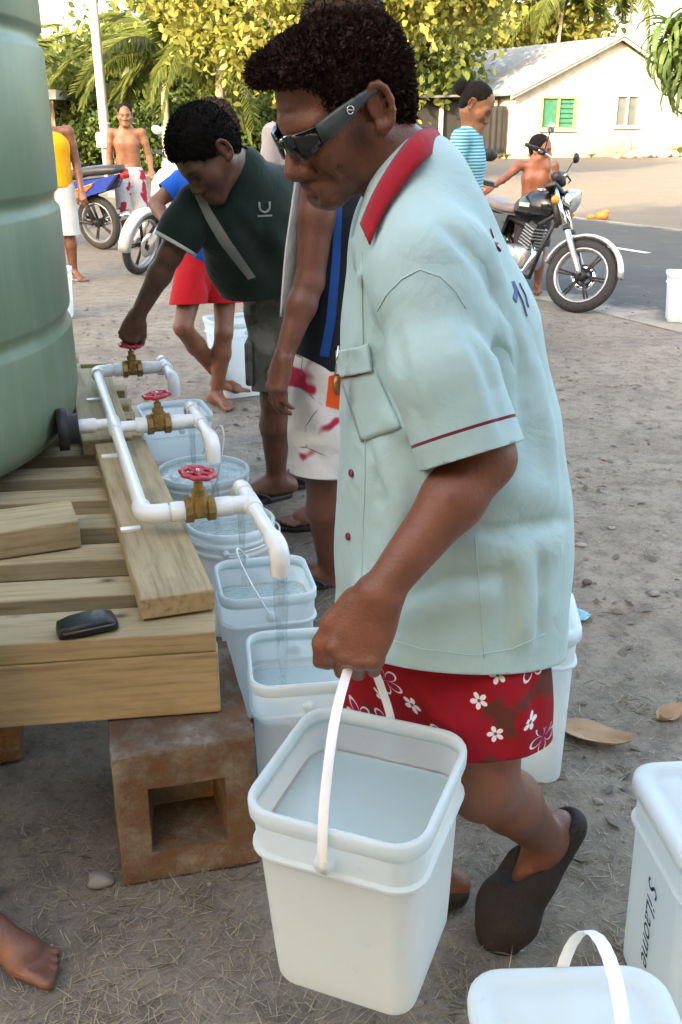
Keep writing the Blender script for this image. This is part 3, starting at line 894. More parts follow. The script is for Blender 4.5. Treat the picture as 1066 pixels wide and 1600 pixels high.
palm('tall palm behind the house roof, left of its peak', (12.5, 62, 0), 8.4, 14, 12, (.3, 0), 1.35)
palm('palm at the right behind the house peak', (17.2, 63, 0), 8.8, 14, 16, (-.3, 0), 1.35)

# pandanus at the right edge, in front of the house
def strap(L, w, bend, fold=.012, n=7):
    vs = []; p = V(0, 0, 0); a = .5
    for i in range(n + 1):
        t = i / n; ww = w * (1 - t ** 2.2) + .002
        vs += [p + V(0, -ww, fold * (1 - t)), p + V(0, 0, -fold * (1 - t)), p + V(0, ww, fold * (1 - t))]
        p = p + V(math.cos(a), 0, math.sin(a)) * (L / n); a -= bend / n * (1 + t)
    fs = []
    for i in range(n):
        for k in (0, 1): o = i * 3 + k; fs.append((o, o + 1, o + 4, o + 3))
    return MB().add(vs, fs)
pd = thing('pandanus_tree', 'pandanus with long drooping strap leaves at the upper right edge', 'tree', (5.22, 14.0, -.08), local=True)
m = MB(); m.tube([V(0, 0, -.1), V(.1, .1, 1.2), V(-.15, .1, 2.2)], [.12, .1, .08], 10)
heads = [V(-.62, -.1, 2.35), V(-.25, -.25, 2.55), V(-.5, .15, 2.85), V(.1, .1, 2.75), V(-.85, .1, 2.75)]
for hd in heads: m.tube([V(-.12, .1, 2.0), (V(-.12, .1, 2.0) + hd) / 2 + V(0, 0, -.08), hd], [.07, .06, .05], 8)
m.build('trunk', M_TRUNK, pd)
st = [strap(1.0, .05, 2.7), strap(.9, .045, 3.3), strap(.8, .045, 1.9)]; so = []
rg = random.Random(4)
for hi_, hd in enumerate(heads):
    for i in range(54):
        if len(so) < 3: o = st[len(so)].build('strap_leaf', M_PAND, pd, smooth=False); so.append(o)
        else: o = so[(i + hi_) % 3].copy(); COL.objects.link(o); o.parent = pd
        o.location = hd + V(0, 0, -.006 * i); o.rotation_euler = (rg.uniform(-.25, .25), -.35 + i * .026 + rg.uniform(-.2, .2), i * 2.399); o.scale = (rg.uniform(.7, 1.0),) * 3

# big shade trees behind the viewer (they keep the yard in shade at this hour)
sh = tree('shade_tree', 'dense shade tree standing behind the viewer at the left', (-7.0, -9.0, 0), 5.6, (4.6, 3.2, 3.9), 170, 12000, .62, 1.0, 71, M_SHADE, group='shade trees behind the viewer', trunk_r=.3, low=-1., aspect=.7)
for i, (x, y, rz_, s_) in enumerate(((-14.5, -9.5, 1.1, 1.), (-.2, -9.2, 2.3, 1.0), (-22, -9, 4., 1.05), (-3.6, -12.5, .4, 1.0), (-10.8, -12.8, 3., 1.02), (-18.3, -13, 5.2, 1.02), (5.6, -10.5, 5.5, .95), (6.9, -5.6, .9, .75), (-9.5, -5.2, 2.9, .72))):  # last pair, standing nearer, are unseen additions that dim light from the front
    copy_thing(sh, (x, y, 0), rz_, 'dense unseen shade tree standing behind the viewer', s_)
sh['label'] = 'dense unseen shade tree standing behind the viewer'

# ================================================================== stand, tank, taps
def wood_mat(name, c, dark):
    t = NT(name); co = t.coord((1.5, 26, 26), rnd=True)
    n = t.noise(co, 2.6, 6, .6); n2 = t.noise(co, 14., 4, .6)
    base = t.ramp(n, [(.28, dark), (.48, c), (.75, tuple(min(1, x * 1.22) for x in c))])
    base = t.mix(t.ramp(n2, [(.52, 0), (.8, .55)]), base, dark)
    co2 = t.coord((1., 1.6, 1.6), rnd=True)
    kn = t.vor(co2, 4.2)
    base = t.mix(t.ramp(kn, [(.03, .9), (.075, .35), (.12, 0)]), base, (.09, .055, .03))
    base = t.mix(t.ramp(t.noise(co2, 5., 5, .65), [(.52, 0), (.75, .5)]), base, (.16, .14, .085))
    t.set(base=base, rough=.75, spec=.25, normal=t.bump(n2, .35, .002))
    return t.m
M_WOOD = wood_mat('treated_pine', (.40, .315, .185), (.235, .175, .095))
DO = V(-.266, 1.859, 0); DYAW = R(17.5)
DU = V(math.cos(DYAW), math.sin(DYAW), 0); DV = V(-math.sin(DYAW), math.cos(DYAW), 0)
KS = .93
DO = DO * KS
def dp(u, v, z): return DO + (DU * u + DV * v) * KS + V(0, 0, 1.45 - (1.45 - z) * KS)
DR = Matrix((DU, DV, V(0, 0, 1))).transposed()
stand = thing('timber_stand', 'pine timber stand of slats and bearers carrying the green tank', 'stand', dp(-1.3, 1.4, 0), local=True)
def board(name, c, size, rz=DYAW, parent=stand, bevel=.004, mat=None, tilt=(0, 0), long_axis=0):
    """a board as its own local mesh, long axis along local x"""
    m = MB()
    if long_axis == 0: m.box((0, 0, 0), size, bevel=bevel); r = rz
    else: m.box((0, 0, 0), (size[1], size[0], size[2]), bevel=bevel); r = rz + math.pi / 2
    o = m.build(name, mat or M_WOOD, parent, smooth=False, loc=Vector(c) - (Vector(parent.location) if parent else V(0, 0, 0)))
    o.rotation_euler = (tilt[0], tilt[1], r); return o
rg = random.Random(3)
SY = R(7.6); SX = V(math.cos(SY), math.sin(SY), 0); SP = atZ(345, 986, .518); SP.z = 0
def sp_(u, v, z): return SP + SX * u + V(-math.sin(SY), math.cos(SY), 0) * v - DU * 0 + V(-.17, 0, 0) * v + V(0, 0, z)
for i in range(14):
    v0 = i * .187; w = .125 if i == 0 else .094
    ur = (rg.uniform(-.012, .004) if i else 0) - (.16 if i > 10 else 0)
    board('slat', sp_(ur - 1.2, v0 + w / 2, .4945 + (rg.uniform(-.003, .001) if i else 0)), (2.4, w, .047), SY + (rg.uniform(-.006, .006) if i else 0))
board('bearer', sp_(-1.198, .026, .3985), (2.388, .046, .143), SY)
for v0 in (1.3, 2.55): board('bearer', sp_(-1.21, v0, .398), (2.36, .046, .143), SY)
for u0 in (-.36, -1.2, -2.1):
    for v0, v1 in ((.05, 1.276), (1.324, 2.526)):
        a_, b_ = sp_(u0, v0, .3975), sp_(u0, v1, .3975); dd = b_ - a_
        board('joist', (a_ + b_) / 2, (dd.length - .012, .046, .142), math.atan2(dd.y, dd.x))
board('plank', dp(-.09, .60, .4795), (.15, 1.06, .047), DYAW + .012, long_axis=1)
board('plank', dp(-.13, 1.72, .4795), (.15, .95, .047), DYAW - .008, long_axis=1)
off = board('timber_offcut', V(-.855, 2.06, .554), (.46, .15, .068), R(22), None, .005)
tag(off, 'short thick pine offcut lying loose on the slats against the tank', 'timber')

def block_mat():
    t = NT('stained_concrete'); co = t.coord(); n1 = t.noise(co, 9., 6, .65); n2 = t.noise(co, 90., 4, .7); n3 = t.noise(co, 26., 5, .7)
    base = t.ramp(n1, [(.3, (.17, .075, .035)), (.45, (.15, .105, .07)), (.6, (.23, .20, .165)), (.78, (.40, .375, .33))])
    base = t.mix(t.ramp(n3, [(.48, 0), (.72, .7)]), base, (.16, .065, .028))
    base = t.mix(t.ramp(n2, [(.5, 0), (.72, .6)]), base, (.10, .08, .06))
    t.set(base=base, rough=.95, spec=.15, normal=t.bump(n2, .9, .006, t.bump(n3, .6, .012)))
    return t.m
M_BLOCK = block_mat()
def gp(u, v, z): p = dp(u, v, 0); return V(p.x, p.y, z)
def conc_block(name, label, c, yaw, size=(.285, .40, .322), hole=.155):
    """hollow block lying with its core facing forward"""
    bm = bmesh.new(); sx, sy, sz = [q / 2 for q in size]; n = 10
    h = hole / 2; hz0 = -.005
    def ring(y, e): return [(-sx + e, y, -sz), (sx - e, y, -sz), (sx - e, y, sz), (-sx + e, y, sz)]
    def hring(y, e): return [(-h + e, y, -h + hz0 + e), (h - e, y, -h + hz0 + e), (h - e, y, h + hz0 - e), (-h + e, y, h + hz0 - e)]
    A = [bm.verts.new(p) for p in ring(-sy, 0)]; B = [bm.verts.new(p) for p in ring(sy, 0)]
    Ha = [bm.verts.new(p) for p in hring(-sy, 0)]; Hb = [bm.verts.new(p) for p in hring(-sy + .13, .014)]
    for k in range(4):
        q = (k + 1) % 4
        bm.faces.new((A[k], A[q], Ha[q], Ha[k])); bm.faces.new((A[q], A[k], B[k], B[q])); bm.faces.new((Ha[k], Ha[q], Hb[q], Hb[k]))
    bm.faces.new((B[3], B[2], B[1], B[0])); bm.faces.new((Hb[0], Hb[1], Hb[2], Hb[3]))
    bmesh.ops.subdivide_edges(bm, edges=bm.edges[:], cuts=9, use_grid_fill=True)
    for q in bm.verts:
        p = np.array(q.co); w = wob(p, 60, 2) * .0022 + wob(p, 23, 5) * .002
        ex = [abs(abs(q.co.x) - sx) < 1e-4, abs(abs(q.co.y) - sy) < 1e-4, abs(abs(q.co.z) - sz) < 1e-4]
        q.co = q.co * (1 + w * 4) if sum(ex) < 2 else q.co * (1 - .012 - .02 * abs(w) / .003)
    bmesh.ops.recalc_face_normals(bm, faces=bm.faces[:])
    me = bpy.data.meshes.new(name); bm.to_mesh(me); bm.free()
    o = finish(me, name, M_BLOCK, smooth=False, loc=c); o.rotation_euler = (0, 0, yaw); tag(o, label, 'concrete block', 'blocks under the timber stand'); return o
bl_n = (V(-.448, 1.53, 0) + V(-.166, 1.603, 0)) / 2
byaw = math.atan2(.073, .282)
bc = bl_n + V(-math.sin(byaw), math.cos(byaw), 0) * .2
conc_block('concrete_block', 'rust-stained hollow concrete block under the near corner of the timber stand', bc + V(0, 0, .1625), byaw)
conc_block('concrete_block', 'concrete block under the middle of the stand edge behind the buckets', gp(-.22, 1.35, .1625), DYAW)
conc_block('concrete_block', 'concrete block under the far corner of the timber stand', gp(-.25, 2.7, .1625), DYAW)
for lab, uu, vv in (('concrete block added for shade behind the rusty block', -.62, .62), ('concrete block added for shade left of the rusty block', -1.05, .66), ('concrete block added for shade under the tank front', -.75, 1.3), ('concrete block under the shaded near left of the stand', -1.6, .25), ('concrete block in the shade under the middle of the tank', -1.6, 1.35), ('concrete block under the far left of the stand', -2.3, 2.7)):  # unseen inner blocks among these are added to darken the space underneath
    conc_block('concrete_block', lab, gp(uu, vv, .1625), DYAW)

# tank
def tank_mat():
    t = NT('green_tank_plastic'); co = t.coord(); n1 = t.noise(co, 2.2, 5, .6); st = t.coord((6, 6, .5)); n2 = t.noise(st, 3., 5, .6); n3 = t.noise(co, 45., 4)
    base = t.ramp(n1, [(.3, (.135, .20, .125)), (.7, (.185, .255, .165))])
    base = t.mix(t.ramp(n2, [(.5, 0), (.78, .4)]), base, (.27, .32, .25))
    base = t.mix(t.ramp(n3, [(.6, 0), (.8, .25)]), base, (.10, .13, .09))
    t.set(base=base, rough=.42, spec=.45, normal=t.bump(n1, .2, .01)); return t.m
TC = V(-1.89, 2.79, .5195); TS = .93
tank = thing('water_tank', 'big ribbed green plastic water tank at the left edge', 'water tank', TC)
prof = [(0.02, 0), (.9, 0), (1.04, .012), (1.10, .045), (1.135, .10), (1.15, .18)]
z = .18
for rz_ in (.41, .78, 1.24, 1.66, 2.08):
    prof += [(1.15, rz_ - .036), (1.147, rz_ - .026), (1.136, rz_ - .016), (1.133, rz_), (1.136, rz_ + .016), (1.147, rz_ + .026), (1.15, rz_ + .036)]
prof += [(1.15, 2.3), (1.13, 2.36), (1.0, 2.43), (.6, 2.55), (.32, 2.6), (.31, 2.66), (.02, 2.68)]
MB().lathe([(a * TS, b * TS) for a, b in prof], 128, TC).build('body', tank_mat(), tank, auto=60)
M_BLACK = plain('black_rubber', (.02, .02, .021), .55, var=.3)
M_PVC = plain('white_pvc', (.78, .80, .80), .28, var=.05, vscale=12, spec=.5)
M_BRASS = plain('old_brass', (.33, .21, .075), .42, .75, var=.35, vscale=40, bump=.2)
M_RED = plain('red_handwheel_paint', (.42, .018, .035), .35, var=.2, vscale=30, coat=.3)
inl = dp(-.2, 1.17, .56)
fl = MB(); RX = Matrix((DV, V(0, 0, 1), DU)).transposed()
fl.lathe([(.0, 0), (.062, 0), (.062, .03), (.045, .03), (.045, .06), (.02, .06)], 20, dp(-.285, 1.17, .56), RX); fl.build('outlet_flange', M_BLACK, tank)

taps = thing('tap_manifold', 'white pvc pipe manifold with three brass valves along the stand', 'tap manifold', dp(-.115, 1.0, .5))
PZ = .565; pr = .0165
def ftube(name, pts, r=pr, n=14, mat=None, par=None): return MB().tube(pts, r, n).build(name, mat or M_PVC, par or taps, auto=45)
def collar(name, a, b, r=.0215, par=None): return ftube(name, [a, a.lerp(b, .08), a.lerp(b, .92), b], [r * .93, r, r, r * .93], 16, par=par)
PU = -.112
ftube('pipe', [dp(PU, .40, PZ), dp(PU, 1.86, PZ)])
ftube('pipe', [dp(-.235, 1.17, PZ), dp(PU - .02, 1.17, PZ)], pr)
collar('coupling', dp(-.225, 1.17, PZ), dp(-.165, 1.17, PZ))
collar('tee', dp(PU, 1.08, PZ), dp(PU, 1.22, PZ))
outs = [(.36, .075, .49), (1.125, .90, 1.30), (1.90, 1.70, 2.03)]
def arc(c, a, b, n=6):
    """quarter bend from c+a to c+b"""
    return [c + a * math.cos(t) * 1 + b * math.sin(t) - (a * 0) for t in [math.pi / 2 * i / n for i in range(n + 1)]]
for i, (v0, vn, vf) in enumerate(outs):
    z = PZ; tu = .155
    if i != 1:
        s = 1 if i == 0 else -1
        c = dp(PU, v0, z); e = .03
        pts = [c + DV * s * .055, c + DV * s * .03, c + DV * s * .012 + DU * .004, c + DU * .012 + DV * s * .004, c + DU * .03, c + DU * .055]
        ftube('elbow', pts, [.0225] * 6, 16)
        ftube('pipe', [c + DU * .05, c + DU * .11], pr)
    else:
        ftube('pipe', [dp(PU + .02, v0, z), dp(PU + .1, v0, z)], pr)
    collar('coupling', dp(PU + .065, v0, z), dp(PU + .112, v0, z), .0235)
    # valve
    vb = dp(.025, v0, z)
    m = MB()
    m.tube([vb - DU * .035, vb - DU * .033, vb - DU * .018, vb - DU * .014, vb + DU * .014, vb + DU * .018, vb + DU * .033, vb + DU * .035], [.027, .031, .031, .024, .024, .031, .031, .027], 8)
    m.lathe([(.024, -.01), (.026, .012), (.023, .03), (.023, .034), (.017, .036), (.017, .05), (.011, .053), (.011, .066), (.006, .068), (.006, .092), (.001, .092)], 12, vb)
    vo = m.build('valve', M_BRASS, taps, auto=30)
    m = MB(); hc = vb + V(0, 0, .088); ring = []; HRW = .036
    tl = Matrix.Rotation(R((8, -6, 4)[i]), 3, 'Y')
    for k in range(48):
        a = 2 * math.pi * k / 48; rr = HRW + .0028 * math.cos(a * 8); ring.append(hc + tl @ V(rr * math.cos(a), rr * math.sin(a), 0))
    m.tube(ring, .0062, 8, closed=True)
    for k in range(5):
        a = 2 * math.pi * k / 5 + i; m.tube([hc + tl @ V(.005 * math.cos(a), .005 * math.sin(a), .002), hc + tl @ V(HRW * math.cos(a), HRW * math.sin(a), 0)], [.0055, .004], 6)
    m.lathe([(.011, -.006), (.012, .002), (.009, .006), (.001, .006)], 12, hc)
    m.build('handwheel', M_RED, vo)
    MB().lathe([(.0045, .005), (.0045, .011), (.001, .012)], 6, hc).build('nut', plain('steel_nut', (.5, .5, .5), .35, .8), vo)
    collar('coupling', dp(.06, v0, z), dp(.105, v0, z), .0235)
    ftube('pipe', [dp(.1, v0, z), dp(tu - .02, v0, z)], pr)
    ftube('pipe', [dp(tu, vn + .03, z), dp(tu, vf - .02, z)], pr)
    collar('tee', dp(tu, v0 - .045, z), dp(tu, v0 + .045, z), .0215)
    ftube('tee_branch', [dp(tu - .05, v0, z), dp(tu, v0, z)], .0215)
    for (ve, s) in ((vn, -1), (vf, 1)):
        c = dp(tu, ve, z)
        pts = [c - DV * s * .05, c - DV * s * .022, c - DV * s * .006 - V(0, 0, .003), c + DV * s * .006 - V(0, 0, .012), c + DV * s * .008 - V(0, 0, .03), c + DV * s * .008 - V(0, 0, .058)]
        ftube('spout', pts, [.0215, .0215, .0215, .0215, .0215, .0205], 16)
for v0 in (.42, 1.02, 1.7):
    MB().box(dp(PU - .03, v0, .5085), (.045, .02, .006), DR).build('pipe_clip', M_PVC, taps, smooth=False)

# ------------------------------------------------------------------ pails
def hdpe(name, c):
    t = NT(name); co = t.coord(rnd=True); n = t.noise(co, 4., 4)
    base = t.ramp(n, [(.3, tuple(x * .95 for x in c)), (.7, c)])
    base = t.mix(t.ramp(t.noise(co, 38., 5, .7), [(.62, 0), (.8, .30)]), base, (.55, .52, .46))
    t.set(base=base, rough=.38, spec=.4, normal=t.bump(t.noise(co, 8., 3), .08, .01))
    tr = t.n('ShaderNodeBsdfTranslucent'); t.l(base, tr.inputs[0])
    mx = t.n('ShaderNodeMixShader'); mx.inputs[0].default_value = .5
    t.l(t.b.outputs[0], mx.inputs[1]); t.l(tr.outputs[0], mx.inputs[2]); t.l(mx.outputs[0], t.out.inputs[0])
    return t.m
M_HDPE = hdpe('milky_white_plastic', (.89, .95, .955))
M_HDPE2 = hdpe('white_plastic_lid', (.86, .93, .945))
M_STRAP = plain('white_handle_plastic', (.86, .88, .89), .4, var=.06)
def water_mat():
    t = NT('clear_water'); t.t.nodes.remove(t.b); co = t.coord()
    gl = t.n('ShaderNodeBsdfGlossy'); gl.inputs['Roughness'].default_value = .03
    tp = t.n('ShaderNodeBsdfTransparent'); tp.inputs[0].default_value = (.93, .975, .98, 1)
    fr = t.n('ShaderNodeFresnel'); fr.inputs[0].default_value = 1.33
    nb = t.bump(t.noise(co, 16., 3), .5, .02); t.l(nb, fr.inputs['Normal']); t.l(nb, gl.inputs['Normal'])
    tr = t.n('ShaderNodeBsdfDiffuse'); tr.inputs[0].default_value = (.62, .84, .88, 1); m0 = t.n('ShaderNodeMixShader'); m0.inputs[0].default_value = .32; t.l(tp.outputs[0], m0.inputs[1]); t.l(tr.outputs[0], m0.inputs[2])
    mx = t.n('ShaderNodeMixShader'); t.l(fr.outputs[0], mx.inputs[0]); t.l(m0.outputs[0], mx.inputs[1]); t.l(gl.outputs[0], mx.inputs[2])
    t.l(mx.outputs[0], t.out.inputs[0]); return t.m
M_WATER = water_mat()
def stream_mat():
    t = NT('running_water'); t.t.nodes.remove(t.b); co = t.coord((1, 1, .25))
    gl = t.n('ShaderNodeBsdfGlossy'); gl.inputs['Roughness'].default_value = .12
    tp = t.n('ShaderNodeBsdfTransparent'); tp.inputs[0].default_value = (.95, .975, .98, 1)
    t.l(t.bump(t.noise(co, 120., 3), .6, .004), gl.inputs['Normal'])
    mx = t.n('ShaderNodeMixShader'); t.l(t.ramp(t.noise(co, 90., 3), [(.4, .05), (.7, .4)]), mx.inputs[0]); t.l(tp.outputs[0], mx.inputs[1]); t.l(gl.outputs[0], mx.inputs[2]); t.l(mx.outputs[0], t.out.inputs[0]); return t.m
M_STREAM = stream_mat()
def rsq(h, rc, z, n=7):
    rc = max(.006, min(rc, h * .9))
    """rounded square loop of half-size h, corner radius rc"""
    pts = []
    for q in range(4):
        cx, cy = ((1, 1), (-1, 1), (-1, -1), (1, -1))[q]
        for i in range(n):
            a = math.pi / 2 * q + math.pi / 2 * i / (n - 1)
            pts.append(V(cx * (h - rc) + rc * math.cos(a), cy * (h - rc) + rc * math.sin(a), z))
    return pts
def square_pail(label, loc, yaw, rim=.262, base=.212, h=.38, tilt=(0, 0), water=None, lid=False, handle=None, group='white square pails', thin=False):
    """handle: None or ('up', height, sag list) ; local coordinates, origin at the base"""
    t = thing('square_pail', label, 'pail', loc, group, local=True); t.rotation_euler = (tilt[0], tilt[1], yaw)
    hb, hr = base / 2, rim / 2 - .008; rc0, rc1 = .032, .042
    H = lambda z: hb + (hr - hb) * z / h; RC = lambda z: rc0 + (rc1 - rc0) * z / h
    m = MB()
    z1 = h - .085
    lp = [rsq(hb - .012, rc0 - .008, .0), rsq(hb - .003, rc0, .003), rsq(hb, rc0, .012)]
    lp += [rsq(H(z), RC(z), z) for z in np.linspace(.05, z1, 6)]
    # stacking ridge
    for dz, e in ((.0, .002), (.002, .0075), (.005, .009), (.009, .0085), (.012, .003)): lp.append(rsq(H(z1) + e, RC(z1) + e * .7, z1 + dz))
    z2 = h - .034
    lp += [rsq(H(z2 - .02) + .002, RC(z2), z2 - .014), rsq(H(z2) + .002, RC(z2), z2)]
    lp += [rsq(H(h) - .0015, RC(h), h - .012)]
    inn = [rsq(H(h) - .0035, RC(h), h - .013)] + [rsq(H(z) - .003, RC(z) - .002, z) for z in np.linspace(h - .03, .02, 7)] + [rsq(hb - .008, rc0 - .004, .006), rsq(hb - .03, rc0 - .02, .005)]
    m.loft(lp, True, False)
    body = m.build('body', M_HDPE, t, auto=50)
    m = MB()
    lo = [(-.001, -.024), (.0045, -.027), (.0062, -.024), (.0066, -.012), (.0066, -.003), (.0052, .0005), (.0015, .0012), (-.002, .0), (-.0032, -.004), (-.0034, -.010)]
    m.loft([rsq(H(h) + e, RC(h) + e * .8, h + dz) for e, dz in lo], closed=True)
    m.build('rim', M_HDPE2, t, auto=60)
    for s in (1, -1):
        m = MB(); m.lathe([(.0, .012), (.012, .012), (.014, .006), (.014, 0)], 14, (0, s * (H(h) + .008), h - .05), Matrix(((1, 0, 0), (0, 0, -s), (0, s, 0))).transposed() if False else Matrix.Rotation(-s * math.pi / 2, 3, 'X'))
        m.build('handle_lug', M_HDPE2, t)
    if water is not None:
        m = MB(); m.loft([rsq(H(water) - .004, RC(water) - .003, water), rsq(H(water) - .03, RC(water) - .01, water + .0006), rsq(.02, .008, water)], False, True)
        m.build('water', M_WATER, t)
    if lid:
        m = MB()
        m.loft([rsq(H(h) + e, RC(h) + e * .8, h + dz) for e, dz in ((.0115, -.016), (.0125, -.006), (.0115, .006), (.006, .010), (-.006, .0095), (-.012, .006), (-.018, .0005), (-.03, -.001), (-.035, .001), (-.06, .0012), (-.09, .0012))], False, True)
        m.build('lid', M_HDPE2, t, auto=60)
    if handle:
        m = MB(); pts = handle
        for a, b in zip(pts[:-1], pts[1:]): pass
        m.tube(pts, .0025, 8) if thin else m.tube(pts, .0017, 8, flat=5.2, up=(1, 0, 0)); m.build('handle', M_STRAP, t, auto=60)
    return t
def arch(hw, zb, top, n=14, pinch=1.0, side_pts=None, lean=0.):
    return [V(lean * math.sin(math.pi * i / n), hw * math.cos(math.pi * i / n) * (abs(math.cos(math.pi * i / n)) ** (pinch - 1) if 0 < i < n else 1), zb + (top - zb) * math.sin(math.pi * i / n) ** .8) for i in range(n + 1)]
def flop(hw, zb, L, ang, n=14):
    """a bail lying down at an angle from vertical (radians), about the lug axis y"""
    out = []
    for i in range(n + 1):
        a = math.pi * i / n; r = L * math.sin(a)
        out.append(V(math.sin(ang) * r, hw * math.cos(a), zb + math.cos(ang) * r))
    return out

def round_pail(label, loc, yaw, r=.15, h=.35, water=None, lid=False, bail=None, group='white round pails'):
    t = thing('round_pail', label, 'pail', loc, group, local=True, rz=yaw); rb = r * .88
    Rr = lambda z: rb + (r - .006 - rb) * z / h
    pf = [(.001, .004), (rb - .008, .004), (rb - .002, .0), (rb, .008)] + [(Rr(z), z) for z in np.linspace(.04, h - .09, 4)]
    z1 = h - .075
    pf += [(Rr(z1) + .001, z1 - .004), (Rr(z1) + .007, z1), (Rr(z1) + .007, z1 + .006), (Rr(z1) + .001, z1 + .010), (Rr(h - .04), h - .045), (Rr(h - .04) + .006, h - .042), (Rr(h - .04) + .006, h - .036), (Rr(h - .03), h - .032), (Rr(h), h - .012)]
    MB().lathe(pf, 40, (0, 0, 0)).build('body', M_HDPE, t, auto=50)
    MB().lathe([(Rr(h), h - .018), (r, h - .018), (r + .001, h - .004), (r - .002, h), (Rr(h) - .004, h), (Rr(h) - .004, h - .014), (Rr(h), h - .018)], 40).build('rim', M_HDPE2, t, auto=50)
    if water is not None: MB().lathe([(Rr(water) - .004, water), (.001, water + .0003)], 40).build('water', M_WATER, t)
    if lid: MB().lathe([(r + .003, h - .02), (r + .004, h + .002), (r, h + .005), (r - .008, h + .004), (r - .014, h - .001), (.001, h - .001)], 40).build('lid', M_HDPE2, t, auto=50)
    for s in (1, -1): MB().ball((0, s * (Rr(h) + .01), h - .055), (.012, .008, .012), 10, 6).build('handle_lug', M_HDPE2, t)
    if bail is not None:
        L, ang = bail; MB().tube(flop(r + .012, h - .055, L, ang, 22), .0028, 7).build('wire_handle', plain('wire_handle', (.72, .73, .72), .4), t)
    return t
G_L = 'pails lined up under the taps'
def spot(u, v): p = dp(u, v, 0); return V(p.x, p.y, 0)
square_pail('square pail filling under the nearest spout, just left of the carried pail', V(-.085, 1.86, 0), R(8), rim=.25, base=.215, h=.355, water=.26, group=G_L)
square_pail('square pail with a bail handle up, second from the near end under the taps', V(-.2, 2.25, 0), R(12), rim=.25, base=.215, water=.28, h=.36, handle=flop(.132, .31, .14, -.5), thin=True, group=G_L)
round_pail('round white pail filling behind the nearest brass valve', V(-.335, 2.68, 0), 0, r=.135, h=.345, water=.30, bail=(.15, 1.45), group=G_L)
round_pail('round white pail brimming full with its wire handle raised', V(-.47, 3.09, 0), R(15), r=.157, h=.36, lid=False, water=.345, bail=(.21, .35), group=G_L)
square_pail('square pail farthest along the row, beyond the full round pail', V(-.68, 3.79, 0), R(20), rim=.28, h=.37, water=.2, group=G_L)
sp_l = square_pail('lone square pail half hidden by the tank near the yellow shirt', V(-2.28, 7.80, 0), R(10), h=.39, group='pails farther off')
square_pail('square pail standing by the road at the right picture edge', V(2.70, 7.66, 0), R(-12), h=.37, rim=.28, lid=True, group='pails farther off')
square_pail('lidded square pail standing behind the main man\'s shorts', V(.42, 1.985, 0), R(-6), rim=.25, base=.225, h=.40, lid=True, group='full pails on the right')
rp = square_pail('square pail with black handwriting at the right picture edge', V(.648, 1.275, 0), R(5), rim=.268, base=.228, h=.40, lid=True, group='full pails on the right')
square_pail('lidded square pail with its handle up at the bottom right', V(.305, .85, 0), R(2), rim=.262, base=.225, h=.375, lid=True, handle=[p + V(-.0, 0, 0) for p in flop(.139, .325, .215, .05, 18)], group='full pails on the right')
# handwriting on the right pail's left face
fc = bpy.data.curves.new('handwriting', 'FONT'); fc.body = 'S iLaome'; fc.size = .052; fc.shear = .25; fc.extrude = 0
fo = bpy.data.objects.new('tmp_text', fc); COL.objects.link(fo)
bpy.context.view_layer.update()
me = bpy.data.meshes.new_from_object(fo.evaluated_get(bpy.context.evaluated_depsgraph_get())); bpy.data.objects.remove(fo)
wr = finish(me, 'handwriting', plain('marker_ink', (.02, .022, .03), .6), rp, smooth=False)
# text plane: local x -> down the face, local y -> toward the face's right edge
_n = V(-1, 0, -.043).normalized(); _d = V(.043, 0, -1).normalized() * -1; _d = V(.043, 0, -1).normalized(); _w = _n.cross(_d)
wr.matrix_local = Matrix.Translation(V(-.1262, .012, .275)) @ Matrix((_d * -1 * -1, _w, _n)).transposed().to_4x4()

# water running from the spouts
def stream(label, top, zb, r0=.009, r1=.005, seed=1, drift=V(0, 0, 0)):
    rg = random.Random(seed); n = 14; pts = []; rr = []
    for i in range(n + 1):
        t = i / n; pts.append(V(top.x, top.y, top.z + (zb - top.z) * t) + drift * t * t + V(rg.uniform(-1, 1), rg.uniform(-1, 1), 0) * .0005)
        rr.append((r0 + (r1 - r0) * t) * (1 + .10 * math.sin(i * 1.3 + seed)))
    o = MB().tube(pts, rr, 12).build('water_stream', M_STREAM); tag(o, label, 'water', 'water running from the spouts'); return o
for i, (v0, vn, vf) in enumerate(outs):
    for j, ve in enumerate((vn - .008, vf + .008)):
        if i == 2: continue
        lab = [['water stream from the nearest spout into the square pail', 'thin water stream from the nearest valve\'s rear spout'], ['water stream from the middle valve\'s front spout', 'water stream from the middle valve\'s rear spout'], ['', '']][i][j]
        top = dp(.155, ve, PZ - .05)
        zb = [[.262, .282], [.302, .346]][i][j]
        stream(lab, top, zb, (.017, .009)[j] if i == 0 else (.013, .012)[j], (.008, .005)[j], i * 2 + j + 3)

# black purse on the front slat
M_PURSE = plain('black_leather', (.012, .012, .014), .38, var=.3, vscale=30, bump=.3, bscale=120)
pc = atZ(137, 985, .519); pR = rotz(R(24)); m = MB()
lp = []
for i, (t, w, hh) in enumerate(((-.058, .018, .014), (-.054, .027, .024), (-.03, .031, .030), (0, .032, .033), (.03, .031, .032), (.052, .028, .026), (.058, .020, .016))):
    lp.append([pc + pR @ V(t, w * math.copysign(abs(math.cos(a)) ** .55, math.cos(a)), hh / 2 + hh / 2 * math.copysign(abs(math.sin(a)) ** .6, math.sin(a)) - (.004 * i * 0)) for a in [2 * math.pi * k / 20 for k in range(20)]])
m.loft(lp, True, True); pu = m.build('purse', M_PURSE); tag(pu, 'small black zipped purse lying on the front slat', 'purse')
m = MB().tube([pc + pR @ V(-.05, -.031, .017), pc + pR @ V(0, -.034, .019), pc + pR @ V(.05, -.030, .018)], .0022, 6); z = m.build('zip', plain('zip_metal', (.12, .12, .12), .4, .5), pu)

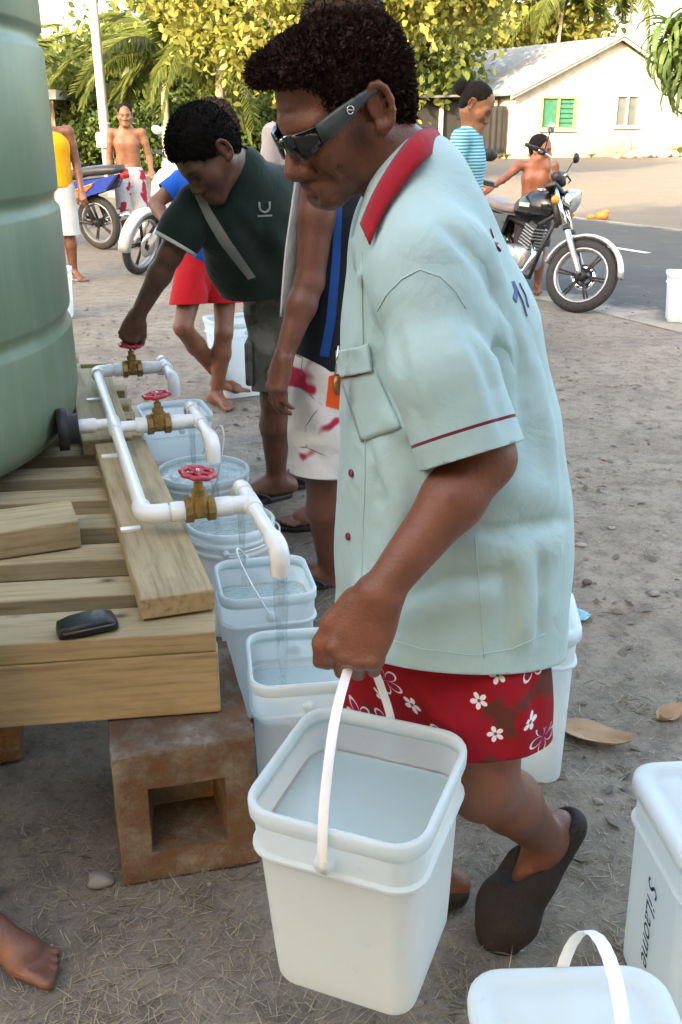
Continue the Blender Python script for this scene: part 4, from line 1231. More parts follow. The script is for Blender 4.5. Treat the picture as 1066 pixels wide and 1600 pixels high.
# ------------------------------------------------------------------ ground litter
M_STRAW = leaf_mat('dry_straw', (.27, .215, .145), (.56, .475, .34), .15)
rg = np.random.default_rng(5)
def blades(n, cx, cy, sx, sy, L, up, rg):
    c = np.stack([rg.normal(cx, sx, n), rg.normal(cy, sy, n)], 1); z = ground_h(c[:, 0], c[:, 1])
    a = rg.uniform(0, 2 * np.pi, n); el = np.abs(rg.normal(0, up, n)); l = L * rg.uniform(.4, 1.3, n)
    d = np.stack([np.cos(a) * np.cos(el), np.sin(a) * np.cos(el), np.sin(el)], 1)
    b = np.concatenate([c, (z + .002)[:, None]], 1); w = np.cross(d, [0, 0, 1.]); w /= np.linalg.norm(w, axis=1)[:, None] + 1e-6; w *= rg.uniform(.0004, .0011, n)[:, None]
    mid = b + d * (l * .55)[:, None] + np.array([0, 0, .15])[None] * (l * rg.uniform(-.1, .35, n))[:, None]; tip = b + d * l[:, None]
    tip[:, 2] = np.maximum(tip[:, 2], z + .002); mid[:, 2] = np.maximum(mid[:, 2], z + .003)
    v = np.stack([b - w, b + w, mid + w * .8, tip, mid - w * .8], 1)
    return v.reshape(-1, 3)
BV = []
for k in range(520):
    t = rg.random(); y = .75 + 5.0 * t ** 1.25; x = rg.uniform(-.75 - .3 * y, .8 + .35 * y)
    u_, v_ = (V(x, y, 0) - DO).dot(DU), (V(x, y, 0) - DO).dot(DV)
    if -2.7 < u_ < -.02 and v_ > .12: continue
    dens = 1.0 if y < 2.2 else .5
    BV.append(blades(int(rg.integers(10, 80) * dens), x, y, rg.uniform(.02, .10), rg.uniform(.02, .08), rg.uniform(.02, .06), rg.uniform(.08, .5), rg))
BV.append(blades(6000, .2, 1.6, .9, .8, .028, .05, rg)); BV.append(blades(1500, .8, 3.0, 1.2, 1.4, .03, .05, rg))
BV.append(blades(900, -.45, 1.35, .25, .25, .04, .25, rg))
bv = np.concatenate(BV); bf = np.arange(len(bv)).reshape(-1, 5)
straw = npmesh('dry_grass', bv, bf, M_STRAW, smooth=False); tag(straw, 'dry straw and dead grass scattered over the sand', 'dry grass', kind='stuff')
LB = []
for k in range(2600):
    y = 1.6 + 7.5 * rg.random() ** 1.1; x = rg.uniform(-.4 - .32 * y, .5 + .42 * y); n_ = rg.normal(size=3)
    if (V(x, y, 0) - DO).dot(DU) < 0 and (V(x, y, 0) - DO).dot(DV) > 0 and y < 5: continue
    L_ = .006 + .022 * rg.random() ** 2; a_ = rg.uniform(0, 6.28); d_ = np.array([math.cos(a_), math.sin(a_), 0]); e_ = np.array([-d_[1], d_[0], 0]) * rg.uniform(.25, .6); c_ = np.array([x, y, float(ground_h(x, y)[0]) + .003])
    LB.append(np.array([c_ - d_ * L_, c_ - e_ * L_ + [0, 0, .3 * L_], c_ + d_ * L_ + [0, 0, .25 * L_], c_ + e_ * L_ + [0, 0, .1 * L_]]))
lb = np.concatenate(LB); lit = npmesh('leaf_litter', lb, np.arange(len(lb)).reshape(-1, 4), leaf_mat('brown_leaf_litter', (.05, .04, .028), (.20, .15, .095), .05), smooth=False); tag(lit, 'scraps of dead brown leaves strewn over the sand', 'leaf litter', kind='stuff')
M_PEB = plain('coral_pebble', (.30, .27, .235), .9, var=.4, vscale=3)
ico = bmesh.new(); bmesh.ops.create_icosphere(ico, subdivisions=1, radius=1); iv = np.array([q.co[:] for q in ico.verts]); ifc = np.array([[q.index for q in f.verts] for f in ico.faces]); ico.free()
PVs, PFs = [], []; o_ = 0
for k in range(1100):
    y = .75 + 6 * rg.random() ** 1.3; x = rg.uniform(-.8 - .3 * y, .8 + .4 * y); s = .0022 + .006 * rg.random() ** 4 + (.008 if rg.random() < .015 else 0)
    v = iv * (1 + .25 * rg.normal(size=(len(iv), 1))) * s * np.array([1.2, 1, .65]) + np.array([x, y, float(ground_h(x, y)[0]) + s * .3]); PVs.append(v); PFs.append(ifc + o_); o_ += len(iv)
peb = npmesh('pebbles', np.concatenate(PVs), np.concatenate(PFs), M_PEB, smooth=False); tag(peb, 'small coral pebbles and clods lying in the sand', 'pebbles', kind='stuff')
def stone(label, c, s, seed, mat=None, name='stone'):
    bm = bmesh.new(); bmesh.ops.create_icosphere(bm, subdivisions=3, radius=1)
    for q in bm.verts:
        p = np.array(q.co); q.co = q.co * (1 + .22 * float(wob(p, 2.1, seed)) + .06 * float(wob(p, 6, seed + 3))); q.co = V(q.co.x * s[0], q.co.y * s[1], q.co.z * s[2])
    me = bpy.data.meshes.new(name); bm.to_mesh(me); bm.free(); o = finish(me, name, mat or M_PEB, smooth=True, loc=Vector(c) + V(0, 0, s[2] * .6)); tag(o, label, 'stone'); return o
stone('grey stone beside the left foot of the rusty block', atZ(158, 1382), (.028, .02, .017), 2)
stone('pale pebble in the sand right of the clog', atZ(935, 1255), (.011, .01, .008), 4)
stone('light pebble on the sand right of the shirt back', atZ(1022, 930), (.018, .013, .01), 6)
stone('dark pebble on the sand close behind the shirt back', atZ(917, 912), (.018, .013, .01), 8, plain('dark_stone', (.1, .09, .08), .9))
stone('flat pale stone on the sand right of the sleeve', atZ(908, 853), (.02, .013, .008), 9)
M_CARD = plain('dry_brown_leaf', (.42, .27, .15), .85, var=.25, vscale=14, bump=.4)
def dry_leaf(label, c, L, W, yaw, seed, mat=M_CARD, cat='leaf', name='dry_leaf', curl=.02):
    m = MB(); n = 10; vs = []
    for i in range(n + 1):
        t = i / n; w = W * math.sin(math.pi * (.06 + .9 * t)) ** .7
        for k in range(5):
            q = (k - 2) / 2; vs.append(V((t - .5) * L, q * w, .006 + curl * q * q + .008 * math.sin(t * 5 + seed) + .004 * math.sin(q * 4 + t * 9)))
    m.add(vs, [(i * 5 + k, i * 5 + k + 1, i * 5 + k + 6, i * 5 + k + 5) for i in range(n) for k in range(4)])
    o = m.build(name, mat, loc=c); o.rotation_euler = (0, 0, yaw); md = o.modifiers.new('t', 'SOLIDIFY'); md.thickness = .0012; tag(o, label, cat); return o
dry_leaf('big dry brown leaf on the sand behind the pail and shorts', atZ(925, 1155), .19, .045, R(-12), 1)
dry_leaf('small dry brown leaf at the right edge of the sand', atZ(1048, 1122), .09, .03, R(20), 3)
dry_leaf('blue and white wrapper on the sand behind the main man', atZ(911, 966), .06, .03, R(35), 5, plain('blue_foil', (.22, .45, .62), .3, .2, var=.4, vscale=40), 'wrapper', 'wrapper', .008)
fl_p = road_pt(0, 0); fp = atZ(938, 343)
m = MB(); m.ball(fp + V(.03, 0, .06), (.11, .09, .07)); m.ball(fp + V(-.14, .05, .04), (.09, .06, .04)); m.ball(fp + V(.08, .02, .11), (.07, .06, .05))
o = m.build('fallen_fruit', plain('orange_fruit', (.65, .20, .04), .5, var=.3)); tag(o, 'orange fallen fruit at the far edge of the road', 'fruit')
# rubble, stump and small plants in front of the house
for i, (a, b_, s) in enumerate(((6.1, -1.6, .34), (6.9, -1.4, .24), (5.3, -1.8, .22), (7.6, -1.5, .3), (8.3, -1.3, .28), (4.6, -1.7, .16))):
    stone(['rubble stone left of the stump by the house', 'rubble stone right of the stump by the house', 'small rubble stone under the white window', 'rubble stone toward the right end of the house wall', 'farthest right rubble stone by the house', 'leftmost rubble stone by the house'][i], hp(a, b_, 0), (s * 1.4, s, s * .7), 20 + i)
m = MB(); m.tube([hp(5.75, -.9, -.05), hp(5.75, -.9, .35), hp(5.85, -.9, .75), hp(5.9, -.9, .95)], [.42, .34, .26, .16], 12); o = m.build('tree_stump', M_TRUNK); tag(o, 'grey tapering stump in front of the cream house', 'stump')
for i, (a, b_, s) in enumerate(((-.9, -.8, .8), (1.15, -.9, 1.0), (6.6, -.7, .8), (9.1, -1., 1.5), (.5, -.7, .7), (-2.2, -.6, .9), (-3.6, -.7, .8), (3.9, -.8, .6), (7.9, -.8, .9))):
    t = thing('garden_plant', ['low leafy plant by the dark tarpaulin', 'fern-like plant below the green window', 'small bright plant right of the stump', 'taller shrub at the right end of the house wall', 'small plant by the house corner', 'leafy plant in front of the black cladding, nearer the house', 'leafy plant in front of the black cladding, farther from the house', 'small plant between the two house windows', 'plant behind the rubble right of the white window'][i], 'plant', hp(a, b_, 0), 'plants at the foot of the house', local=True)
    for k in range(16):
        o = strap(.75 * s, .05 * s, 1.8).build('leaf', M_BREAD, t, smooth=False) if k == 0 else lf.copy()
        if k == 0: lf = o
        else: COL.objects.link(o); o.parent = t
        o.rotation_euler = (0, -.5 + .07 * (k % 5) - .3, k * 2.4)

# ================================================================== motorbikes
M_TYRE = plain('tyre_rubber', (.03, .03, .031), .8, var=.35, vscale=25, bump=.4)
M_ALLOY = plain('dull_alloy', (.42, .42, .43), .38, .75, var=.2)
M_CHROME = plain('chrome', (.75, .76, .78), .12, 1., var=.05)
M_BLKPAINT = plain('black_gloss_paint', (.012, .012, .014), .18, coat=.5, var=.2)
M_BLKPL = plain('black_plastic', (.022, .022, .024), .5)
M_SEAT = plain('brown_grey_vinyl', (.19, .155, .15), .45, var=.15)
M_SEATBK = plain('black_vinyl', (.035, .035, .038), .4)
M_SILVER = plain('silver_paint', (.60, .61, .62), .25, .35, coat=.4, var=.06)
M_WHITEP = plain('white_paint', (.72, .72, .70), .3, coat=.3, var=.08)
M_BLUEP = plain('blue_paint', (.02, .05, .32), .25, coat=.4)
M_AMBER = plain('amber_lens', (.75, .27, .02), .25)
M_LENS = plain('clear_lens', (.62, .65, .66), .08, .5)
M_YEL = plain('yellow_sticker', (.75, .42, .02), .4)
M_ORG = plain('red_flame_sticker', (.65, .10, .02), .35)
M_REDL = plain('red_reflector', (.4, .01, .01), .25)
def wheel(t, c, r, w, steer=None, spokes=6, disc=True, rimm=None, T=lambda p: p, name='wheel'):
    Y = Matrix.Rotation(math.pi / 2, 3, 'X')
    fn = lambda m: [m.v.__setitem__(i, tuple(T(Vector(p)))) for i, p in enumerate(m.v)]
    m = MB(); pf = []; wt = w / 2
    for k in range(15):
        a = 2 * math.pi * k / 14; pf.append((r - wt * 1.15 + wt * 1.15 * math.cos(a), wt * math.sin(a)))
    m.lathe(pf, 48, c, Y); fn(m); ty = m.build('wheel', M_TYRE, t)
    ri = r - wt * 2.1
    m = MB(); m.lathe([(ri, -wt * .8), (ri + .012, -wt * .85), (ri + .012, -wt * .6), (ri - .004, -wt * .4), (ri - .004, wt * .4), (ri + .012, wt * .6), (ri + .012, wt * .85), (ri, wt * .8), (ri - .014, wt * .4), (ri - .014, -wt * .4), (ri, -wt * .8)], 48, c, Y); fn(m); m.build('rim', rimm or M_ALLOY, ty)
    m = MB(); m.lathe([(.001, -.05), (.035, -.05), (.045, -.03), (.045, .03), (.035, .05), (.001, .05)], 16, c, Y); fn(m); m.build('hub', M_BLKPL, ty)
    for k in range(spokes):
        for d in (-.13, .13):
            a = 2 * math.pi * k / spokes; p0 = Vector(c) + V(math.cos(a + d) * .03, 0, math.sin(a + d) * .03); p1 = Vector(c) + V(math.cos(a + d * .55) * (ri - .008), 0, math.sin(a + d * .55) * (ri - .008))
            m = MB().tube([p0, p1], [.010, .007], 6); fn(m); m.build('spoke', M_BLKPL if spokes < 8 else M_ALLOY, ty)
    if disc:
        m = MB(); m.lathe([(.055, -.062), (.11, -.062), (.11, -.057), (.055, -.057), (.055, -.062)], 32, c, Y); fn(m); m.build('brake_disc', M_CHROME, ty)
    return ty
def mirror(t, base, tip, rad, facing, T, mat=None, name='mirror'):
    m = MB(); mid = base.lerp(tip, .5) + V(.0, 0, .03); m.tube([T(base), T(mid), T(tip)], .005, 6)
    mo = m.build('mirror_stalk', M_BLKPL, t)
    f = frame(facing, V(0, 0, 1)); m = MB(); lp = []
    for i, (rr, d) in enumerate(((.3, -.022), (.8, -.016), (1., 0), (1., .006), (.92, .008))):
        lp.append([T(tip + f @ V(d, rad[0] * rr * math.cos(a), rad[1] * rr * math.sin(a) + rad[1] * .4)) for a in [2 * math.pi * k / 20 for k in range(20)]])
    m.loft(lp, True, True); m.build('mirror_head', mat or M_BLKPL, mo)
    m = MB(); m.loft([[T(tip + f @ V(.009, rad[0] * q * math.cos(a), rad[1] * q * math.sin(a) + rad[1] * .4)) for a in [2 * math.pi * k / 20 for k in range(20)]] for q in (.88, .02)], False, True); m.build('mirror_glass', M_LENS, mo)
def motorbike(label, front, heading, lean, steer, tank_mat=M_BLKPAINT, fender=None, seat=None, group='motorbikes by the road'):
    """origin under the rear axle; x forward, y left"""
    wb = 1.27; r = .305
    t = thing('motorbike', label, 'motorbike', (0, 0, 0), group, local=True)
    h = V(math.cos(heading), math.sin(heading), 0); t.location = Vector(front) - h * (wb + .03); t.rotation_euler = (lean, 0, heading)
    rake = R(26); ax0 = V(wb - .40, 0, .80); axd = V(-math.sin(rake), 0, math.cos(rake)); S = Matrix.Rotation(steer, 3, axd)
    T = lambda p: ax0 + S @ (Vector(p) - ax0)
    wheel(t, V(0, 0, r), r, .10, disc=False)
    wheel(t, V(wb, 0, r), r, .085, T=T)
    for s in (1, -1):
        top = ax0 + axd * .20 + V(.03, s * .095, 0); bot = V(wb, s * .08, r)
        d = (bot - top); m = MB(); m.tube([T(top), T(top + d * .55)], .019, 12); fk = m.build('fork_tube', M_CHROME, t)
        m = MB(); m.tube([T(top + d * .5), T(top + d * .53), T(top + d * .97), T(bot)], [.024, .027, .025, .022], 12); m.build('fork_leg', M_ALLOY, fk)
        m = MB(); m.tube([T(top + d * .48), T(top + d * .53)], .029, 12); m.build('dust_seal', M_BLKPL, fk)
        m = MB(); ip = ax0 + axd * .02 + V(.06, s * .19, 0); m.tube([T(ip + V(0, -s * .09, 0)), T(ip)], .009, 8); io = m.build('indicator_stem', M_CHROME, t)
        m = MB(); m.ball(T(ip + V(0, s * .02, 0)), (.035, .035, .035), 14, 8); m.build('indicator', M_AMBER, io)
        # handlebars, grips and levers
        b0 = ax0 + axd * .2; pts = [b0 + V(.0, s * .02, .02), b0 + V(-.01, s * .12, .07), b0 + V(-.02, s * .22, .16), b0 + V(-.07, s * .30, .17), b0 + V(-.10, s * .33, .17)]
        hb = MB().tube([T(p) for p in pts], .011, 8).build('handlebar', M_CHROME, t)
        MB().tube([T(pts[-1]), T(pts[-1] + V(-.06, s * .115, -.006))], [.017, .016], 10).build('grip', M_BLKPL, hb)
        MB().box(T(pts[-2]), (.06, .05, .05), S, .01).build('switch_block', M_BLKPL, hb)
        MB().tube([T(pts[-2] + V(.04, 0, 0)), T(pts[-2] + V(.05, s * .08, -.01)), T(pts[-2] + V(.0, s * .17, -.015))], [.008, .007, .005], 6).build('lever', M_BLKPL, hb)
        mirror(t, pts[-2] + V(.02, 0, .02), pts[-2] + V(.04, s * .06, .16), (.055, .042), V(-1, 0, 0), T, M_CHROME if s < 0 else None)
        MB().tube([V(-.02, s * .1, r + .04), V(.12, s * .12, .62)], [.028, .022], 10).build('rear_shock', M_CHROME, t)
    # mudguard
    m = MB(); lp = []
    for i in range(17):
        a = R(8 + i * 165 / 16); rr = r + .035; c0 = V(wb + rr * math.cos(a), 0, r + rr * math.sin(a)); o_ = V(math.cos(a), 0, math.sin(a))
        lp.append([T(c0 + V(0, y, 0) + o_ * dz) for y, dz in ((-.055, -.03), (-.045, -.004), (0, .008), (.045, -.004), (.055, -.03), (.043, -.01), (0, .002), (-.043, -.01))])
    m.loft(lp, True, True); m.build('mudguard', fender or M_SILVER, t)
    # headlight and clocks
    hc = ax0 + axd * .06 + V(.16, 0, .03); m = MB(); Yr = Matrix.Rotation(math.pi / 2 + .1, 3, 'Y')
    m.lathe([(.001, -.12), (.05, -.11), (.08, -.06), (.092, 0), (.094, .012), (.088, .016)], 24, hc, Yr); m.v = [tuple(T(p)) for p in m.v]; hl = m.build('headlight', M_CHROME, t)
    m = MB(); m.lathe([(.088, .014), (.06, .03), (.001, .036)], 24, hc, Yr); m.v = [tuple(T(p)) for p in m.v]; m.build('lens', M_LENS, hl)
    for s in (1, -1):
        m = MB(); m.lathe([(.001, -.05), (.035, -.05), (.045, -.01), (.047, .015), (.042, .02), (.001, .02)], 20, ax0 + axd * .27 + V(.05, s * .055, 0), Matrix.Rotation(-R(35), 3, 'Y')); m.v = [tuple(T(p)) for p in m.v]; m.build('instrument', M_BLKPL, t)
    MB().box(T(ax0 + axd * .17), (.1, .24, .04), S @ Matrix.Rotation(-rake, 3, 'Y'), .01).build('fork_yoke', M_BLKPL, t)
    # fly screen remnant
    # tank, seat, side panel
    lp = []
    for x, zc, hy, hz in ((.36, .74, .05, .05), (.40, .76, .095, .085), (.52, .79, .125, .12), (.66, .805, .135, .13), (.78, .80, .115, .115), (.845, .79, .07, .07), (.86, .785, .03, .03)):
        lp.append([V(x, hy * math.copysign(abs(math.cos(a)) ** .75, math.cos(a)), zc + hz * math.copysign(abs(math.sin(a)) ** .8, math.sin(a)) * (1 if math.sin(a) > 0 else .7)) for a in [2 * math.pi * k / 24 for k in range(24)]])
    tk = MB().loft(lp, True, True).build('fuel_tank', tank_mat, t)
    MB().lathe([(.035, 0), (.037, .012), (.028, .018), (.001, .018)], 18, (.62, 0, .93)).build('fuel_cap', M_CHROME, tk)
    for s in (1, -1): MB().box((.6, s * .137, .80), (.14, .006, .035), bevel=.002).build('badge', M_CHROME, tk, smooth=False)
    lp = []
    for x, zc, hy, hz in ((-.30, .80, .06, .02), (-.27, .81, .11, .04), (-.05, .80, .125, .05), (.08, .775, .125, .045), (.2, .755, .12, .045), (.36, .755, .09, .045), (.40, .76, .06, .03)):
        lp.append([V(x, hy * math.copysign(abs(math.cos(a)) ** .6, math.cos(a)), zc + hz * math.copysign(abs(math.sin(a)) ** .7, math.sin(a))) for a in [2 * math.pi * k / 20 for k in range(20)]])
    MB().loft(lp, True, True).build('seat', seat or M_SEAT, t)
    for s in (1, -1):
        MB().add([V(.05, s * .115, .70), V(.36, s * .12, .70), V(.30, s * .13, .52), V(.12, s * .13, .55), V(.05, s * .09, .70), V(.36, s * .09, .70), V(.30, s * .1, .52), V(.12, s * .1, .55)], [(0, 1, 2, 3), (7, 6, 5, 4), (0, 4, 5, 1), (1, 5, 6, 2), (2, 6, 7, 3), (3, 7, 4, 0)]).build('side_panel', tank_mat, t, smooth=False)
    # engine
    MB().box((.50, 0, .36), (.34, .25, .2), bevel=.05).build('crankcase', M_ALLOY, t)
    for k in range(7): MB().box((.60 + k * .008, 0, .47 + k * .026), (.17 - .006 * k, .16, .012), Matrix.Rotation(R(18), 3, 'Y'), .003).build('cooling_fin', M_ALLOY, t, smooth=False)
    MB().box((.625, 0, .55), (.11, .11, .24), Matrix.Rotation(R(18), 3, 'Y'), .01).build('cylinder', M_BLKPL, t)
    MB().lathe([(.001, .14), (.085, .14), (.1, .12), (.1, 0)], 24, (.46, 0, .36), Matrix.Rotation(math.pi / 2, 3, 'X')).build('clutch_cover', M_ALLOY, t)
    MB().tube([V(.68, -.05, .5), V(.80, -.1, .40), V(.74, -.13, .26), V(.45, -.15, .2), V(.1, -.15, .24), V(.05, -.155, .25)], .021, 10).build('exhaust_pipe', M_CHROME, t)
    MB().tube([V(.06, -.155, .25), V(.0, -.16, .265), V(-.38, -.17, .33), V(-.42, -.17, .335)], [.025, .042, .045, .03], 14).build('silencer', M_CHROME, t)
    m = MB()
    m.tube([ax0 - axd * .05, V(.62, 0, .62), V(.3, 0, .66), V(-.2, 0, .72)], .022, 8); m.tube([ax0 - axd * .08, V(.74, 0, .42), V(.66, 0, .2), V(.3, 0, .2), V(.2, 0, .62)], .019, 8)
    m.tube([ax0 - axd * .14, ax0 + axd * .12], .032, 12)
    for s in (1, -1): m.tube([V(.28, s * .09, .3), V(0, s * .1, r)], .017, 8); m.tube([V(.2, s * .08, .6), V(-.25, s * .1, .72)], .014, 8)
    m.build('frame', M_BLKPL, t)
    MB().tube([V(.32, .13, .22), V(.2, .33, .012 + .04)], .011, 8).build('side_stand', M_BLKPL, t)
    lp = []
    for i in range(9):
        a = R(20 + i * 120 / 8); rr = r + .05; c0 = V(rr * math.cos(a), 0, r + rr * math.sin(a)); o_ = V(math.cos(a), 0, math.sin(a)); lp.append([c0 + V(0, y, 0) + o_ * dz for y, dz in ((-.07, -.03), (0, .008), (.07, -.03), (.05, -.02), (0, .0), (-.05, -.02))])
    MB().loft(lp, True, True).build('rear_mudguard', tank_mat, t)
    MB().box((-.36, 0, .70), (.07, .12, .08), bevel=.02).build('tail_light', M_REDL, t)
    return t
mf = atZ(893, 488)
motorbike('black motorbike with chrome forks standing at the road edge', mf, R(-64), R(-7), R(34))
motorbike('silver motorbike almost hidden behind the main man\'s back', (.40, 6.3, 0), R(-100), R(-5), R(10), M_SILVER, None, M_SEATBK)

def moped(label, front, heading, lean, steer, body, panel, sticker, seat=M_SEATBK, group='mopeds behind the tank', basket=False):
    wb = 1.22; r = .285
    t = thing('moped', label, 'moped', (0, 0, 0), group, local=True)
    h = V(math.cos(heading), math.sin(heading), 0); t.location = Vector(front) - h * wb * 1.14; t.scale = (1.14,) * 3; t.rotation_euler = (lean, 0, heading)
    rake = R(26); ax0 = V(wb - .36, 0, .72); axd = V(-math.sin(rake), 0, math.cos(rake)); S = Matrix.Rotation(steer, 3, axd); T = lambda p: ax0 + S @ (Vector(p) - ax0)
    wheel(t, V(0, 0, r), r, .08, spokes=5, disc=False); wheel(t, V(wb, 0, r), r, .07, T=T, spokes=5)
    for s in (1, -1):
        top = ax0 + V(0, s * .075, -.05); bot = V(wb, s * .07, r)
        MB().tube([T(top), T(top.lerp(bot, .5)), T(bot)], [.026, .03, .026], 12).build('fork_leg', M_WHITEP if body is M_SILVER else M_BLKPL, t)
        b0 = ax0 + axd * .22; pts = [b0 + V(0, s * .03, 0), b0 + V(-.02, s * .16, .04), b0 + V(-.07, s * .22, .05)]
        hb = MB().tube([T(p) for p in pts], .012, 8).build('handlebar', M_BLKPL, t)
        MB().tube([T(pts[-1]), T(pts[-1] + V(-.04, s * .11, 0))], [.018, .017], 10).build('grip', M_BLKPL, hb)
        mirror(t, pts[1], pts[1] + V(.02, s * .1, .2), (.06, .04), V(-1, 0, 0), T, M_SILVER)
        MB().tube([V(-.02, s * .1, r + .04), V(.1, s * .11, .60)], [.028, .022], 10).build('rear_shock', M_BLKPL, t)
    # cowl over the bars with a headlight
    lp = []; cb = ax0 + axd * .22
    for x, hy, hz in ((-.09, .06, .03), (-.05, .14, .05), (.03, .155, .075), (.09, .12, .075), (.13, .07, .05), (.14, .02, .02)):
        lp.append([T(cb + V(x, hy * math.cos(a), hz * math.sin(a) + .01 - x * .2)) for a in [2 * math.pi * k / 20 for k in range(20)]])
    cw = MB().loft(lp, True, True).build('handlebar_cowl', body, t)
    MB().ball(T(cb + V(.115, 0, -.01)), (.04, .085, .045), 16, 8, S).build('headlight', M_LENS, cw)
    # front apron
    lp = []
    for z, x, hy, d in ((.93, .86, .05, .03), (.88, .90, .11, .06), (.78, .95, .15, .08), (.66, .96, .16, .08), (.52, .90, .15, .07), (.40, .80, .13, .05), (.30, .70, .10, .04), (.26, .66, .08, .03)):
        lp.append([V(x - .0 + d * math.cos(a) - .3 * d, hy * math.sin(a), z) for a in [2 * math.pi * k / 20 for k in range(20)]])
    ap = MB().loft(lp, True, True).build('apron', body, t)
    for s in (1, -1):
        MB().add([V(.985, s * .10, .80), V(.99, s * .075, .74), V(.97, s * .135, .66), V(.955, s * .15, .74)] + [V(.975, s * .095, .80), V(.98, s * .07, .74), V(.96, s * .128, .66), V(.945, s * .142, .74)], [(0, 1, 2, 3), (7, 6, 5, 4), (0, 4, 5, 1), (1, 5, 6, 2), (2, 6, 7, 3), (3, 7, 4, 0)]).build('sticker', sticker, ap, smooth=False)
        # leg shields
        MB().add([V(.93, s * .13, .84), V(.86, s * .23, .72), V(.78, s * .24, .5), V(.7, s * .17, .3), V(.8, s * .12, .36), V(.92, s * .12, .6)] + [V(.915, s * .12, .84), V(.845, s * .22, .72), V(.765, s * .23, .5), V(.685, s * .16, .3), V(.785, s * .11, .36), V(.905, s * .11, .6)],
                 [(0, 1, 2, 3, 4, 5), (11, 10, 9, 8, 7, 6)] + [(k, k + 6, (k + 1) % 6 + 6, (k + 1) % 6) for k in range(6)]).build('leg_shield', panel, t, smooth=False)
        vs = [V(.62, s * .13, .56), V(.3, s * .14, .70), V(-.2, s * .13, .76), V(-.40, s * .08, .80), V(-.25, s * .12, .64), V(.2, s * .14, .52), V(.5, s * .13, .44)]
        MB().add(vs + [p - V(0, s * .05, 0) for p in vs], [tuple(range(7)), tuple(range(13, 6, -1))] + [(k, k + 7, (k + 1) % 7 + 7, (k + 1) % 7) for k in range(7)]).build('side_panel', body if body is not M_SILVER else panel, t, smooth=False)
        vs = [V(.52, s * .136, .50), V(.25, s * .146, .60), V(-.12, s * .138, .70), V(-.02, s * .142, .63), V(.12, s * .148, .56), V(.3, s * .145, .5)]
        fo_ = MB().add(vs + [p + V(0, s * .004, 0) for p in vs], [tuple(range(6)), tuple(range(11, 5, -1))] + [(k, k + 6, (k + 1) % 6 + 6, (k + 1) % 6) for k in range(6)]).build('flame_sticker', M_ORG if body is not M_SILVER else sticker, t, smooth=False)
        vs = [V(.55, s * .139, .515), V(.25, s * .149, .615), V(-.12, s * .141, .715), V(-.1, s * .142, .70), V(.26, s * .15, .60), V(.53, s * .14, .50)]
        MB().add(vs + [p + V(0, s * .005, 0) for p in vs], [tuple(range(6)), tuple(range(11, 5, -1))] + [(k, k + 6, (k + 1) % 6 + 6, (k + 1) % 6) for k in range(6)]).build('yellow_stripe', M_YEL, fo_, smooth=False)
    lp = []
    for i in range(13):
        a = R(-5 + i * 150 / 12); rr = r + .03; c0 = V(wb + rr * math.cos(a), 0, r + rr * math.sin(a)); o_ = V(math.cos(a), 0, math.sin(a)); lp.append([T(c0 + V(0, y, 0) + o_ * dz) for y, dz in ((-.06, -.045), (-.045, -.004), (0, .008), (.045, -.004), (.06, -.045), (.043, -.012), (0, .0), (-.043, -.012))])
    MB().loft(lp, True, True).build('mudguard', body, t)
    lp = []
    for x, zc, hy, hz in ((-.42, .86, .05, .02), (-.38, .86, .10, .04), (-.15, .85, .125, .05), (.05, .83, .13, .05), (.2, .79, .12, .045), (.38, .77, .08, .04), (.42, .77, .05, .02)):
        lp.append([V(x, hy * math.copysign(abs(math.cos(a)) ** .6, math.cos(a)), zc + hz * math.copysign(abs(math.sin(a)) ** .7, math.sin(a)) - .02) for a in [2 * math.pi * k / 20 for k in range(20)]])
    MB().loft(lp, True, True).build('seat', seat, t)
    MB().box((.45, 0, .33), (.34, .22, .18), bevel=.05).build('engine', M_ALLOY, t)
    MB().tube([V(.5, -.1, .3), V(.3, -.14, .2), V(.1, -.15, .25), V(-.3, -.16, .36)], [.02, .02, .04, .042], 12).build('silencer', M_CHROME, t)
    m = MB(); m.tube([ax0 + axd * .1, ax0 - axd * .1, V(.68, 0, .5), V(.42, 0, .42), V(.1, 0, .6), V(-.35, 0, .74)], .03, 8); m.tube([V(.35, .09, .33), V(0, .1, r)], .018, 8); m.tube([V(.35, -.09, .33), V(0, -.1, r)], .018, 8); m.build('frame', M_BLKPL, t)
    MB().box((-.44, 0, .78), (.06, .1, .06), bevel=.015).build('tail_light', M_REDL, t)
    MB().tube([V(.3, .12, .22), V(.2, .3, .05)], .011, 8).build('side_stand', M_BLKPL, t)
    return t
sf = atZ(218, 428)
moped('silver moped with yellow chevron sticker, front wheel toward the tank', sf, R(-130), R(-6), R(18), M_SILVER, M_WHITEP, M_YEL)
moped('blue moped with red flame stickers and black seat beside the yellow shirt', (-4.2, 13.0, 0), R(152), R(-5), R(10), M_BLUEP, M_BLUEP, M_ORG)

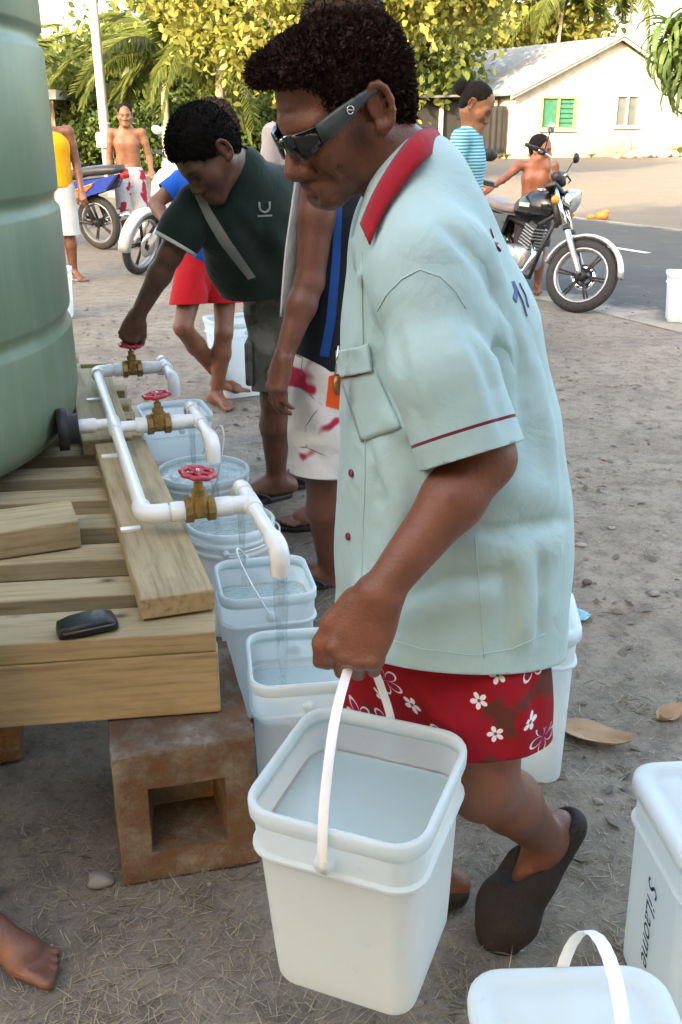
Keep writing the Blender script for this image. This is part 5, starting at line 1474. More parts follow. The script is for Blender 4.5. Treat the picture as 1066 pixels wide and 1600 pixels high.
# ================================================================== people
CAMP = Vector((0, 0, CAMH))
def a3(px, py, y): return np.array(atY(px, py, y))
class Surf:
    """places things on a mesh surface"""
    def __init__(s, *obs):
        s.t = []
        for o in obs:
            me = o.data; s.t.append(BVHTree.FromPolygons([v.co.copy() for v in me.vertices], [tuple(p.vertices) for p in me.polygons]))
    def hit(s, px, py, off=.001):
        d = Vector(ray(px, py)).normalized(); best = None
        for t in s.t:
            p, n, i, dist = t.ray_cast(CAMP, d)
            if p and (best is None or dist < best[2]): best = (p, n if n.dot(d) < 0 else -n, dist)
        return (best[0] + best[1] * off, best[1]) if best else (None, None)
    def line(s, pts, off=.001, step=4):
        out = []
        for (a, b) in zip(pts[:-1], pts[1:]):
            n = max(1, int(math.hypot(b[0] - a[0], b[1] - a[1]) / step))
            for i in range(n):
                p, _ = s.hit(a[0] + (b[0] - a[0]) * i / n, a[1] + (b[1] - a[1]) * i / n, off)
                if p: out.append(p)
        p, _ = s.hit(*pts[-1], off)
        if p: out.append(p)
        return out
    def patch(s, poly, off=.002, nu=12, nv=12):
        """a quad patch (4 px corners) laid on the surface"""
        (x0, y0), (x1, y1), (x2, y2), (x3, y3) = poly; vs = []; fs = []
        for j in range(nv + 1):
            for i in range(nu + 1):
                u, v = i / nu, j / nv; ax, ay = x0 + (x1 - x0) * u, y0 + (y1 - y0) * u; bx, by = x3 + (x2 - x3) * u, y3 + (y2 - y3) * u
                p, n = s.hit(ax + (bx - ax) * v, ay + (by - ay) * v, off); vs.append(p if p else (vs[-1] if vs else V(0, 0, 0)))
        for j in range(nv):
            for i in range(nu): o = j * (nu + 1) + i; fs.append((o, o + 1, o + nu + 2, o + nu + 1))
        return MB().add(vs, fs)
def hair_strands(name, o, parent, mat, n, L, seed, up=V(0, 0, 0), curl=.5, w=.0006, keep=None):
    me = o.data; rg = np.random.default_rng(seed); nv = len(me.vertices)
    co = np.empty(nv * 3, np.float32); me.vertices.foreach_get('co', co); co = co.reshape(-1, 3); no = np.empty(nv * 3, np.float32); me.vertex_normals.foreach_get('vector', no); no = no.reshape(-1, 3)
    if keep is not None: m = keep(co); co, no = co[m], no[m]
    k = rg.integers(0, len(co), n); b = co[k] + rg.normal(size=(n, 3)) * .0015 - no[k] * .002; d = no[k] + rg.normal(size=(n, 3)) * curl + np.array(up); d /= np.linalg.norm(d, axis=1)[:, None]
    s = np.cross(d, rg.normal(size=(n, 3))); s /= np.linalg.norm(s, axis=1)[:, None]; l = L * rg.uniform(.5, 1.2, (n, 1)); b2 = s * l * .35
    p1 = b + d * l * .5 + b2 * .6; p2 = b + d * l * .8 - b2 * .2; t = np.cross(d, s) * w
    v = np.stack([b - t, b + t, p1 + t, p2, p1 - t], 1).reshape(-1, 3)
    return npmesh(name, v, np.arange(n * 5).reshape(-1, 5), mat, parent, smooth=False)
M_HAIR = plain('black_brown_hair', (.085, .05, .036), .85, var=.4, vscale=90, bump=.6, bscale=420, spec=.2)
M_HAIR2 = plain('black_hair', (.012, .0095, .0085), .8, var=.4, vscale=90, bump=.9, bscale=260, spec=.12)

# ---- the man carrying the pail
SK1 = skin_mat('brown_skin', (.215, .075, .04))
man = thing('person', 'man in mint shirt with red collar and wraparound sunglasses carrying a pail', 'person', (.2, 1.42, 0))
hf = npn((-.787, -.40, -.469)); HM = np.array(frame(hf, (.05, -.02, 1))); HS = .885
hc = a3(587, 168, 1.345) - HM @ (np.array([-.012, .078, -.008]) * HS)
neckb = a3(634, 272, 1.41)
shL, elL, wrL = a3(678, 462, 1.265), a3(757, 716, 1.215), a3(594, 926, 1.135)
shR, elR, wrR = a3(640, 430, 1.60), a3(700, 700, 1.68), a3(620, 880, 1.62)
hipL, knL, anL = np.array([.215, 1.36, .78]), a3(754, 1226, 1.255), a3(852, 1312, 1.42)
hipR, knR, anR = np.array([.21, 1.50, .78]), np.array([.10, 1.47, .43]), np.array([.175, 1.50, .085])
fx = Fld((-.2, 1.0, -.03), (.62, 1.8, 1.75), .0062, fine=[(2, 1.34, 1.72, .0027), (2, .60, .80, .0026), (0, -.04, .12, .0026), (0, -.2, .3, .0032), (1, 1.03, 1.2, .0026), (1, 1.0, 1.5, .0034)])
P1 = head_sdf(fx, hc, HM, HS, neck=neckb, nose=1.04, jaw=.95)
# heavier nose, cheek fold, pursed mouth
for s in (1, -1):
    fx.ell(P1(.094, .02 * s, -.05), (.013, .012, .012), HM, .006)
    fx.cone(P1(.094, .027 * s, -.044), P1(.078, .042 * s, -.082), .0022, .002, .008, 'sub')
for s in (1, -1):
    fx.ell(P1(.052, .078 * s, -.062), np.array([.03, .016, .03]) * HS, HM, .02, 'sub')
    fx.cone(P1(.07, .05 * s, -.05), P1(.06, .052 * s, -.088), .0016, .0014, .006, 'sub')
    fx.cone(P1(.082, .044 * s, -.03), P1(.07, .056 * s, -.034), .0014, .0012, .005, 'sub')
    fx.cone(P1(.094, .0 * s, .05), P1(.085, .04 * s, .05), .0014, .0012, .005, 'sub').cone(P1(.096, .0 * s, .036), P1(.087, .042 * s, .035), .0014, .0012, .005, 'sub')
fx.cone(P1(.106, .014, -.096), P1(.106, -.014, -.096), .004, .004, .008, 'sub')
fx.ell(P1(.106, 0, -.048), (.017, .015, .014), HM, .008)
chest, waist, pelv = a3(690, 520, 1.42), a3(705, 800, 1.42), np.array([.215, 1.43, .80])
fx.cone(neckb, chest, .05, .10, .03).cone(chest, waist, .10, .12, .04).cone(waist, pelv, .12, .11, .04)
fx.cone(chest + np.array([-.01, 0, .12]), shL, .05, .05, .04).cone(chest + np.array([-.01, 0, .12]), shR, .05, .05, .04)
limb(fx, shL, elL, .040, .040, .004, .4); limb(fx, elL, wrL, .039, .0265, .005, .3)
limb(fx, shR, elR, .055, .042, .004, .4); limb(fx, elR, wrR, .041, .028, .005, .3)
hd = npn(a3(548, 1035, 1.12) - wrL)
hand_sdf(fx, wrL + hd * .004, hd, (-.30, -.92, .12), -1, 1.06, curls=(.50, .62, .68, .72), thumb=(.36, .12), spread=.14)
hand_sdf(fx, wrR, (-.3, 0, -1), (0, 1, .1), 1, 1.0, curl=.3)
fx.cone(pelv, hipL, .12, .09, .04).cone(pelv, hipR, .12, .09, .04)
limb(fx, hipL, knL, .088, .058, .0, .4); limb(fx, knL, anL, .050, .035, .007, .34, off=(.008, .01, 0))
limb(fx, hipR, knR, .088, .058, .0, .4); limb(fx, knR, anR, .054, .036, .014, .32)
heelL, toeL = a3(893, 1300, 1.44), a3(795, 1462, 1.405)
fu = npn(np.array([-.75, -.1, .45]))
foot_sdf(fx, anL, heelL + fu * -.0, heelL + (toeL - heelL) * .72, toeL, fu, .95, toes=False)
foot_sdf(fx, anR, (.225, 1.50, .015), (.06, 1.455, .02), (.0, 1.44, .02), (0, 0, 1), .95, toes=False)
body = fx.mesh('body', SK1, man, 1)
_hM = HM; _hc = hc
def main_tint(co):
    q = (co - _hc) @ _hM / HS; out = np.zeros((len(co), 4), np.float32); out[:, :3] = (.045, .026, .02)
    on = (np.abs(q) < .2).all(1)
    f, l, u = q.T; al = np.abs(l)
    st = np.clip(1 - np.abs((u + .095) / .05), 0, 1) * (f > -.02) * .95                      # stubble on the jaw
    mo = np.clip(1 - np.hypot((u + .064) / .010, al / .032), 0, 1) ** .6 * (f > .07) * 1.0        # moustache
    sb = np.clip(1 - np.hypot((f - .022) / .03, (u + .03) / .05), 0, 1) * (al > .05) * .8
    a = np.maximum.reduce([st * (.6 + .4 * wob(co, 160)), mo, sb])
    lip = np.clip(1 - np.hypot((u + .081) / .013, al / .026), 0, 1) ** .5 * (f > .08)
    out[:, 3] = np.clip(a * on, 0, .85)
    lg = np.clip((.56 - co[:, 2]) / .1, 0, 1) * .62; m_ = lg > 0; out[m_, :3] = (.125, .052, .034); out[m_, 3] = lg[m_]  # shade on the lower legs, painted into the skin colour
    li = (lip > .15) & on; out[li, :3] = (.20, .075, .06); out[li, 3] = .7
    return out
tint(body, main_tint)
# hair
fh = Fld(hc - .2, hc + .2, .0036)
fh.ell(P1(-.014, 0, .041), np.array([.104, .084, .080]) * HS, HM, .02)
fh.ell(P1(-.055, 0, .0), np.array([.058, .078, .085]) * HS, HM, .03)
fh.ell(P1(.054, .0, .086), np.array([.05, .058, .030]) * HS, HM, .03)
fh.ell(P1(.084, .004, .092), np.array([.034, .044, .024]) * HS, HM, .02)
fh.ell(P1(.128, 0, .030), np.array([.085, .12, .058]) * HS, HM, .012, 'sub')
fh.ell(P1(.06, 0, -.075), np.array([.085, .14, .085]) * HS, HM, .015, 'sub')
fh.ell(P1(-.005, .098, -.01), np.array([.034, .032, .046]) * HS, HM, .01, 'sub').ell(P1(-.005, -.098, -.01), np.array([.034, .032, .046]) * HS, HM, .01, 'sub')
fh.half(P1(-.02, 0, -.072), -HM[:, 2] * 1.0 + HM[:, 0] * .15, .02)
fh.warp(lambda x, y, z: .0012 * (np.sin(x * 150 + 2 * np.sin(z * 110)) * np.sin(y * 160 + 1.5 * np.sin(x * 120)) * np.sin(z * 155 + y * 60)) + .0022 * np.sin(x * 70 + y * 50) * np.sin(z * 80 + 1))
hair = fh.mesh('hair', M_HAIR, man, 1)
hair_strands('hair_strands', hair, hair, M_HAIR, 52000, .0115, 3, curl=1.1, w=.0002)
hair.children[0].location = (0, 0, 0)
# sunglasses (worn: a thing of its own)
M_LENSB = plain('dark_lens', (.008, .008, .009), .07, var=.1, coat=.5)
M_TEMPLE = plain('grey_teal_temple', (.06, .085, .085), .3, var=.15)
gl = thing('sunglasses', 'dark wraparound sunglasses on the face of the man carrying the pail', 'sunglasses', P1(.1, 0, 0))
def gstrip(pts):
    lp = []
    for (f_, l_, u_, hh, th) in pts:
        o_ = npn(np.array([f_ - .01, l_, 0])); c = np.array([f_, l_, u_]); lp.append([Vector(P1(*(c + o_ * a + np.array([0, 0, b])))) for a, b in ((-th, -hh), (th, -hh * .9), (th * 1.3, 0), (th, hh * .9), (-th, hh))])
    return MB().loft(lp, True, True)
for s in (1, -1):
    gstrip([(.114, .006 * s, -.004, .008, .0016), (.114, .013 * s, -.007, .017, .0016), (.112, .026 * s, -.009, .0215, .0016), (.105, .042 * s, -.008, .021, .0016), (.092, .057 * s, -.005, .0175, .0016), (.079, .067 * s, -.001, .0145, .0018)]).build('lens', M_LENSB, gl)
    tp = gstrip([(.081, .0672 * s, -.0005, .0155, .0026), (.06, .0755 * s, .004, .0145, .0025), (.035, .081 * s, .0095, .0125, .0024), (.01, .0845 * s, .015, .009, .0022), (-.012, .0855 * s, .018, .006, .002), (-.035, .084 * s, .010, .0045, .002)]).build('temple', M_TEMPLE, gl)
    ring = [Vector(P1(.03 + .0055 * math.cos(a), (.0853 - .0) * s, .0105 + .0055 * math.sin(a))) for a in [2 * math.pi * k / 18 for k in range(18)]]
    MB().tube(ring, .0009, 6, closed=True).build('emblem', M_CHROME, tp)
    MB().tube([Vector(P1(.03 - .0035, .0855 * s, .0105 - .002)), Vector(P1(.03 + .0035, .0855 * s, .0105 + .002))], .0008, 6).build('emblem', M_CHROME, tp)
gstrip([(.1145, -.007, -.002, .0062, .0024), (.1165, 0, -.001, .0055, .0024), (.1145, .007, -.002, .0062, .0024)]).build('bridge', M_LENSB, gl)

# shirt
def shirt_mat(name, c):
    m = cloth(name, c, .05, 700., .2); return m
M_SHIRT = shirt_mat('mint_cotton', (.445, .615, .615)); M_MAROON = cloth('maroon_trim', (.17, .02, .035)); M_REDC = cloth('red_collar_cloth', (.36, .014, .028), .12)
fs = Fld((-.06, 1.02, .52), (.56, 1.82, 1.48), .0058, fine=[(1, 1.02, 1.4, .0048)])
TO = [(650, 292, .060, .05), (662, 390, .096, .045), (686, 520, .132, .035), (700, 660, .150, .035), (707, 780, .165, .035), (706, 880, .172, .04), (698, 1000, .174, .045), (694, 1080, .174, .045)]
cL = [a3(x, y, 1.43) + np.array([0, -o, 0]) for x, y, r, o in TO]; cR = [a3(x, y, 1.43) + np.array([0, o + .01, 0]) for x, y, r, o in TO]; rr = [q[2] for q in TO]
fs.chain(cL, rr, .05).chain(cR, rr, .05)
fs.cone(a3(655, 290, 1.40), a3(666, 415, 1.278), .052, .072, .05).cone(a3(655, 290, 1.46), a3(645, 415, 1.58), .052, .072, .05)
fs.cone(a3(656, 265, 1.43), a3(682, 350, 1.43), .034, .056, .04)
ridge = lambda pts, w, a, y: fs.fold(pts, w * (1.0 if a > 0 else .72), a * 2.3)
ridge([(690, 770), (770, 760), (875, 775)], .030, .010, 1.26); ridge([(700, 822), (780, 832), (885, 812)], .011, -.012, 1.26); ridge([(720, 860), (800, 862), (880, 850)], .028, .007, 1.26)
ridge([(640, 935), (700, 905), (790, 900)], .012, -.010, 1.24); ridge([(640, 965), (720, 935), (790, 925)], .024, .007, 1.24)
ridge([(810, 850), (822, 930), (818, 1010)], .018, .008, 1.27); ridge([(790, 870), (797, 950), (792, 1010)], .013, -.007, 1.25); ridge([(845, 860), (846, 930), (840, 1000)], .012, -.007, 1.32)
ridge([(590, 690), (625, 780), (600, 880)], .022, .010, 1.29); ridge([(568, 690), (592, 770), (585, 860)], .014, -.010, 1.31)
ridge([(548, 420), (545, 520), (540, 640)], .010, -.008, 1.34); ridge([(566, 410), (560, 500), (556, 560)], .011, .008, 1.33); ridge([(590, 470), (600, 560), (630, 650)], .020, -.010, 1.30); ridge([(600, 650), (640, 670), (660, 640)], .016, .008, 1.27)
ridge([(790, 470), (812, 580), (820, 700)], .014, -.011, 1.33); ridge([(770, 430), (800, 540), (806, 680)], .016, .009, 1.30); ridge([(830, 560), (850, 660), (862, 740)], .018, .008, 1.38)
ridge([(700, 330), (755, 380), (790, 450)], .018, .007, 1.36); ridge([(690, 350), (740, 400), (770, 470)], .012, -.009, 1.32)
ridge([(560, 900), (570, 960), (572, 1010)], .020, .007, 1.30); ridge([(600, 900), (606, 960), (604, 1010)], .016, -.006, 1.28)
fs.warp(lambda x, y, z: .0022 * np.sin(x * 31 + 3 * np.sin(z * 9)) * np.sin(z * 17 + y * 11))
h1, h2, h3 = a3(545, 1005, 1.36), a3(861, 1004, 1.43), a3(740, 1040, 1.255)
hn = np.cross(h2 - h1, h3 - h1); hn = hn / np.linalg.norm(hn); hn = hn if hn[2] < 0 else -hn
Dt = fs.D.copy()
s0, s1, s2 = a3(660, 430, 1.285), a3(690, 575, 1.228), a3(742, 728, 1.206)
fs.cone(s0, s1, .060, .069, .045); fs.cone(s1, s2 + (s2 - s1) * .35, .069, .074, .014)
for pts, w, a in (([(690, 470), (735, 560), (765, 680)], .022, .007), ([(712, 480), (762, 580), (790, 680)], .012, -.010), ([(612, 500), (640, 620), (672, 715)], .012, -.007), ([(640, 500), (662, 620), (690, 700)], .024, .006), ([(600, 490), (585, 540), (592, 600)], .014, -.010), ([(740, 470), (790, 520), (812, 600)], .016, .010), ([(735, 500), (785, 560), (806, 650)], .010, -.012)): fs.fold(pts, w, a)
e1, e2 = a3(654, 738, 1.20), a3(817, 688, 1.20); ed = npn(e2 - e1); sn = npn(s2 - s1); sn = npn(sn - ed * (sn @ ed) + np.array([0, -.22, -.05])); sn = npn(sn - ed * (sn @ ed))
Du = fs.D.copy()
fs.D = Dt.copy()
shirt = fs.mesh('shirt', M_SHIRT, man, 2, cuts=[(Vector(h3), Vector(hn))], solid=.004)
fs.D = Du
def dt_at(c):
    i_, t_ = [], []
    for k in range(3):
        j = int(np.clip(np.searchsorted(fs.ax[k], c[k]) - 1, 0, len(fs.ax[k]) - 2)); i_.append(j); t_.append(float(np.clip((c[k] - fs.ax[k][j]) / (fs.ax[k][j + 1] - fs.ax[k][j]), 0, 1)))
    v = 0.
    for a in (0, 1):
        for b in (0, 1):
            for d in (0, 1): v += Dt[i_[0] + a, i_[1] + b, i_[2] + d] * (t_[0] if a else 1 - t_[0]) * (t_[1] if b else 1 - t_[1]) * (t_[2] if d else 1 - t_[2])
    return v
sd_ = npn(s2 - s1)
def on_sleeve(c):
    """on the sleeve, outside the body of the shirt"""
    q = np.array(c) - s1; L_ = float(q @ sd_); r_ = np.linalg.norm(q - sd_ * L_)
    return r_ < .125 and -.22 < L_ < .35 and c[1] < 1.34 and dt_at(c) > .0006
slv = fs.mesh('sleeve', [M_SHIRT, M_MAROON], shirt, 2, cuts=[(Vector(e1), Vector(sn))], bands=[(Vector(e1 - sn * .034), Vector(sn), .0042, 1)], solid=.003, keep=on_sleeve)
slv.location = (0, 0, 0)
slv.data.update()
_no = [v.normal.copy() for v in slv.data.vertices]
for v, n_ in zip(slv.data.vertices, _no):
    d_ = dt_at(v.co)
    if d_ < .010: v.co = v.co - n_ * ((.010 - d_) * .5)
S1 = Surf(shirt, slv)
# far sleeve and its arm are hidden behind the chest
fsr = Fld(np.minimum(shR, elR) - .12, np.maximum(shR, elR) + .12, .008)
fsr.chain([shR, shR + (elR - shR) * .75], [.07, .075], .02); fsr.mesh('sleeve', M_SHIRT, shirt, 1, cuts=[(Vector(shR + (elR - shR) * .75), Vector(elR - shR))], solid=.003).location = (0, 0, 0)
ln = S1.line([(590, 486), (603, 462), (628, 436), (656, 421), (688, 432), (712, 455), (728, 482)], .0002, 6)
if len(ln) > 3: MB().tube(ln, .0012, 6).build('armhole_seam', M_SHIRT, shirt, loc=(0, 0, 0))
# placket edge, buttons, pocket
M_BTN = plain('maroon_button', (.22, .02, .07), .3)
for (px, py) in ((551, 739), (546, 838)):
    p, n = S1.hit(px, py, .001)
    if p: MB().lathe([(.0001, .0028), (.0042, .0028), (.0056, .0034), (.0062, .002), (.0058, 0)], 16, p, n.to_track_quat('Z', 'Y').to_matrix()).build('button', M_BTN, shirt, loc=(0, 0, 0))
ln = S1.line([(566, 395), (566, 480), (569, 600), (571, 740), (566, 880), (560, 1000)], .0005, 8)
MB().tube(ln, .0012, 6).build('placket_seam', M_SHIRT, shirt, loc=(0, 0, 0))
ln = S1.line([(742, 835), (750, 930), (757, 1028)], .0003, 8)
if len(ln) > 2: MB().tube(ln, .0010, 6).build('side_seam', M_SHIRT, shirt, loc=(0, 0, 0))
hemline = S1.line([(612, 1000), (660, 1014), (740, 1024), (800, 1014), (852, 990)], .0004, 8)
if len(hemline) > 2: MB().tube(hemline, .0009, 6).build('hem_seam', M_SHIRT, shirt, loc=(0, 0, 0))
pk = S1.patch([(532, 585), (586, 575), (628, 668), (566, 690)], .0012); po = pk.build('pocket', M_SHIRT, shirt, loc=(0, 0, 0)); md = po.modifiers.new('t', 'SOLIDIFY'); md.thickness = .0016
fl_ = S1.patch([(533, 548), (580, 536), (585, 580), (534, 590)], .004); fo_ = fl_.build('pocket_top', M_SHIRT, shirt, loc=(0, 0, 0)); md = fo_.modifiers.new('t', 'SOLIDIFY'); md.thickness = .004
ln = S1.line([(536, 588), (560, 586), (585, 578)], .0045, 6)
if len(ln) > 2: MB().tube(ln, .0016, 6).build('pocket_trim', M_MAROON, shirt, loc=(0, 0, 0))
# collar: fold line round the neck, outer edge lying on the shoulders
up_ = [(668, 203, 1.43), (648, 222, 1.352), (618, 262, 1.315), (594, 305, 1.318), (574, 352, 1.335)]
lo_ = [(685, 232, 1.44), (667, 249, 1.335), (635, 290, 1.285), (604, 336, 1.283), (584, 386, 1.308)]
SB = Surf(body, shirt)
U = [atY(*up_[0])] + [(SB.hit(p[0], p[1], .007)[0] or atY(*p)) for p in up_[1:]]; Lw = [atY(*lo_[0])] + [(S1.hit(p[0], p[1], .005)[0] or atY(*p)) for p in lo_[1:]]
ctr = Vector(a3(640, 270, 1.43))
def mir(p): return V(p.x, 2 * 1.435 - p.y, p.z)
U = U + []; rowsU = [mir(p) for p in U[:0:-1]] + U; rowsL = [mir(p) for p in Lw[:0:-1]] + Lw
def resample(pts, n):
    out = []
    for i in range(n + 1):
        t = i / n * (len(pts) - 1); k = min(int(t), len(pts) - 2); f_ = t - k; p0 = pts[max(k - 1, 0)]; p1 = pts[k]; p2 = pts[k + 1]; p3 = pts[min(k + 2, len(pts) - 1)]
        out.append(.5 * ((2 * p1) + (p2 - p0) * f_ + (2 * p0 - 5 * p1 + 4 * p2 - p3) * f_ ** 2 + (3 * p1 - p0 - 3 * p2 + p3) * f_ ** 3))
    return out
ru, rl = resample(rowsU, 40), resample(rowsL, 40); vs = []; NR = 6
for a, b in zip(ru, rl):
    o_ = (b - ctr); o_.z = 0; o_.normalize()
    for k in range(NR):
        t = k / (NR - 1); vs.append(a.lerp(b, t) + o_ * (.007 * math.sin(t * math.pi)) + V(0, 0, .006 * math.sin(t * math.pi)))
m = MB().add(vs, [(i * NR + k, i * NR + k + 1, (i + 1) * NR + k + 1, (i + 1) * NR + k) for i in range(40) for k in range(NR - 1)])
co_ = m.build('collar', M_REDC, shirt, loc=(0, 0, 0)); md = co_.modifiers.new('t', 'SOLIDIFY'); md.thickness = .004
vs = []
for a, b in zip(ru, rl):
    i_ = (ctr - a); i_.z = 0; i_.normalize()
    for t in (0, .5, 1): vs.append(a + i_ * (.004 + .004 * t) + V(0, 0, -.035 * t))
m = MB().add(vs, [(i * 3 + k, i * 3 + k + 1, (i + 1) * 3 + k + 1, (i + 1) * 3 + k) for i in range(40) for k in range(2)])
cs_ = m.build('collar_stand', M_REDC, shirt, loc=(0, 0, 0)); md = cs_.modifiers.new('t', 'SOLIDIFY'); md.thickness = .003
# turned-out front facing below the collar
fc_ = [(575, 350, 1.338), (562, 366, 1.35), (546, 372, 1.36), (553, 420, 1.35), (565, 440, 1.335), (578, 400, 1.325)]
vs = [atY(*p) for p in fc_]; m = MB().add(vs, [(0, 1, 2, 3, 4, 5)]); o = m.build('lapel', M_SHIRT, shirt, loc=(0, 0, 0)); md = o.modifiers.new('t', 'SOLIDIFY'); md.thickness = .003
# printed marks on the shirt back (seen edge-on)
M_PRBLUE = plain('faded_blue_print', (.10, .17, .36), .85, var=.3, vscale=60); M_PRRED = plain('faded_red_print', (.36, .09, .14), .85, var=.3, vscale=60)
for mt, pl in ((M_PRRED, [(766, 357), (771, 372)]), (M_PRRED, [(772, 378), (779, 393)]), (M_PRBLUE, [(800, 440), (805, 455), (803, 470)]), (M_PRBLUE, [(806, 446), (817, 470), (824, 494)]), (M_PRBLUE, [(812, 442), (822, 462), (826, 480)])):
    ln = S1.line(pl, .0006, 4)
    if len(ln) > 2: MB().tube(ln, .0055, 8, flat=.08).build('print', mt, shirt, loc=(0, 0, 0))

# shorts
def floral(name, ground, leaf, scale, line=(.72, .62, .62), fill=(.22, .01, .05), axes=(0, 2)):
    t = NT(name); tc = t.n('ShaderNodeTexCoord'); sp = t.n('ShaderNodeSeparateXYZ'); t.l(tc.outputs['Object'], sp.inputs[0])
    cb = t.n('ShaderNodeCombineXYZ'); t.l(sp.outputs[axes[0]], cb.inputs[0]); t.l(sp.outputs[axes[1]], cb.inputs[1])
    base = t.mix(t.ramp(t.noise(cb.outputs[0], scale * .75, 3, .5), [(.56, 0), (.60, 1)]), ground, leaf)
    for sc_, kind, seed in ((scale, 0, 0.), (scale * 1.6, 1, 3.7)):
        mp = t.n('ShaderNodeMapping'); mp.inputs['Scale'].default_value = (sc_,) * 3; mp.inputs['Location'].default_value = (seed, seed * 1.3, 0); t.l(cb.outputs[0], mp.inputs[0])
        vo = t.n('ShaderNodeTexVoronoi', voronoi_dimensions='2D', feature='F1'); vo.inputs['Scale'].default_value = 1.; vo.inputs['Randomness'].default_value = .85; t.l(mp.outputs[0], vo.inputs['Vector'])
        df = t.n('ShaderNodeVectorMath', operation='SUBTRACT'); t.l(mp.outputs[0], df.inputs[0]); t.l(vo.outputs['Position'], df.inputs[1])
        s2_ = t.n('ShaderNodeSeparateXYZ'); t.l(df.outputs[0], s2_.inputs[0]); ang = t.math('ARCTAN2', s2_.outputs[1], s2_.outputs[0]); cs = t.n('ShaderNodeSeparateColor'); t.l(vo.outputs['Color'], cs.inputs[0])
        pet = t.math('ABSOLUTE', t.math('COSINE', t.math('ADD', t.math('MULTIPLY', ang, 2.5), t.math('MULTIPLY', cs.outputs[0], 6.)))); pr_ = t.math('MULTIPLY', t.math('POWER', pet, .6), .36 if kind == 0 else .3); d_ = vo.outputs['Distance']
        e = t.math('SUBTRACT', d_, pr_)
        on = t.math('GREATER_THAN', cs.outputs[1], .3 if kind == 0 else .55)
        if kind == 0:
            base = t.mix(t.math('MULTIPLY', t.ramp(e, [(.0, 1), (.012, 0)]), on), base, fill)
            base = t.mix(t.math('MULTIPLY', t.ramp(t.math('ABSOLUTE', e), [(.018, 1), (.034, 0)]), on), base, line)
        else:
            base = t.mix(t.math('MULTIPLY', t.ramp(e, [(.0, 1), (.02, 0)]), on), base, (.78, .74, .74)); base = t.mix(t.math('MULTIPLY', t.ramp(d_, [(.05, 1), (.08, 0)]), on), base, (.2, .05, .07))
    t.set(base=base, rough=.9, spec=.2, normal=t.bump(t.noise(tc.outputs['Object'], 55., 3), .3, .004)); return t.m
M_FLORAL = floral('red_floral_cloth', (.27, .008, .016), (.105, .03, .02), 15.)
fo = Fld((-.08, 1.0, .38), (.5, 1.75, .95), .0058)
fo.cone((.185, 1.40, .82), (.185, 1.47, .82), .145, .145, .04).cone((.19, 1.40, .72), (.19, 1.48, .72), .148, .148, .04).cone((.195, 1.40, .62), (.195, 1.48, .62), .145, .145, .04)
kdir = npn(knL - hipL)
fo.chain([hipL + np.array([.0, 0, -.02]), hipL + (knL - hipL) * .55 + np.array([.004, .0, 0]), knL + kdir * .02 + np.array([.022, .02, .01])], [.108, .102, .098], .03)
fo.chain([hipR, hipR + (knR - hipR) * .6, knR], [.145, .12, .105], .03)
cr3 = lambda pts, w, a, y: fo.fold(pts, w, a)
cr3([(640, 1060), (700, 1120), (730, 1180)], .02, .008, 1.25); cr3([(700, 1050), (760, 1120), (790, 1190)], .016, -.008, 1.25); cr3([(790, 1060), (815, 1120), (815, 1190)], .018, .008, 1.28); cr3([(830, 1060), (840, 1130)], .012, -.006, 1.33)
kc = a3(735, 1181, 1.16); kc2 = a3(832, 1200, 1.25); hm = npn(np.cross(kc2 - kc, np.array([0, -.35, 1.]) * -1)); 
hm_n = npn(np.array([.12, -.28, -.95]))
sh_o = fo.mesh('shorts', M_FLORAL, man, 1, solid=.004, keep=None, cuts=[])
bm = bmesh.new(); bm.from_mesh(sh_o.data)
# cut each leg at its own hem
P0, N0 = Vector(a3(780, 1198, 1.17)), Vector(hm_n)
geo = bm.verts[:] + bm.edges[:] + bm.faces[:]
bmesh.ops.bisect_plane(bm, geom=geo, plane_co=P0, plane_no=N0, dist=1e-5)
bmesh.ops.delete(bm, geom=[f for f in bm.faces if (f.calc_center_median() - P0).dot(N0) > 0], context='FACES')
for f in bm.faces: f.smooth = True
bm.to_mesh(sh_o.data); bm.free()
# clogs
M_CLOG = plain('dark_brown_clog', (.017, .0135, .0125), .8, var=.35, vscale=70, bump=.5, bscale=200)
def clog(label, ankle, heel, toe, up, parent):
    heel, toe, ankle = np.array(heel, float), np.array(toe, float), np.array(ankle, float); d = npn(toe - heel); u = npn(np.array(up, float) - d * (np.array(up, float) @ d)); l = np.cross(u, d)
    f = Fld(np.minimum(heel, toe) - .11, np.maximum(heel, toe) + .13, .0042)
    L = np.linalg.norm(toe - heel); at = lambda t, a, b: heel + d * L * t + u * a + l * b
    f.cone(at(.45, .035, 0), at(.78, .028, 0), .053, .052, .02); f.cone(at(.74, .03, .018), at(.74, .03, -.018), .054, .054, .02); f.cone(at(.78, .028, 0), at(.90, .022, 0), .056, .050, .02)
    f.cone(at(.06, .012, 0), at(.5, .012, 0), .038, .04, .02)
    f.cone(at(-.06, .07, 0), at(.30, .085, 0), .048, .046, .008, 'sub'); f.cone(at(.1, .052, 0), at(.36, .05, 0), .030, .033, .006, 'sub'); f.cone(ankle, at(.42, .09, 0), .043, .043, .006, 'sub')
    f.half(at(.5, -.012, 0), -u, .008)
    return f.mesh('clog', M_CLOG, parent, 1)
clog('', anL, heelL + (heelL - toeL) * .10, toeL + (toeL - heelL) * .08, fu, man)
clog('', anR, (.235, 1.50, .018), (-.015, 1.44, .014), (0, 0, 1), man)

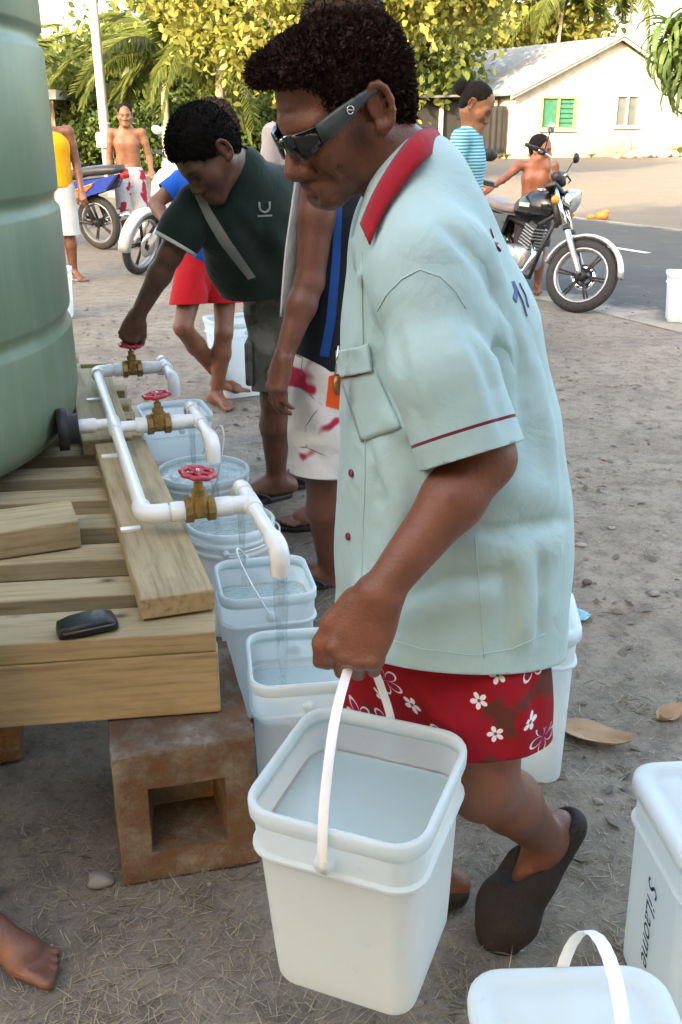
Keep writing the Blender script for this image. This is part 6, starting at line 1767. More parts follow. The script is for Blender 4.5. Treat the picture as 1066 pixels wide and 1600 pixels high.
# ---- the carried pail
hp_loc = V(.037, 1.12, .278)
cp = square_pail('square white pail of water carried by the man in the mint shirt', hp_loc, R(-22), rim=.262, base=.214, h=.334, tilt=(R(2), R(-1)), water=.262, group='white square pails')
grip_w = Vector(wrL) + Vector(hd) * .098
bpy.context.view_layer.update()
inv = (Matrix.LocRotScale(hp_loc, Euler((R(2), R(-1), R(-22))), None)).inverted()
gl_ = inv @ (grip_w + V(.003, .028, -.012))
zb = .284; hw = .139
pts = [V(0, -hw - .002, zb - .01), V(0, -hw, zb + .03), V(gl_.x * .25, -hw * .82, zb + (gl_.z - zb) * .42), V(gl_.x * .6, -hw * .55 + gl_.y * .45, zb + (gl_.z - zb) * .78), V(gl_.x * .95, gl_.y - .035, gl_.z - .012), V(gl_.x, gl_.y, gl_.z), V(gl_.x * .95, gl_.y + .035, gl_.z - .012), V(gl_.x * .6, hw * .6 + gl_.y * .3, zb + (gl_.z - zb) * .72), V(gl_.x * .2, hw * .9, zb + (gl_.z - zb) * .35), V(0, hw, zb + .02), V(0, hw + .002, zb - .01)]
MB().tube(resample(pts, 40), .0018, 8, flat=3.9, up=(1, 0, 0)).build('handle', M_STRAP, cp, auto=60)

# ------------------------------------------------------------------ the other people
def A(*p): return a3(*p) if len(p) == 3 else np.array(p)
def figure(t, skin, J, vox=.007, s=1., hands=None, feet=None, head=None, toes=True, name='body', fine=()):
    """one continuous body from joint positions"""
    allp = np.array([v for k, v in J.items()] + ([head[0]] if head else [])); lo = allp.min(0) - .2 * s; hi = allp.max(0) + .2 * s; lo[2] = max(lo[2], -.03)
    f = Fld(lo, hi, vox, fine)
    P = head_sdf(f, head[0], head[1], head[2], neck=J['neck'], ears=True) if head else None
    nk, ch, pe = J['neck'], J['chest'], J['pelv']; wd = npn(J['shL'] - J['shR'])
    for o in (-.055, .055):
        q = wd * o * s; f.cone(nk + q * .5, ch + q, .05 * s, .095 * s, .04 * s); f.cone(ch + q, pe + q, .095 * s, .09 * s, .05 * s)
    for S in 'LR':
        f.cone(ch + (nk - ch) * .62, J['sh' + S], .055 * s, .05 * s, .04 * s)
        limb(f, J['sh' + S], J['el' + S], .048 * s, .038 * s, .004 * s, .4); limb(f, J['el' + S], J['wr' + S], .037 * s, .025 * s, .005 * s, .3)
        f.cone(pe, J['hip' + S], .1 * s, .085 * s, .04 * s)
        limb(f, J['hip' + S], J['kn' + S], .082 * s, .054 * s, .0, .4); limb(f, J['kn' + S], J['an' + S], .052 * s, .034 * s, .012 * s, .32)
        if hands and S in hands: h = hands[S]; hand_sdf(f, J['wr' + S], h[0], h[1], h[2], s * .98, **(h[3] if len(h) > 3 else {}))
        if feet and S in feet:
            an = J['an' + S]; d = npn(list(feet[S]) + [0]); base = np.array([an[0], an[1], feet.get('z' + S, .004)])
            foot_sdf(f, an, base - d * .055 * s, base + d * .125 * s, base + d * .20 * s, (0, 0, 1), s, left=(1 if S == 'L' else -1), toes=toes)
    return f.mesh(name, skin, t, 1), P
def garment(name, parent, mat, chains, k=.03, cuts=(), vox=.008, folds=(), solid=.004, extra=None, bands=(), sm=1, sub=None):
    pts = np.array([p for c in chains for p in c[0]]); r = max(max(c[1]) for c in chains)
    f = Fld(pts.min(0) - r - .05, pts.max(0) + r + .05, vox)
    for c in chains: f.chain(c[0], c[1], k)
    if extra: extra(f)
    for q in folds: f.fold(*q)
    o = f.mesh(name, mat, parent, sm, cuts=[(Vector(p), Vector(n)) for p, n in cuts], bands=[(Vector(p), Vector(n), w, i) for p, n, w, i in bands], solid=solid); return o
def hair_cap(parent, P, M, sc, mat=M_HAIR2, grow=1., vox=.006, strands=1500, seed=2, low=-.075, L=.012):
    c = P(0, 0, .02); f = Fld(c - .2 * sc * grow, c + .2 * sc * grow, vox)
    f.ell(P(-.02 if grow < 1.05 else -.010, 0, .045), np.array([.098 if grow < 1.05 else .102, .083, .084]) * sc * grow, M, .02); f.ell(P(-.05, 0, .0), np.array([.06, .076, .08]) * sc * grow, M, .03)
    f.ell(P(.128, 0, .01), np.array([.085, .12, .055]) * sc, M, .012, 'sub'); f.ell(P(.06, 0, -.075), np.array([.09, .14, .085]) * sc, M, .015, 'sub')
    f.ell(P(-.008, .1, -.012), np.array([.03, .03, .04]) * sc, M, .008, 'sub').ell(P(-.008, -.1, -.012), np.array([.03, .03, .04]) * sc, M, .008, 'sub')
    f.half(P(-.02, 0, low), -M[:, 2] + M[:, 0] * .15, .02)
    f.warp(lambda x, y, z: .003 * sc * np.sin(x * 120 + 2 * np.sin(z * 90)) * np.sin(y * 130 + x * 50) * np.sin(z * 125))
    h = f.mesh('hair', mat, parent, 1)
    if strands: hair_strands('hair_strands', h, h, mat, strands, L, seed, curl=.7, w=.0009)
    return h
def face_tint(o, c, M, sc, lip=(.22, .08, .065), k=1.):
    c = np.array(c)
    def fn(co):
        q = (co - c) @ M / sc; f_, l_, u_ = q.T; al = np.abs(l_); out = np.zeros((len(co), 4), np.float32); on = (np.abs(q) < .2).all(1)
        br = np.clip(1 - np.hypot((u_ - .014) / .007, (al - .034) / .022), 0, 1) * (f_ > .06); ey = np.clip(1 - np.hypot((u_ + .012) / .009, (al - .032) / .014), 0, 1) * (f_ > .06)
        a = np.maximum(np.clip(br * 2, 0, .85), np.clip(ey * 2, 0, .9)); out[:, :3] = (.018, .012, .01); out[:, 3] = a * on
        li = on & (np.hypot((u_ + .081) / .012, al / .025) < 1) & (f_ > .08); out[li, :3] = lip; out[li, 3] = .7; return out
    tint(o, fn)
def slipper(parent, an, d, z=.0, s=1., mat=None, strap=True):
    d = V(d[0], d[1], 0).normalized(); l = V(-d.y, d.x, 0); b = V(an[0], an[1], z); lp0 = []; n = 24
    for zz, g in ((0, .97), (.003, 1.), (.016, 1.), (.019, .97)):
        lp = []
        for i in range(n):
            a = 2 * math.pi * i / n; x = math.cos(a); y = math.sin(a); w = .048 * (.82 + .22 * (x + 1) / 2); lp.append(b + d * ((.068 + .135 * x) * g * s) + l * (w * math.copysign(abs(y) ** .8, y) * g * s) + V(0, 0, zz))
        lp0.append(lp)
    o = MB().loft(lp0, True, True).build('slipper', mat or M_BLKPL, parent)
    if strap:
        for sd in (1, -1):
            q = [b + d * .16 * s + V(0, 0, .02), b + d * .11 * s + l * sd * .02 * s + V(0, 0, .045 * s), b + d * .06 * s + l * sd * .046 * s + V(0, 0, .035 * s), b + d * .045 * s + l * sd * .047 * s + V(0, 0, .016)]
            MB().tube(resample(q, 10), .007 * s, 6, flat=.5).build('strap', mat or M_BLKPL, o)
    return o

# ---- man in the dark green polo bending to the far valve
SK2 = skin_mat('dark_brown_skin', (.155, .065, .038))
polo = thing('person', 'man in dark green polo with white edging bending to turn the far valve', 'person', (-.3, 3.75, 0))
vw = np.array(dp(.025, 1.90, PZ)) + np.array([0, 0, .088])
hfp = npn((-.56, -.40, -.80)); PM = np.array(frame(hfp, (-.5, -.35, 1))); pc_ = a3(322, 236, 3.32)
J = dict(neck=A(372, 268, 3.42), chest=A(385, 335, 3.50), pelv=A(436, 455, 3.78), shR=A(308, 318, 3.40), elR=A(266, 398, 3.36), shL=A(455, 290, 3.62), elL=A(492, 385, 3.62), wrL=A(480, 470, 3.55),
         hipR=A(430, 470, 3.74), knR=A(430, 622, 3.66), anR=A(432, 748, 3.74), hipL=A(470, 470, 3.82), knL=A(482, 610, 3.76), anL=A(490, 730, 3.92))
hnd = npn((-.25, .02, -1)); J['wrR'] = vw + np.array([.035, -.01, .105])
pb_, PP = figure(polo, SK2, J, .006, 1.06, hands={'R': (npn(vw - J['wrR'] + np.array([-.01, 0, .02])), (.25, -.6, .6), 1, dict(curls=(.55, .6, .6, .62), thumb=(.35, .6))), 'L': ((-.1, 0, -1), (.3, -1, 0), -1)}, feet={'R': (-.9, -.45), 'L': (-.9, -.4), 'zR': .02, 'zL': .02}, head=(pc_, PM, 1.08), toes=True)
face_tint(pb_, pc_, PM, 1.08)
hair_cap(polo, PP, PM, 1.08, M_HAIR2, 1.06, strands=12000, L=.010)
M_POLO = cloth('dark_green_polo', (.012, .026, .020), .2, 500.); M_PGREY = cloth('grey_panel', (.28, .29, .28)); M_PWHITE = cloth('white_edging', (.68, .68, .66))
pw = npn(J['shL'] - J['shR'])
pf_ = [([J['neck'] + pw * o * .5, J['chest'] + pw * o + np.array([0, 0, .0]), A(405, 400, 3.62) + pw * o, A(426, 445, 3.72) + pw * o, A(434, 480, 3.76) + pw * o], [.075, .13, .14, .138, .13]) for o in (-.055, .055)]
pf_ += [([J['neck'] + (J['chest'] - J['neck']) * .35, J['shR']], [.075, .07]), ([J['neck'] + (J['chest'] - J['neck']) * .35, J['shL']], [.075, .07])]
polo_s = garment('polo_shirt', polo, M_POLO, pf_, .05, cuts=[(A(420, 462, 3.6), npn((.05, .05, -1))), (J['neck'] + np.array([-.025, -.02, .045]), npn(J['neck'] - J['chest'] + np.array([-.1, -.05, .1])))], vox=.0075,
                 folds=[([(330, 350), (370, 400), (400, 440)], .03, .012), ([(360, 330), (400, 380), (430, 430)], .025, -.012), ([(420, 350), (440, 390), (445, 430)], .025, .012), ([(330, 300), (320, 350), (350, 390)], .02, -.01)])
for S, e0 in (('R', .82), ('L', .8)):
    a, b = J['sh' + S], J['el' + S]; e = a + (b - a) * e0
    dn = npn(b - a)
    so_ = garment('sleeve', polo_s, [M_POLO, M_PWHITE], [([a, a + (b - a) * .5, b], [.07, .076, .078])], .03, cuts=[(e, dn)], bands=[(e - dn * .006, dn, .012, 1)], vox=.007, solid=.003)
SP_ = Surf(polo_s)
SL_ = []
for k in range(6):
    f_ = k / 5; pl = [(297 + 12 * f_, 290 - 2 * f_), (318 + 13 * f_, 335 - 7 * f_), (345 + 13 * f_, 380 - 8 * f_), (388 + 11 * f_, 436 - 4 * f_)]
    SL_.append(resample(SP_.line(pl, .004, 6), 24))
MB().add([p for q in SL_ for p in q], [(r * 25 + i, r * 25 + i + 1, r * 25 + 26 + i, r * 25 + 25 + i) for r in range(5) for i in range(24)]).build('front_stripe', M_PGREY, polo_s)
cp_ = [(388, 268), (383, 250), (374, 232), (366, 222)]
L1 = [atY(366, 224, 3.42), atY(374, 234, 3.385), atY(381, 250, 3.36), atY(384, 266, 3.35)]
L0 = [atY(358, 240, 3.40), atY(362, 252, 3.37), atY(364, 264, 3.35), atY(370, 275, 3.34)]
m = MB(); a_, b_ = resample(L1, 10), resample(L0, 10); m.add(a_ + b_, [(i, i + 1, i + 12, i + 11) for i in range(10)]); o = m.build('collar', M_POLO, polo_s); md = o.modifiers.new('t', 'SOLIDIFY'); md.thickness = .006
MB().tube(a_, .0045, 6).build('collar_edging', M_PWHITE, o)
p, n = SP_.hit(413, 322, .002)
if p:
    q = n.to_track_quat('Z', 'Y').to_matrix(); uu = V(0, 0, 1) - n * n.z; uu.normalize(); rr_ = uu.cross(n) * -1
    ring = [p + rr_ * (.020 * math.cos(a)) + uu * (.020 * math.sin(a)) for a in [math.pi * 1.0 + math.pi * k / 12 for k in range(13)]]; ring = [ring[0] + uu * .014] + ring + [ring[-1] + uu * .014]
    em = MB().tube(ring, .004, 6).build('chest_emblem', M_PGREY, polo_s); MB().add([p + rr_ * x + uu * y for x, y in ((-.028, -.034), (.028, -.034), (.028, -.028), (-.028, -.028))], [(0, 1, 2, 3)]).build('emblem_text', M_PGREY, em)
def camo(name, c1, c2, c3):
    t = NT(name); co = t.coord(); n = t.noise(co, 11., 3, .5); b = t.ramp(n, [(.40, c1), (.47, c2), (.55, c2), (.62, c3)]); t.set(base=b, rough=.9, spec=.2, normal=t.bump(t.noise(co, 30., 3), .4, .01)); return t.m
M_CAMO = camo('grey_camouflage', (.06, .062, .055), (.125, .13, .115), (.185, .19, .17))
for S in 'RL':
    a, b = J['hip' + S], J['kn' + S]
    g = garment('shorts', polo, M_CAMO, [([a + np.array([0, 0, .16]), a + (b - a) * .1, a + (b - a) * .5, b + (b - a) * .08], [.115, .115, .098, .09])], .03, cuts=[(a + (b - a) * .93, npn(b - a))], folds=[([(395, 500), (420, 520), (435, 510)], .02, -.01), ([(395, 540), (420, 550), (440, 545)], .02, .01)])
MB().box(Vector(J['hipR'] + (J['knR'] - J['hipR']) * .6) + V(-.095, -.02, 0), (.03, .14, .17), bevel=.01).build('cargo_pocket', M_CAMO, polo)
for S in 'RL': slipper(polo, J['an' + S], (-.9, -.45), .001, 1.05)

# ---- child in blue shirt and red shorts
SK3 = skin_mat('warm_brown_skin', (.23, .088, .045))
kid = thing('person', 'child in blue shirt and red shorts bending behind the polo man', 'person', (-.65, 5.15, 0))
kh = npn((-.7, -.25, -.65)); KM = np.array(frame(kh, (-.3, 0, 1))); kc_ = A(338, 200, 5.35)
J = dict(neck=A(335, 240, 5.38), chest=A(318, 300, 5.30), pelv=A(330, 392, 5.28), shL=A(282, 285, 5.22), elL=A(243, 318, 5.16), wrL=A(262, 352, 5.02), shR=A(352, 280, 5.5), elR=A(380, 350, 5.5), wrR=A(384, 420, 5.4),
         hipL=A(308, 410, 5.24), knL=A(286, 512, 5.02), anL=A(346, 592, 5.34), hipR=A(352, 410, 5.32), knR=A(350, 520, 5.18), anR=A(338, 618, 5.20))
kb, KP = figure(kid, SK3, J, .0075, .9, hands={'L': ((.2, -.3, -1), (-1, 0, 0), -1), 'R': ((0, 0, -1), (1, 0, 0), 1)}, feet={'R': (.55, -.8), 'L': (.7, -.5), 'zL': .05}, head=(kc_, KM, 1.02))
face_tint(kb, kc_, KM, 1.02)
hair_cap(kid, KP, KM, 1.02, M_HAIR, 1.08, strands=3000, seed=5, L=.02)
M_BLUES = cloth('royal_blue_cotton', (.01, .10, .52)); M_REDS = cloth('red_sport_cloth', (.50, .008, .012), .12)
kw = npn(J['shL'] - J['shR'])
ks = garment('shirt', kid, M_BLUES, [([J['neck'] + kw * o * .4, J['chest'] + kw * o, J['pelv'] + kw * o + np.array([0, 0, .02])], [.06, .115, .115]) for o in (-.05, .05)] + [([J['chest'] + (J['neck'] - J['chest']) * .6, J['shL']], [.06, .06]), ([J['chest'] + (J['neck'] - J['chest']) * .6, J['shR']], [.06, .06])], .04, cuts=[(J['neck'] + np.array([0, 0, .03]), (0, 0, 1))], vox=.009)
for S in 'LR': garment('sleeve', ks, M_BLUES, [([J['sh' + S], J['el' + S]], [.058, .066])], .03, cuts=[(J['sh' + S] + (J['el' + S] - J['sh' + S]) * .55, npn(J['el' + S] - J['sh' + S]))], vox=.009)
ksh = garment('shorts', kid, M_REDS, [([J['pelv'] + np.array([-.05, 0, .03]), J['pelv'] + np.array([.05, 0, .03])], [.115, .115]), ([J['hipL'], J['hipL'] + (J['knL'] - J['hipL']) * .9], [.105, .095]), ([J['hipR'], J['hipR'] + (J['knR'] - J['hipR']) * .9], [.105, .095])], .025,
              cuts=[(A(330, 474, 5.15), npn((.02, -.15, -1)))], vox=.008, folds=[([(330, 400), (325, 440), (328, 470)], .03, -.02), ([(300, 410), (300, 450)], .025, .01), ([(350, 410), (362, 450)], .025, .01)])
SK_ = Surf(ksh)
MB_ = [SK_.hit(x, y, .003)[0] for x, y in ((347, 447), (368, 447), (369, 453), (362, 461), (357, 463), (352, 460), (348, 453))]
if all(MB_): MB().add(MB_, [tuple(range(7))]).build('shorts_emblem', cloth('grey_emblem', (.22, .24, .24)), ksh)
# pail held behind the child's legs
square_pail('square pail held just off the ground between the child and the polo man', V(-.59, 5.45, .0), R(25), rim=.33, base=.24, h=.43, group='pails farther off')

# ---- tall man right behind the main man
SK4 = skin_mat('deep_brown_skin', (.165, .062, .038))
p4 = thing('person', 'tall man in dark vest and white floral shorts directly behind the mint shirt', 'person', (0, 2.95, 0))
h4 = npn((-.9, -.3, -.25)); M4 = np.array(frame(h4, (0, 0, 1))); c4 = A(536, 60, 2.95)
J = dict(neck=A(552, 180, 2.97), chest=A(548, 340, 2.97), pelv=A(538, 590, 2.97), shL=A(502, 268, 2.80), elL=A(484, 440, 2.76), wrL=A(443, 560, 2.70), shR=A(600, 268, 3.16), elR=A(600, 420, 3.2), wrR=A(580, 560, 3.14),
         hipL=A(512, 615, 2.90), knL=A(505, 740, 2.86), anL=A(520, 905, 2.95), hipR=A(545, 615, 3.06), knR=A(530, 715, 3.20), anR=A(520, 785, 3.48))
b4, P4 = figure(p4, SK4, J, .0065, 1.08, hands={'L': (npn((-.25, -.1, -1)), (-.75, -.6, 0), -1, dict(curl=.35)), 'R': ((0, 0, -1), (1, 0, 0), 1)}, feet={'L': (-.9, -.3), 'R': (-.85, -.4), 'zL': .022, 'zR': .022}, head=(c4, M4, 1.04))
face_tint(b4, c4, M4, 1.04); hair_cap(p4, P4, M4, 1.04, M_HAIR, 1.06, strands=4000, seed=9, L=.016)
M_NAVY = cloth('navy_vest', (.012, .014, .02)); M_BSTR = cloth('blue_stripe_cloth', (.012, .075, .30)); M_WTWL = cloth('white_cotton', (.62, .66, .67))
w4 = npn(J['shL'] - J['shR'])
v4 = garment('vest', p4, [M_NAVY, M_BSTR], [([J['neck'] + w4 * o * .4 + np.array([0, 0, -.06]), J['chest'] + w4 * o, J['pelv'] + w4 * o], [.075, .13, .135]) for o in (-.065, .065)], .05, cuts=[(A(520, 560, 2.9), npn((0, .1, -1))), (J['neck'] + np.array([0, 0, -.03]), (0, 0, 1))], folds=[([(500, 330), (505, 430), (500, 540)], .03, .012), ([(530, 330), (540, 430), (535, 540)], .02, -.012)])
S4 = Surf(v4); L1 = S4.line([(523, 300), (519, 400), (510, 500), (500, 556)], .003, 8); L2 = S4.line([(536, 300), (532, 400), (524, 500), (514, 558)], .003, 8)
if len(L1) > 3 and len(L2) > 3: L1, L2 = resample(L1, 20), resample(L2, 20); MB().add(L1 + L2, [(i, i + 1, i + 22, i + 21) for i in range(20)]).build('vest_stripe', M_BSTR, v4)
# pale shirt hanging open in front of the arm
Lf = [atY(463, 282, 2.80), atY(455, 340, 2.79), atY(447, 400, 2.78), atY(440, 495, 2.77)]; Rf = [atY(500, 270, 2.90), atY(500, 340, 2.92), atY(495, 400, 2.92), atY(480, 490, 2.92)]
a_, b_ = resample(Lf, 16), resample(Rf, 16); mid = [p.lerp(q, .5) + V(-.012, -.02, 0) for p, q in zip(a_, b_)]
o = MB().add(a_ + mid + b_, [(i + r * 17, i + 1 + r * 17, i + 18 + r * 17, i + 17 + r * 17) for r in (0, 1) for i in range(16)]).build('open_shirt', M_WTWL, p4); md = o.modifiers.new('t', 'SOLIDIFY'); md.thickness = .006
M_FLW = floral('white_floral_cloth', (.60, .59, .58), (.62, .61, .60), 5.5, line=(.07, .07, .075), fill=(.60, .58, .57))
def red_patch(m):
    return m
M_FLR = NT('white_red_floral'); _t = M_FLR; _co = _t.coord(); _b = _t.mix(_t.ramp(_t.noise(_co, 6., 2, .4), [(.56, 0), (.58, 1)]), (.60, .59, .58), (.40, .012, .05)); _v = _t.vor(_co, 9., feature='DISTANCE_TO_EDGE')
_b = _t.mix(_t.math('MULTIPLY', _t.ramp(_v, [(.010, .8), (.02, 0)]), _t.ramp(_t.noise(_co, 9., 2), [(.5, 0), (.55, 1)])), _b, (.08, .08, .09)); _t.set(base=_b, rough=.9, normal=_t.bump(_t.noise(_co, 20., 3), .4, .015)); M_FLR = _t.m
for S in 'LR':
    a, b = J['hip' + S], J['kn' + S]
    garment('shorts', p4, M_FLR, [([a + np.array([0, 0, .07]), a + (b - a) * .5, b + (b - a) * .1], [.125, .112, .105])], .03, cuts=[(a + (b - a) * (1.0), npn(b - a))], folds=[([(480, 620), (500, 660), (525, 650)], .025, .012), ([(480, 700), (505, 720), (525, 700)], .02, -.012)])
for S in 'LR': slipper(p4, J['an' + S], (-.9, -.32), .001, 1.08)

# ---- orange tag clipped to the main man's pocket
tg = thing('key_tag', 'orange key tag with metal clip hanging at the mint shirt pocket', 'key tag', atY(522, 612, 1.325))
ps = [(514, 588), (528, 584), (533, 590), (530, 640), (509, 635)]
vs = [atY(x, y, 1.325) for x, y in ps]; m = MB().add(vs + [p + V(0, .006, 0) for p in vs], [tuple(range(5)), tuple(range(9, 4, -1))] + [(k, k + 5, (k + 1) % 5 + 5, (k + 1) % 5) for k in range(5)])
m.build('tag', plain('orange_plastic', (.80, .10, .015), .4, var=.08), tg, smooth=False)
MB().tube([atY(529, 540, 1.327), atY(527, 565, 1.323), atY(523, 590, 1.322)], .0018, 6).build('clip', M_CHROME, tg)
MB().tube([atY(527, 588, 1.319), atY(524, 602, 1.318), atY(528, 616, 1.318)], [.0035, .0045, .003], 8).build('key', M_BRASS, tg)

# ---- far figures
def far_person(label, cat_base, J, skin, head, clothes, hair=M_HAIR2, hands=True, feet=None, s=1., vox=.0075, grow=1.03, strands=400):
    t = thing('person', label, 'person', cat_base)
    hd_ = {'L': (npn(J['wrL'] - J['elL']), (0, -1, .1), -1), 'R': (npn(J['wrR'] - J['elR']), (0, -1, .1), 1)} if hands else None
    b, P = figure(t, skin, J, vox, s, hands=hd_, feet=feet, head=head, fine=[(2, head[0][2] - .16, head[0][2] + .16, .0048)])
    face_tint(b, head[0], head[1], head[2]); hair_cap(t, P, head[1], head[2], hair, grow, vox=.006, strands=strands)
    return t, b, P
SK5 = skin_mat('light_brown_skin', (.29, .13, .07))
def stand(x, y, h, face, lean=0., s=1.):
    """an upright figure's joints; face = heading (x, y)"""
    f = npn([face[0], face[1], 0]); l = np.array([-f[1], f[0], 0]); B = np.array([x, y, 0.]); k = h / 1.7
    q = lambda a, b, c: B + (f * a + l * b) * k + np.array([0, 0, c * k])
    J = dict(neck=q(.0, 0, 1.42), chest=q(.01, 0, 1.24), pelv=q(0, 0, .92))
    for S, g in (('L', 1), ('R', -1)):
        J['sh' + S] = q(0, .185 * g, 1.37); J['el' + S] = q(-.02, .235 * g, 1.08); J['wr' + S] = q(.04, .245 * g, .84)
        J['hip' + S] = q(0, .085 * g, .86); J['kn' + S] = q(.02, .10 * g, .47); J['an' + S] = q(-.03, .11 * g, .08)
    return J, q(.02, 0, 1.575), np.array(frame(f, (0, 0, 1))), k
# youth without a shirt
J, hc_, M_, k_ = stand(-2.62, 12.6, 1.68, (.12, -1))
M_ = np.array(frame((.22, -1, -.08), (0, 0, 1)))
J['elL'] += np.array([.02, 0, 0]); J['wrL'] += np.array([.05, -.12, .10])
t5, b5, P5 = far_person('shirtless youth in red and white floral shorts standing behind the silver moped', (-2.62, 12.6, 0), J, SK5, (hc_, M_, k_ * 1.04), None, feet={'L': (.1, -1), 'R': (-.2, -1)}, s=k_)
garment('shorts', t5, M_FLR, [([J['pelv'] + np.array([-.05, 0, 0]), J['pelv'] + np.array([.05, 0, 0])], [.115, .115])] + [([J['hip' + S], J['kn' + S]], [.11, .10]) for S in 'LR'], .025, cuts=[(J['pelv'] + np.array([0, 0, .05]), (0, 0, 1)), (J['knL'], (0, 0, -1))], vox=.012)
# man in yellow singlet
J, hc_, M_, k_ = stand(-2.77, 9.75, 1.72, (.35, -1))
J['wrL'] += np.array([.02, -.05, 0]); hc_ = hc_ + np.array([-.13, 0, -.02]); J['neck'] += np.array([-.06, 0, 0])
t6, b6, P6 = far_person('man in yellow singlet and white shorts half hidden by the tank', (-2.77, 9.75, 0), J, skin_mat('mid_brown_skin', (.22, .09, .05)), (hc_, M_, k_ * 1.02), None, feet={'L': (.7, -.7), 'R': (.2, -1)}, s=k_)
yw = npn(J['shL'] - J['shR'])
garment('singlet', t6, cloth('yellow_cotton', (.80, .38, .008)), [([J['neck'] + yw * o * 1.2 + np.array([0, 0, -.03]), J['chest'] + yw * o, J['pelv'] + yw * o + np.array([0, 0, -.03])], [.05, .12, .125]) for o in (-.06, .06)], .05, cuts=[(J['pelv'] + np.array([0, 0, -.04]), (0, 0, -1))], vox=.011)
garment('shorts', t6, cloth('white_shorts_cloth', (.66, .65, .62)), [([J['pelv'] + yw * -.05, J['pelv'] + yw * .05], [.12, .12])] + [([J['hip' + S], J['kn' + S] + np.array([0, 0, -.05])], [.115, .105]) for S in 'LR'], .025, cuts=[(J['pelv'] + np.array([0, 0, .04]), (0, 0, 1)), (J['knL'] + np.array([0, 0, -.03]), (0, 0, -1))], vox=.011)
M_SLB = plain('pale_blue_foam', (.30, .38, .52), .7)
for S in 'LR': slipper(t6, J['an' + S], (.8, -.6), .001, 1., M_SLB)
# woman in turquoise stripes
J, hc_, M_, k_ = stand(.76, 6.35, 1.70, (1., -.25))
M_ = np.array(frame((.80, -.28, -.55), (.2, 0, 1)))
J['neck'] += np.array([.05, 0, 0]); hc_ = A(745, 164, 6.33); J['elR'] += np.array([-.03, -.03, .02]); J['wrR'] += np.array([.0, -.03, .08])
t7, b7, P7 = far_person('woman in turquoise striped top with a hair bun looking down', (.76, 6.35, 0), J, skin_mat('golden_brown_skin', (.27, .115, .058)), (hc_, M_, 1.0), None, feet={'L': (1, -.2), 'R': (1, -.3)}, s=.95, strands=0, grow=1.0)
m = MB(); m.ball(Vector(P7(-.135, 0, .03)), (.048, .05, .05), 14, 10); m.build('hair_bun', M_HAIR2, t7)
def stripes():
    t = NT('turquoise_stripes'); co = t.coord(); w = t.n('ShaderNodeTexWave', wave_type='BANDS', bands_direction='Z'); w.inputs['Scale'].default_value = 17.; w.inputs['Distortion'].default_value = .6; w.inputs['Detail'].default_value = 2.; t.l(co, w.inputs['Vector'])
    b = t.ramp(w.outputs['Fac'], [(.35, (.02, .26, .38)), (.5, (.10, .42, .52)), (.7, (.42, .62, .64))]); t.set(base=b, rough=.9, spec=.2); return t.m
ww_ = npn(J['shL'] - J['shR']); M_STR = stripes()
ts_ = garment('top', t7, M_STR, [([J['neck'] + ww_ * o * .5 + np.array([-.01, 0, -.02]), J['chest'] + ww_ * o, J['pelv'] + ww_ * o], [.065, .118, .122]) for o in (-.045, .045)] + [([J['chest'] + (J['neck'] - J['chest']) * .6, J['sh' + S]], [.06, .06]) for S in 'LR'], .04, cuts=[(J['pelv'] + np.array([0, 0, -.06]), (0, 0, -1)), (J['neck'] + np.array([.0, 0, .03]), (.35, 0, 1))], vox=.009)
for S in 'LR': garment('sleeve', ts_, M_STR, [([J['sh' + S], J['el' + S]], [.058, .062])], .02, cuts=[(J['sh' + S] + (J['el' + S] - J['sh' + S]) * .6, npn(J['el' + S] - J['sh' + S]))], vox=.009)
garment('skirt', t7, cloth('dark_skirt_cloth', (.03, .035, .06)), [([J['pelv'] + np.array([0, 0, -.02]), (J['knL'] + J['knR']) / 2, (J['knL'] + J['knR']) / 2 + np.array([0, 0, -.1])], [.13, .17, .18])], .03, cuts=[((J['knL'] + J['knR']) / 2 + np.array([0, 0, -.1]), (0, 0, -1)), (J['pelv'] + np.array([0, 0, .06]), (0, 0, 1))], vox=.012)
# shirtless boy behind the motorbike
J, hc_, M_, k_ = stand(1.72, 8.95, 1.38, (.35, 1.))
M_ = np.array(frame((.75, -.55, -.1), (0, 0, 1))); hc_ = hc_ + np.array([.02, 0, -.03])
J['elL'] = A(792, 276, 8.9); J['wrL'] = A(768, 293, 8.75); J['shL'] = A(812, 258, 8.97)
t8, b8, P8 = far_person('shirtless boy standing behind the black motorbike resting a hand on its seat', (1.72, 8.95, 0), J, skin_mat('boy_skin', (.27, .095, .05)), (hc_, M_, k_ * 1.16), None, feet={'L': (.3, 1), 'R': (.3, 1)}, s=k_)
garment('shorts', t8, cloth('dark_shorts_cloth', (.05, .05, .07)), [([J['pelv'] + np.array([-.04, 0, 0]), J['pelv'] + np.array([.04, 0, 0])], [.1, .1])] + [([J['hip' + S], J['kn' + S]], [.095, .085]) for S in 'LR'], .025, cuts=[(J['pelv'] + np.array([0, 0, .03]), (0, 0, 1)), (J['knL'] + np.array([0, 0, .05]), (0, 0, -1))], vox=.012)
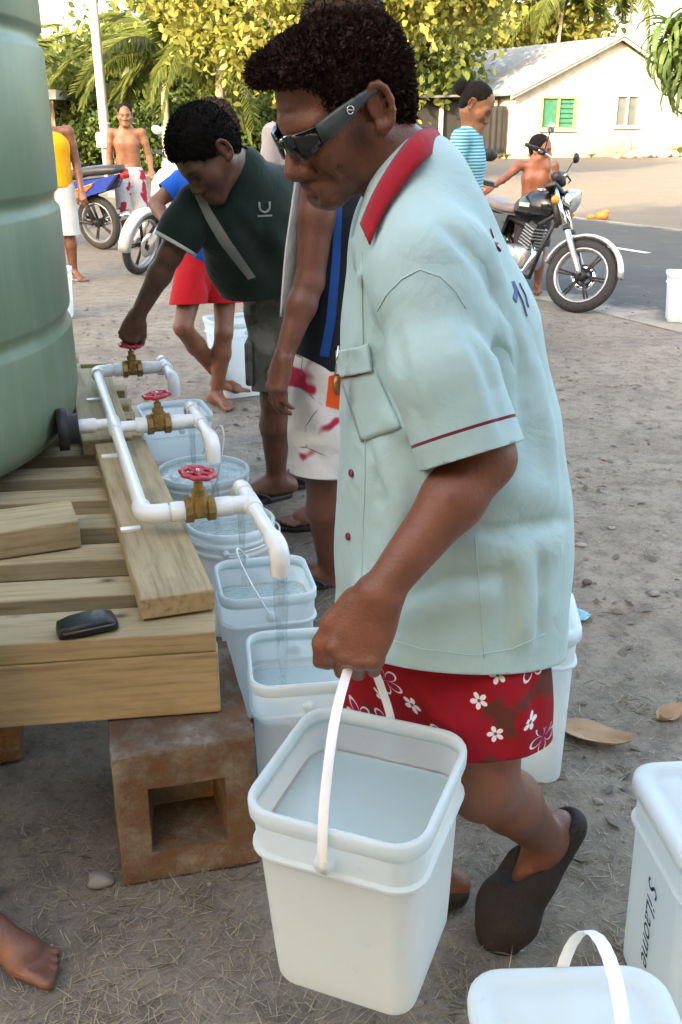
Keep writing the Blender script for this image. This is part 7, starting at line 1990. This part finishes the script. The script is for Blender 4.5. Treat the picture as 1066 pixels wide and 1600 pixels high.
# person in grey shirt glimpsed between the polo man and the main man
J, hc_, M_, k_ = stand(-.36, 7.3, 1.72, (.8, -.6))
t9, b9, P9 = far_person('person in grey shirt glimpsed between the polo collar and the sunglasses', (-.36, 7.3, 0), J, SK4, (hc_, M_, 1.0), None, feet={'L': (.8, -.6), 'R': (.8, -.6)}, s=k_, vox=.012, strands=0)
gw_ = npn(J['shL'] - J['shR']); M_GREYS = cloth('grey_cotton', (.30, .28, .29))
g9 = garment('shirt', t9, M_GREYS, [([J['neck'] + gw_ * o * .5 + np.array([0, 0, -.02]), J['chest'] + gw_ * o, J['pelv'] + gw_ * o + np.array([0, 0, -.05])], [.065, .13, .13]) for o in (-.06, .06)] + [([J['chest'] + (J['neck'] - J['chest']) * .6, J['sh' + S], J['sh' + S] + (J['el' + S] - J['sh' + S]) * .6], [.06, .068, .07]) for S in 'LR'], .04, cuts=[(J['pelv'] + np.array([0, 0, -.06]), (0, 0, -1))], vox=.011)
garment('trousers', t9, cloth('dark_trouser_cloth', (.04, .045, .06)), [([J['pelv'] + gw_ * -.05, J['pelv'] + gw_ * .05], [.12, .12])] + [([J['hip' + S], J['kn' + S], J['an' + S]], [.11, .09, .075]) for S in 'LR'], .025, cuts=[(J['anL'] + np.array([0, 0, -.02]), (0, 0, -1))], vox=.012)
# barefoot bystander at the near left, only a shin and foot in the picture
J, hc_, M_, k_ = stand(-.97, 1.33, 1.68, (1., -.15))
for S, a, kn_ in (('L', (-.90, 1.50), (-.72, 1.50)), ('R', (-.70, 1.385), (-.80, 1.40))):
    J['an' + S] = np.array([a[0], a[1], .085]); J['kn' + S] = np.array([-.84 if S == 'L' else -.775, a[1] + .02, .47])
t10, b10, P10 = far_person('barefoot bystander at the left edge, only shin and toes showing', (-.9, 1.4, 0), J, skin_mat('dusty_brown_skin', (.20, .085, .055)), (hc_, M_, 1.0), None, feet={'R': (.93, -.36), 'L': (1., -.1)}, s=k_, vox=.0065, strands=0)
nl = MB()
gw_ = npn(J['shL'] - J['shR'])
garment('shirt', t10, M_GREYS, [([J['neck'] + gw_ * o * .5 + np.array([0, 0, -.02]), J['chest'] + gw_ * o, J['pelv'] + gw_ * o + np.array([0, 0, -.05])], [.065, .13, .13]) for o in (-.06, .06)] + [([J['chest'] + (J['neck'] - J['chest']) * .6, J['sh' + S], J['sh' + S] + (J['el' + S] - J['sh' + S]) * .6], [.06, .068, .07]) for S in 'LR'], .04, cuts=[(J['pelv'] + np.array([0, 0, -.06]), (0, 0, -1))], vox=.012)
garment('shorts', t10, M_NAVY, [([J['pelv'] + gw_ * -.05, J['pelv'] + gw_ * .05], [.12, .12])] + [([J['hip' + S], J['kn' + S] + np.array([0, 0, .06])], [.115, .10]) for S in 'LR'], .025, cuts=[(J['pelv'] + np.array([0, 0, .04]), (0, 0, 1)), (J['knL'] + np.array([0, 0, .06]), (0, 0, -1))], vox=.012)
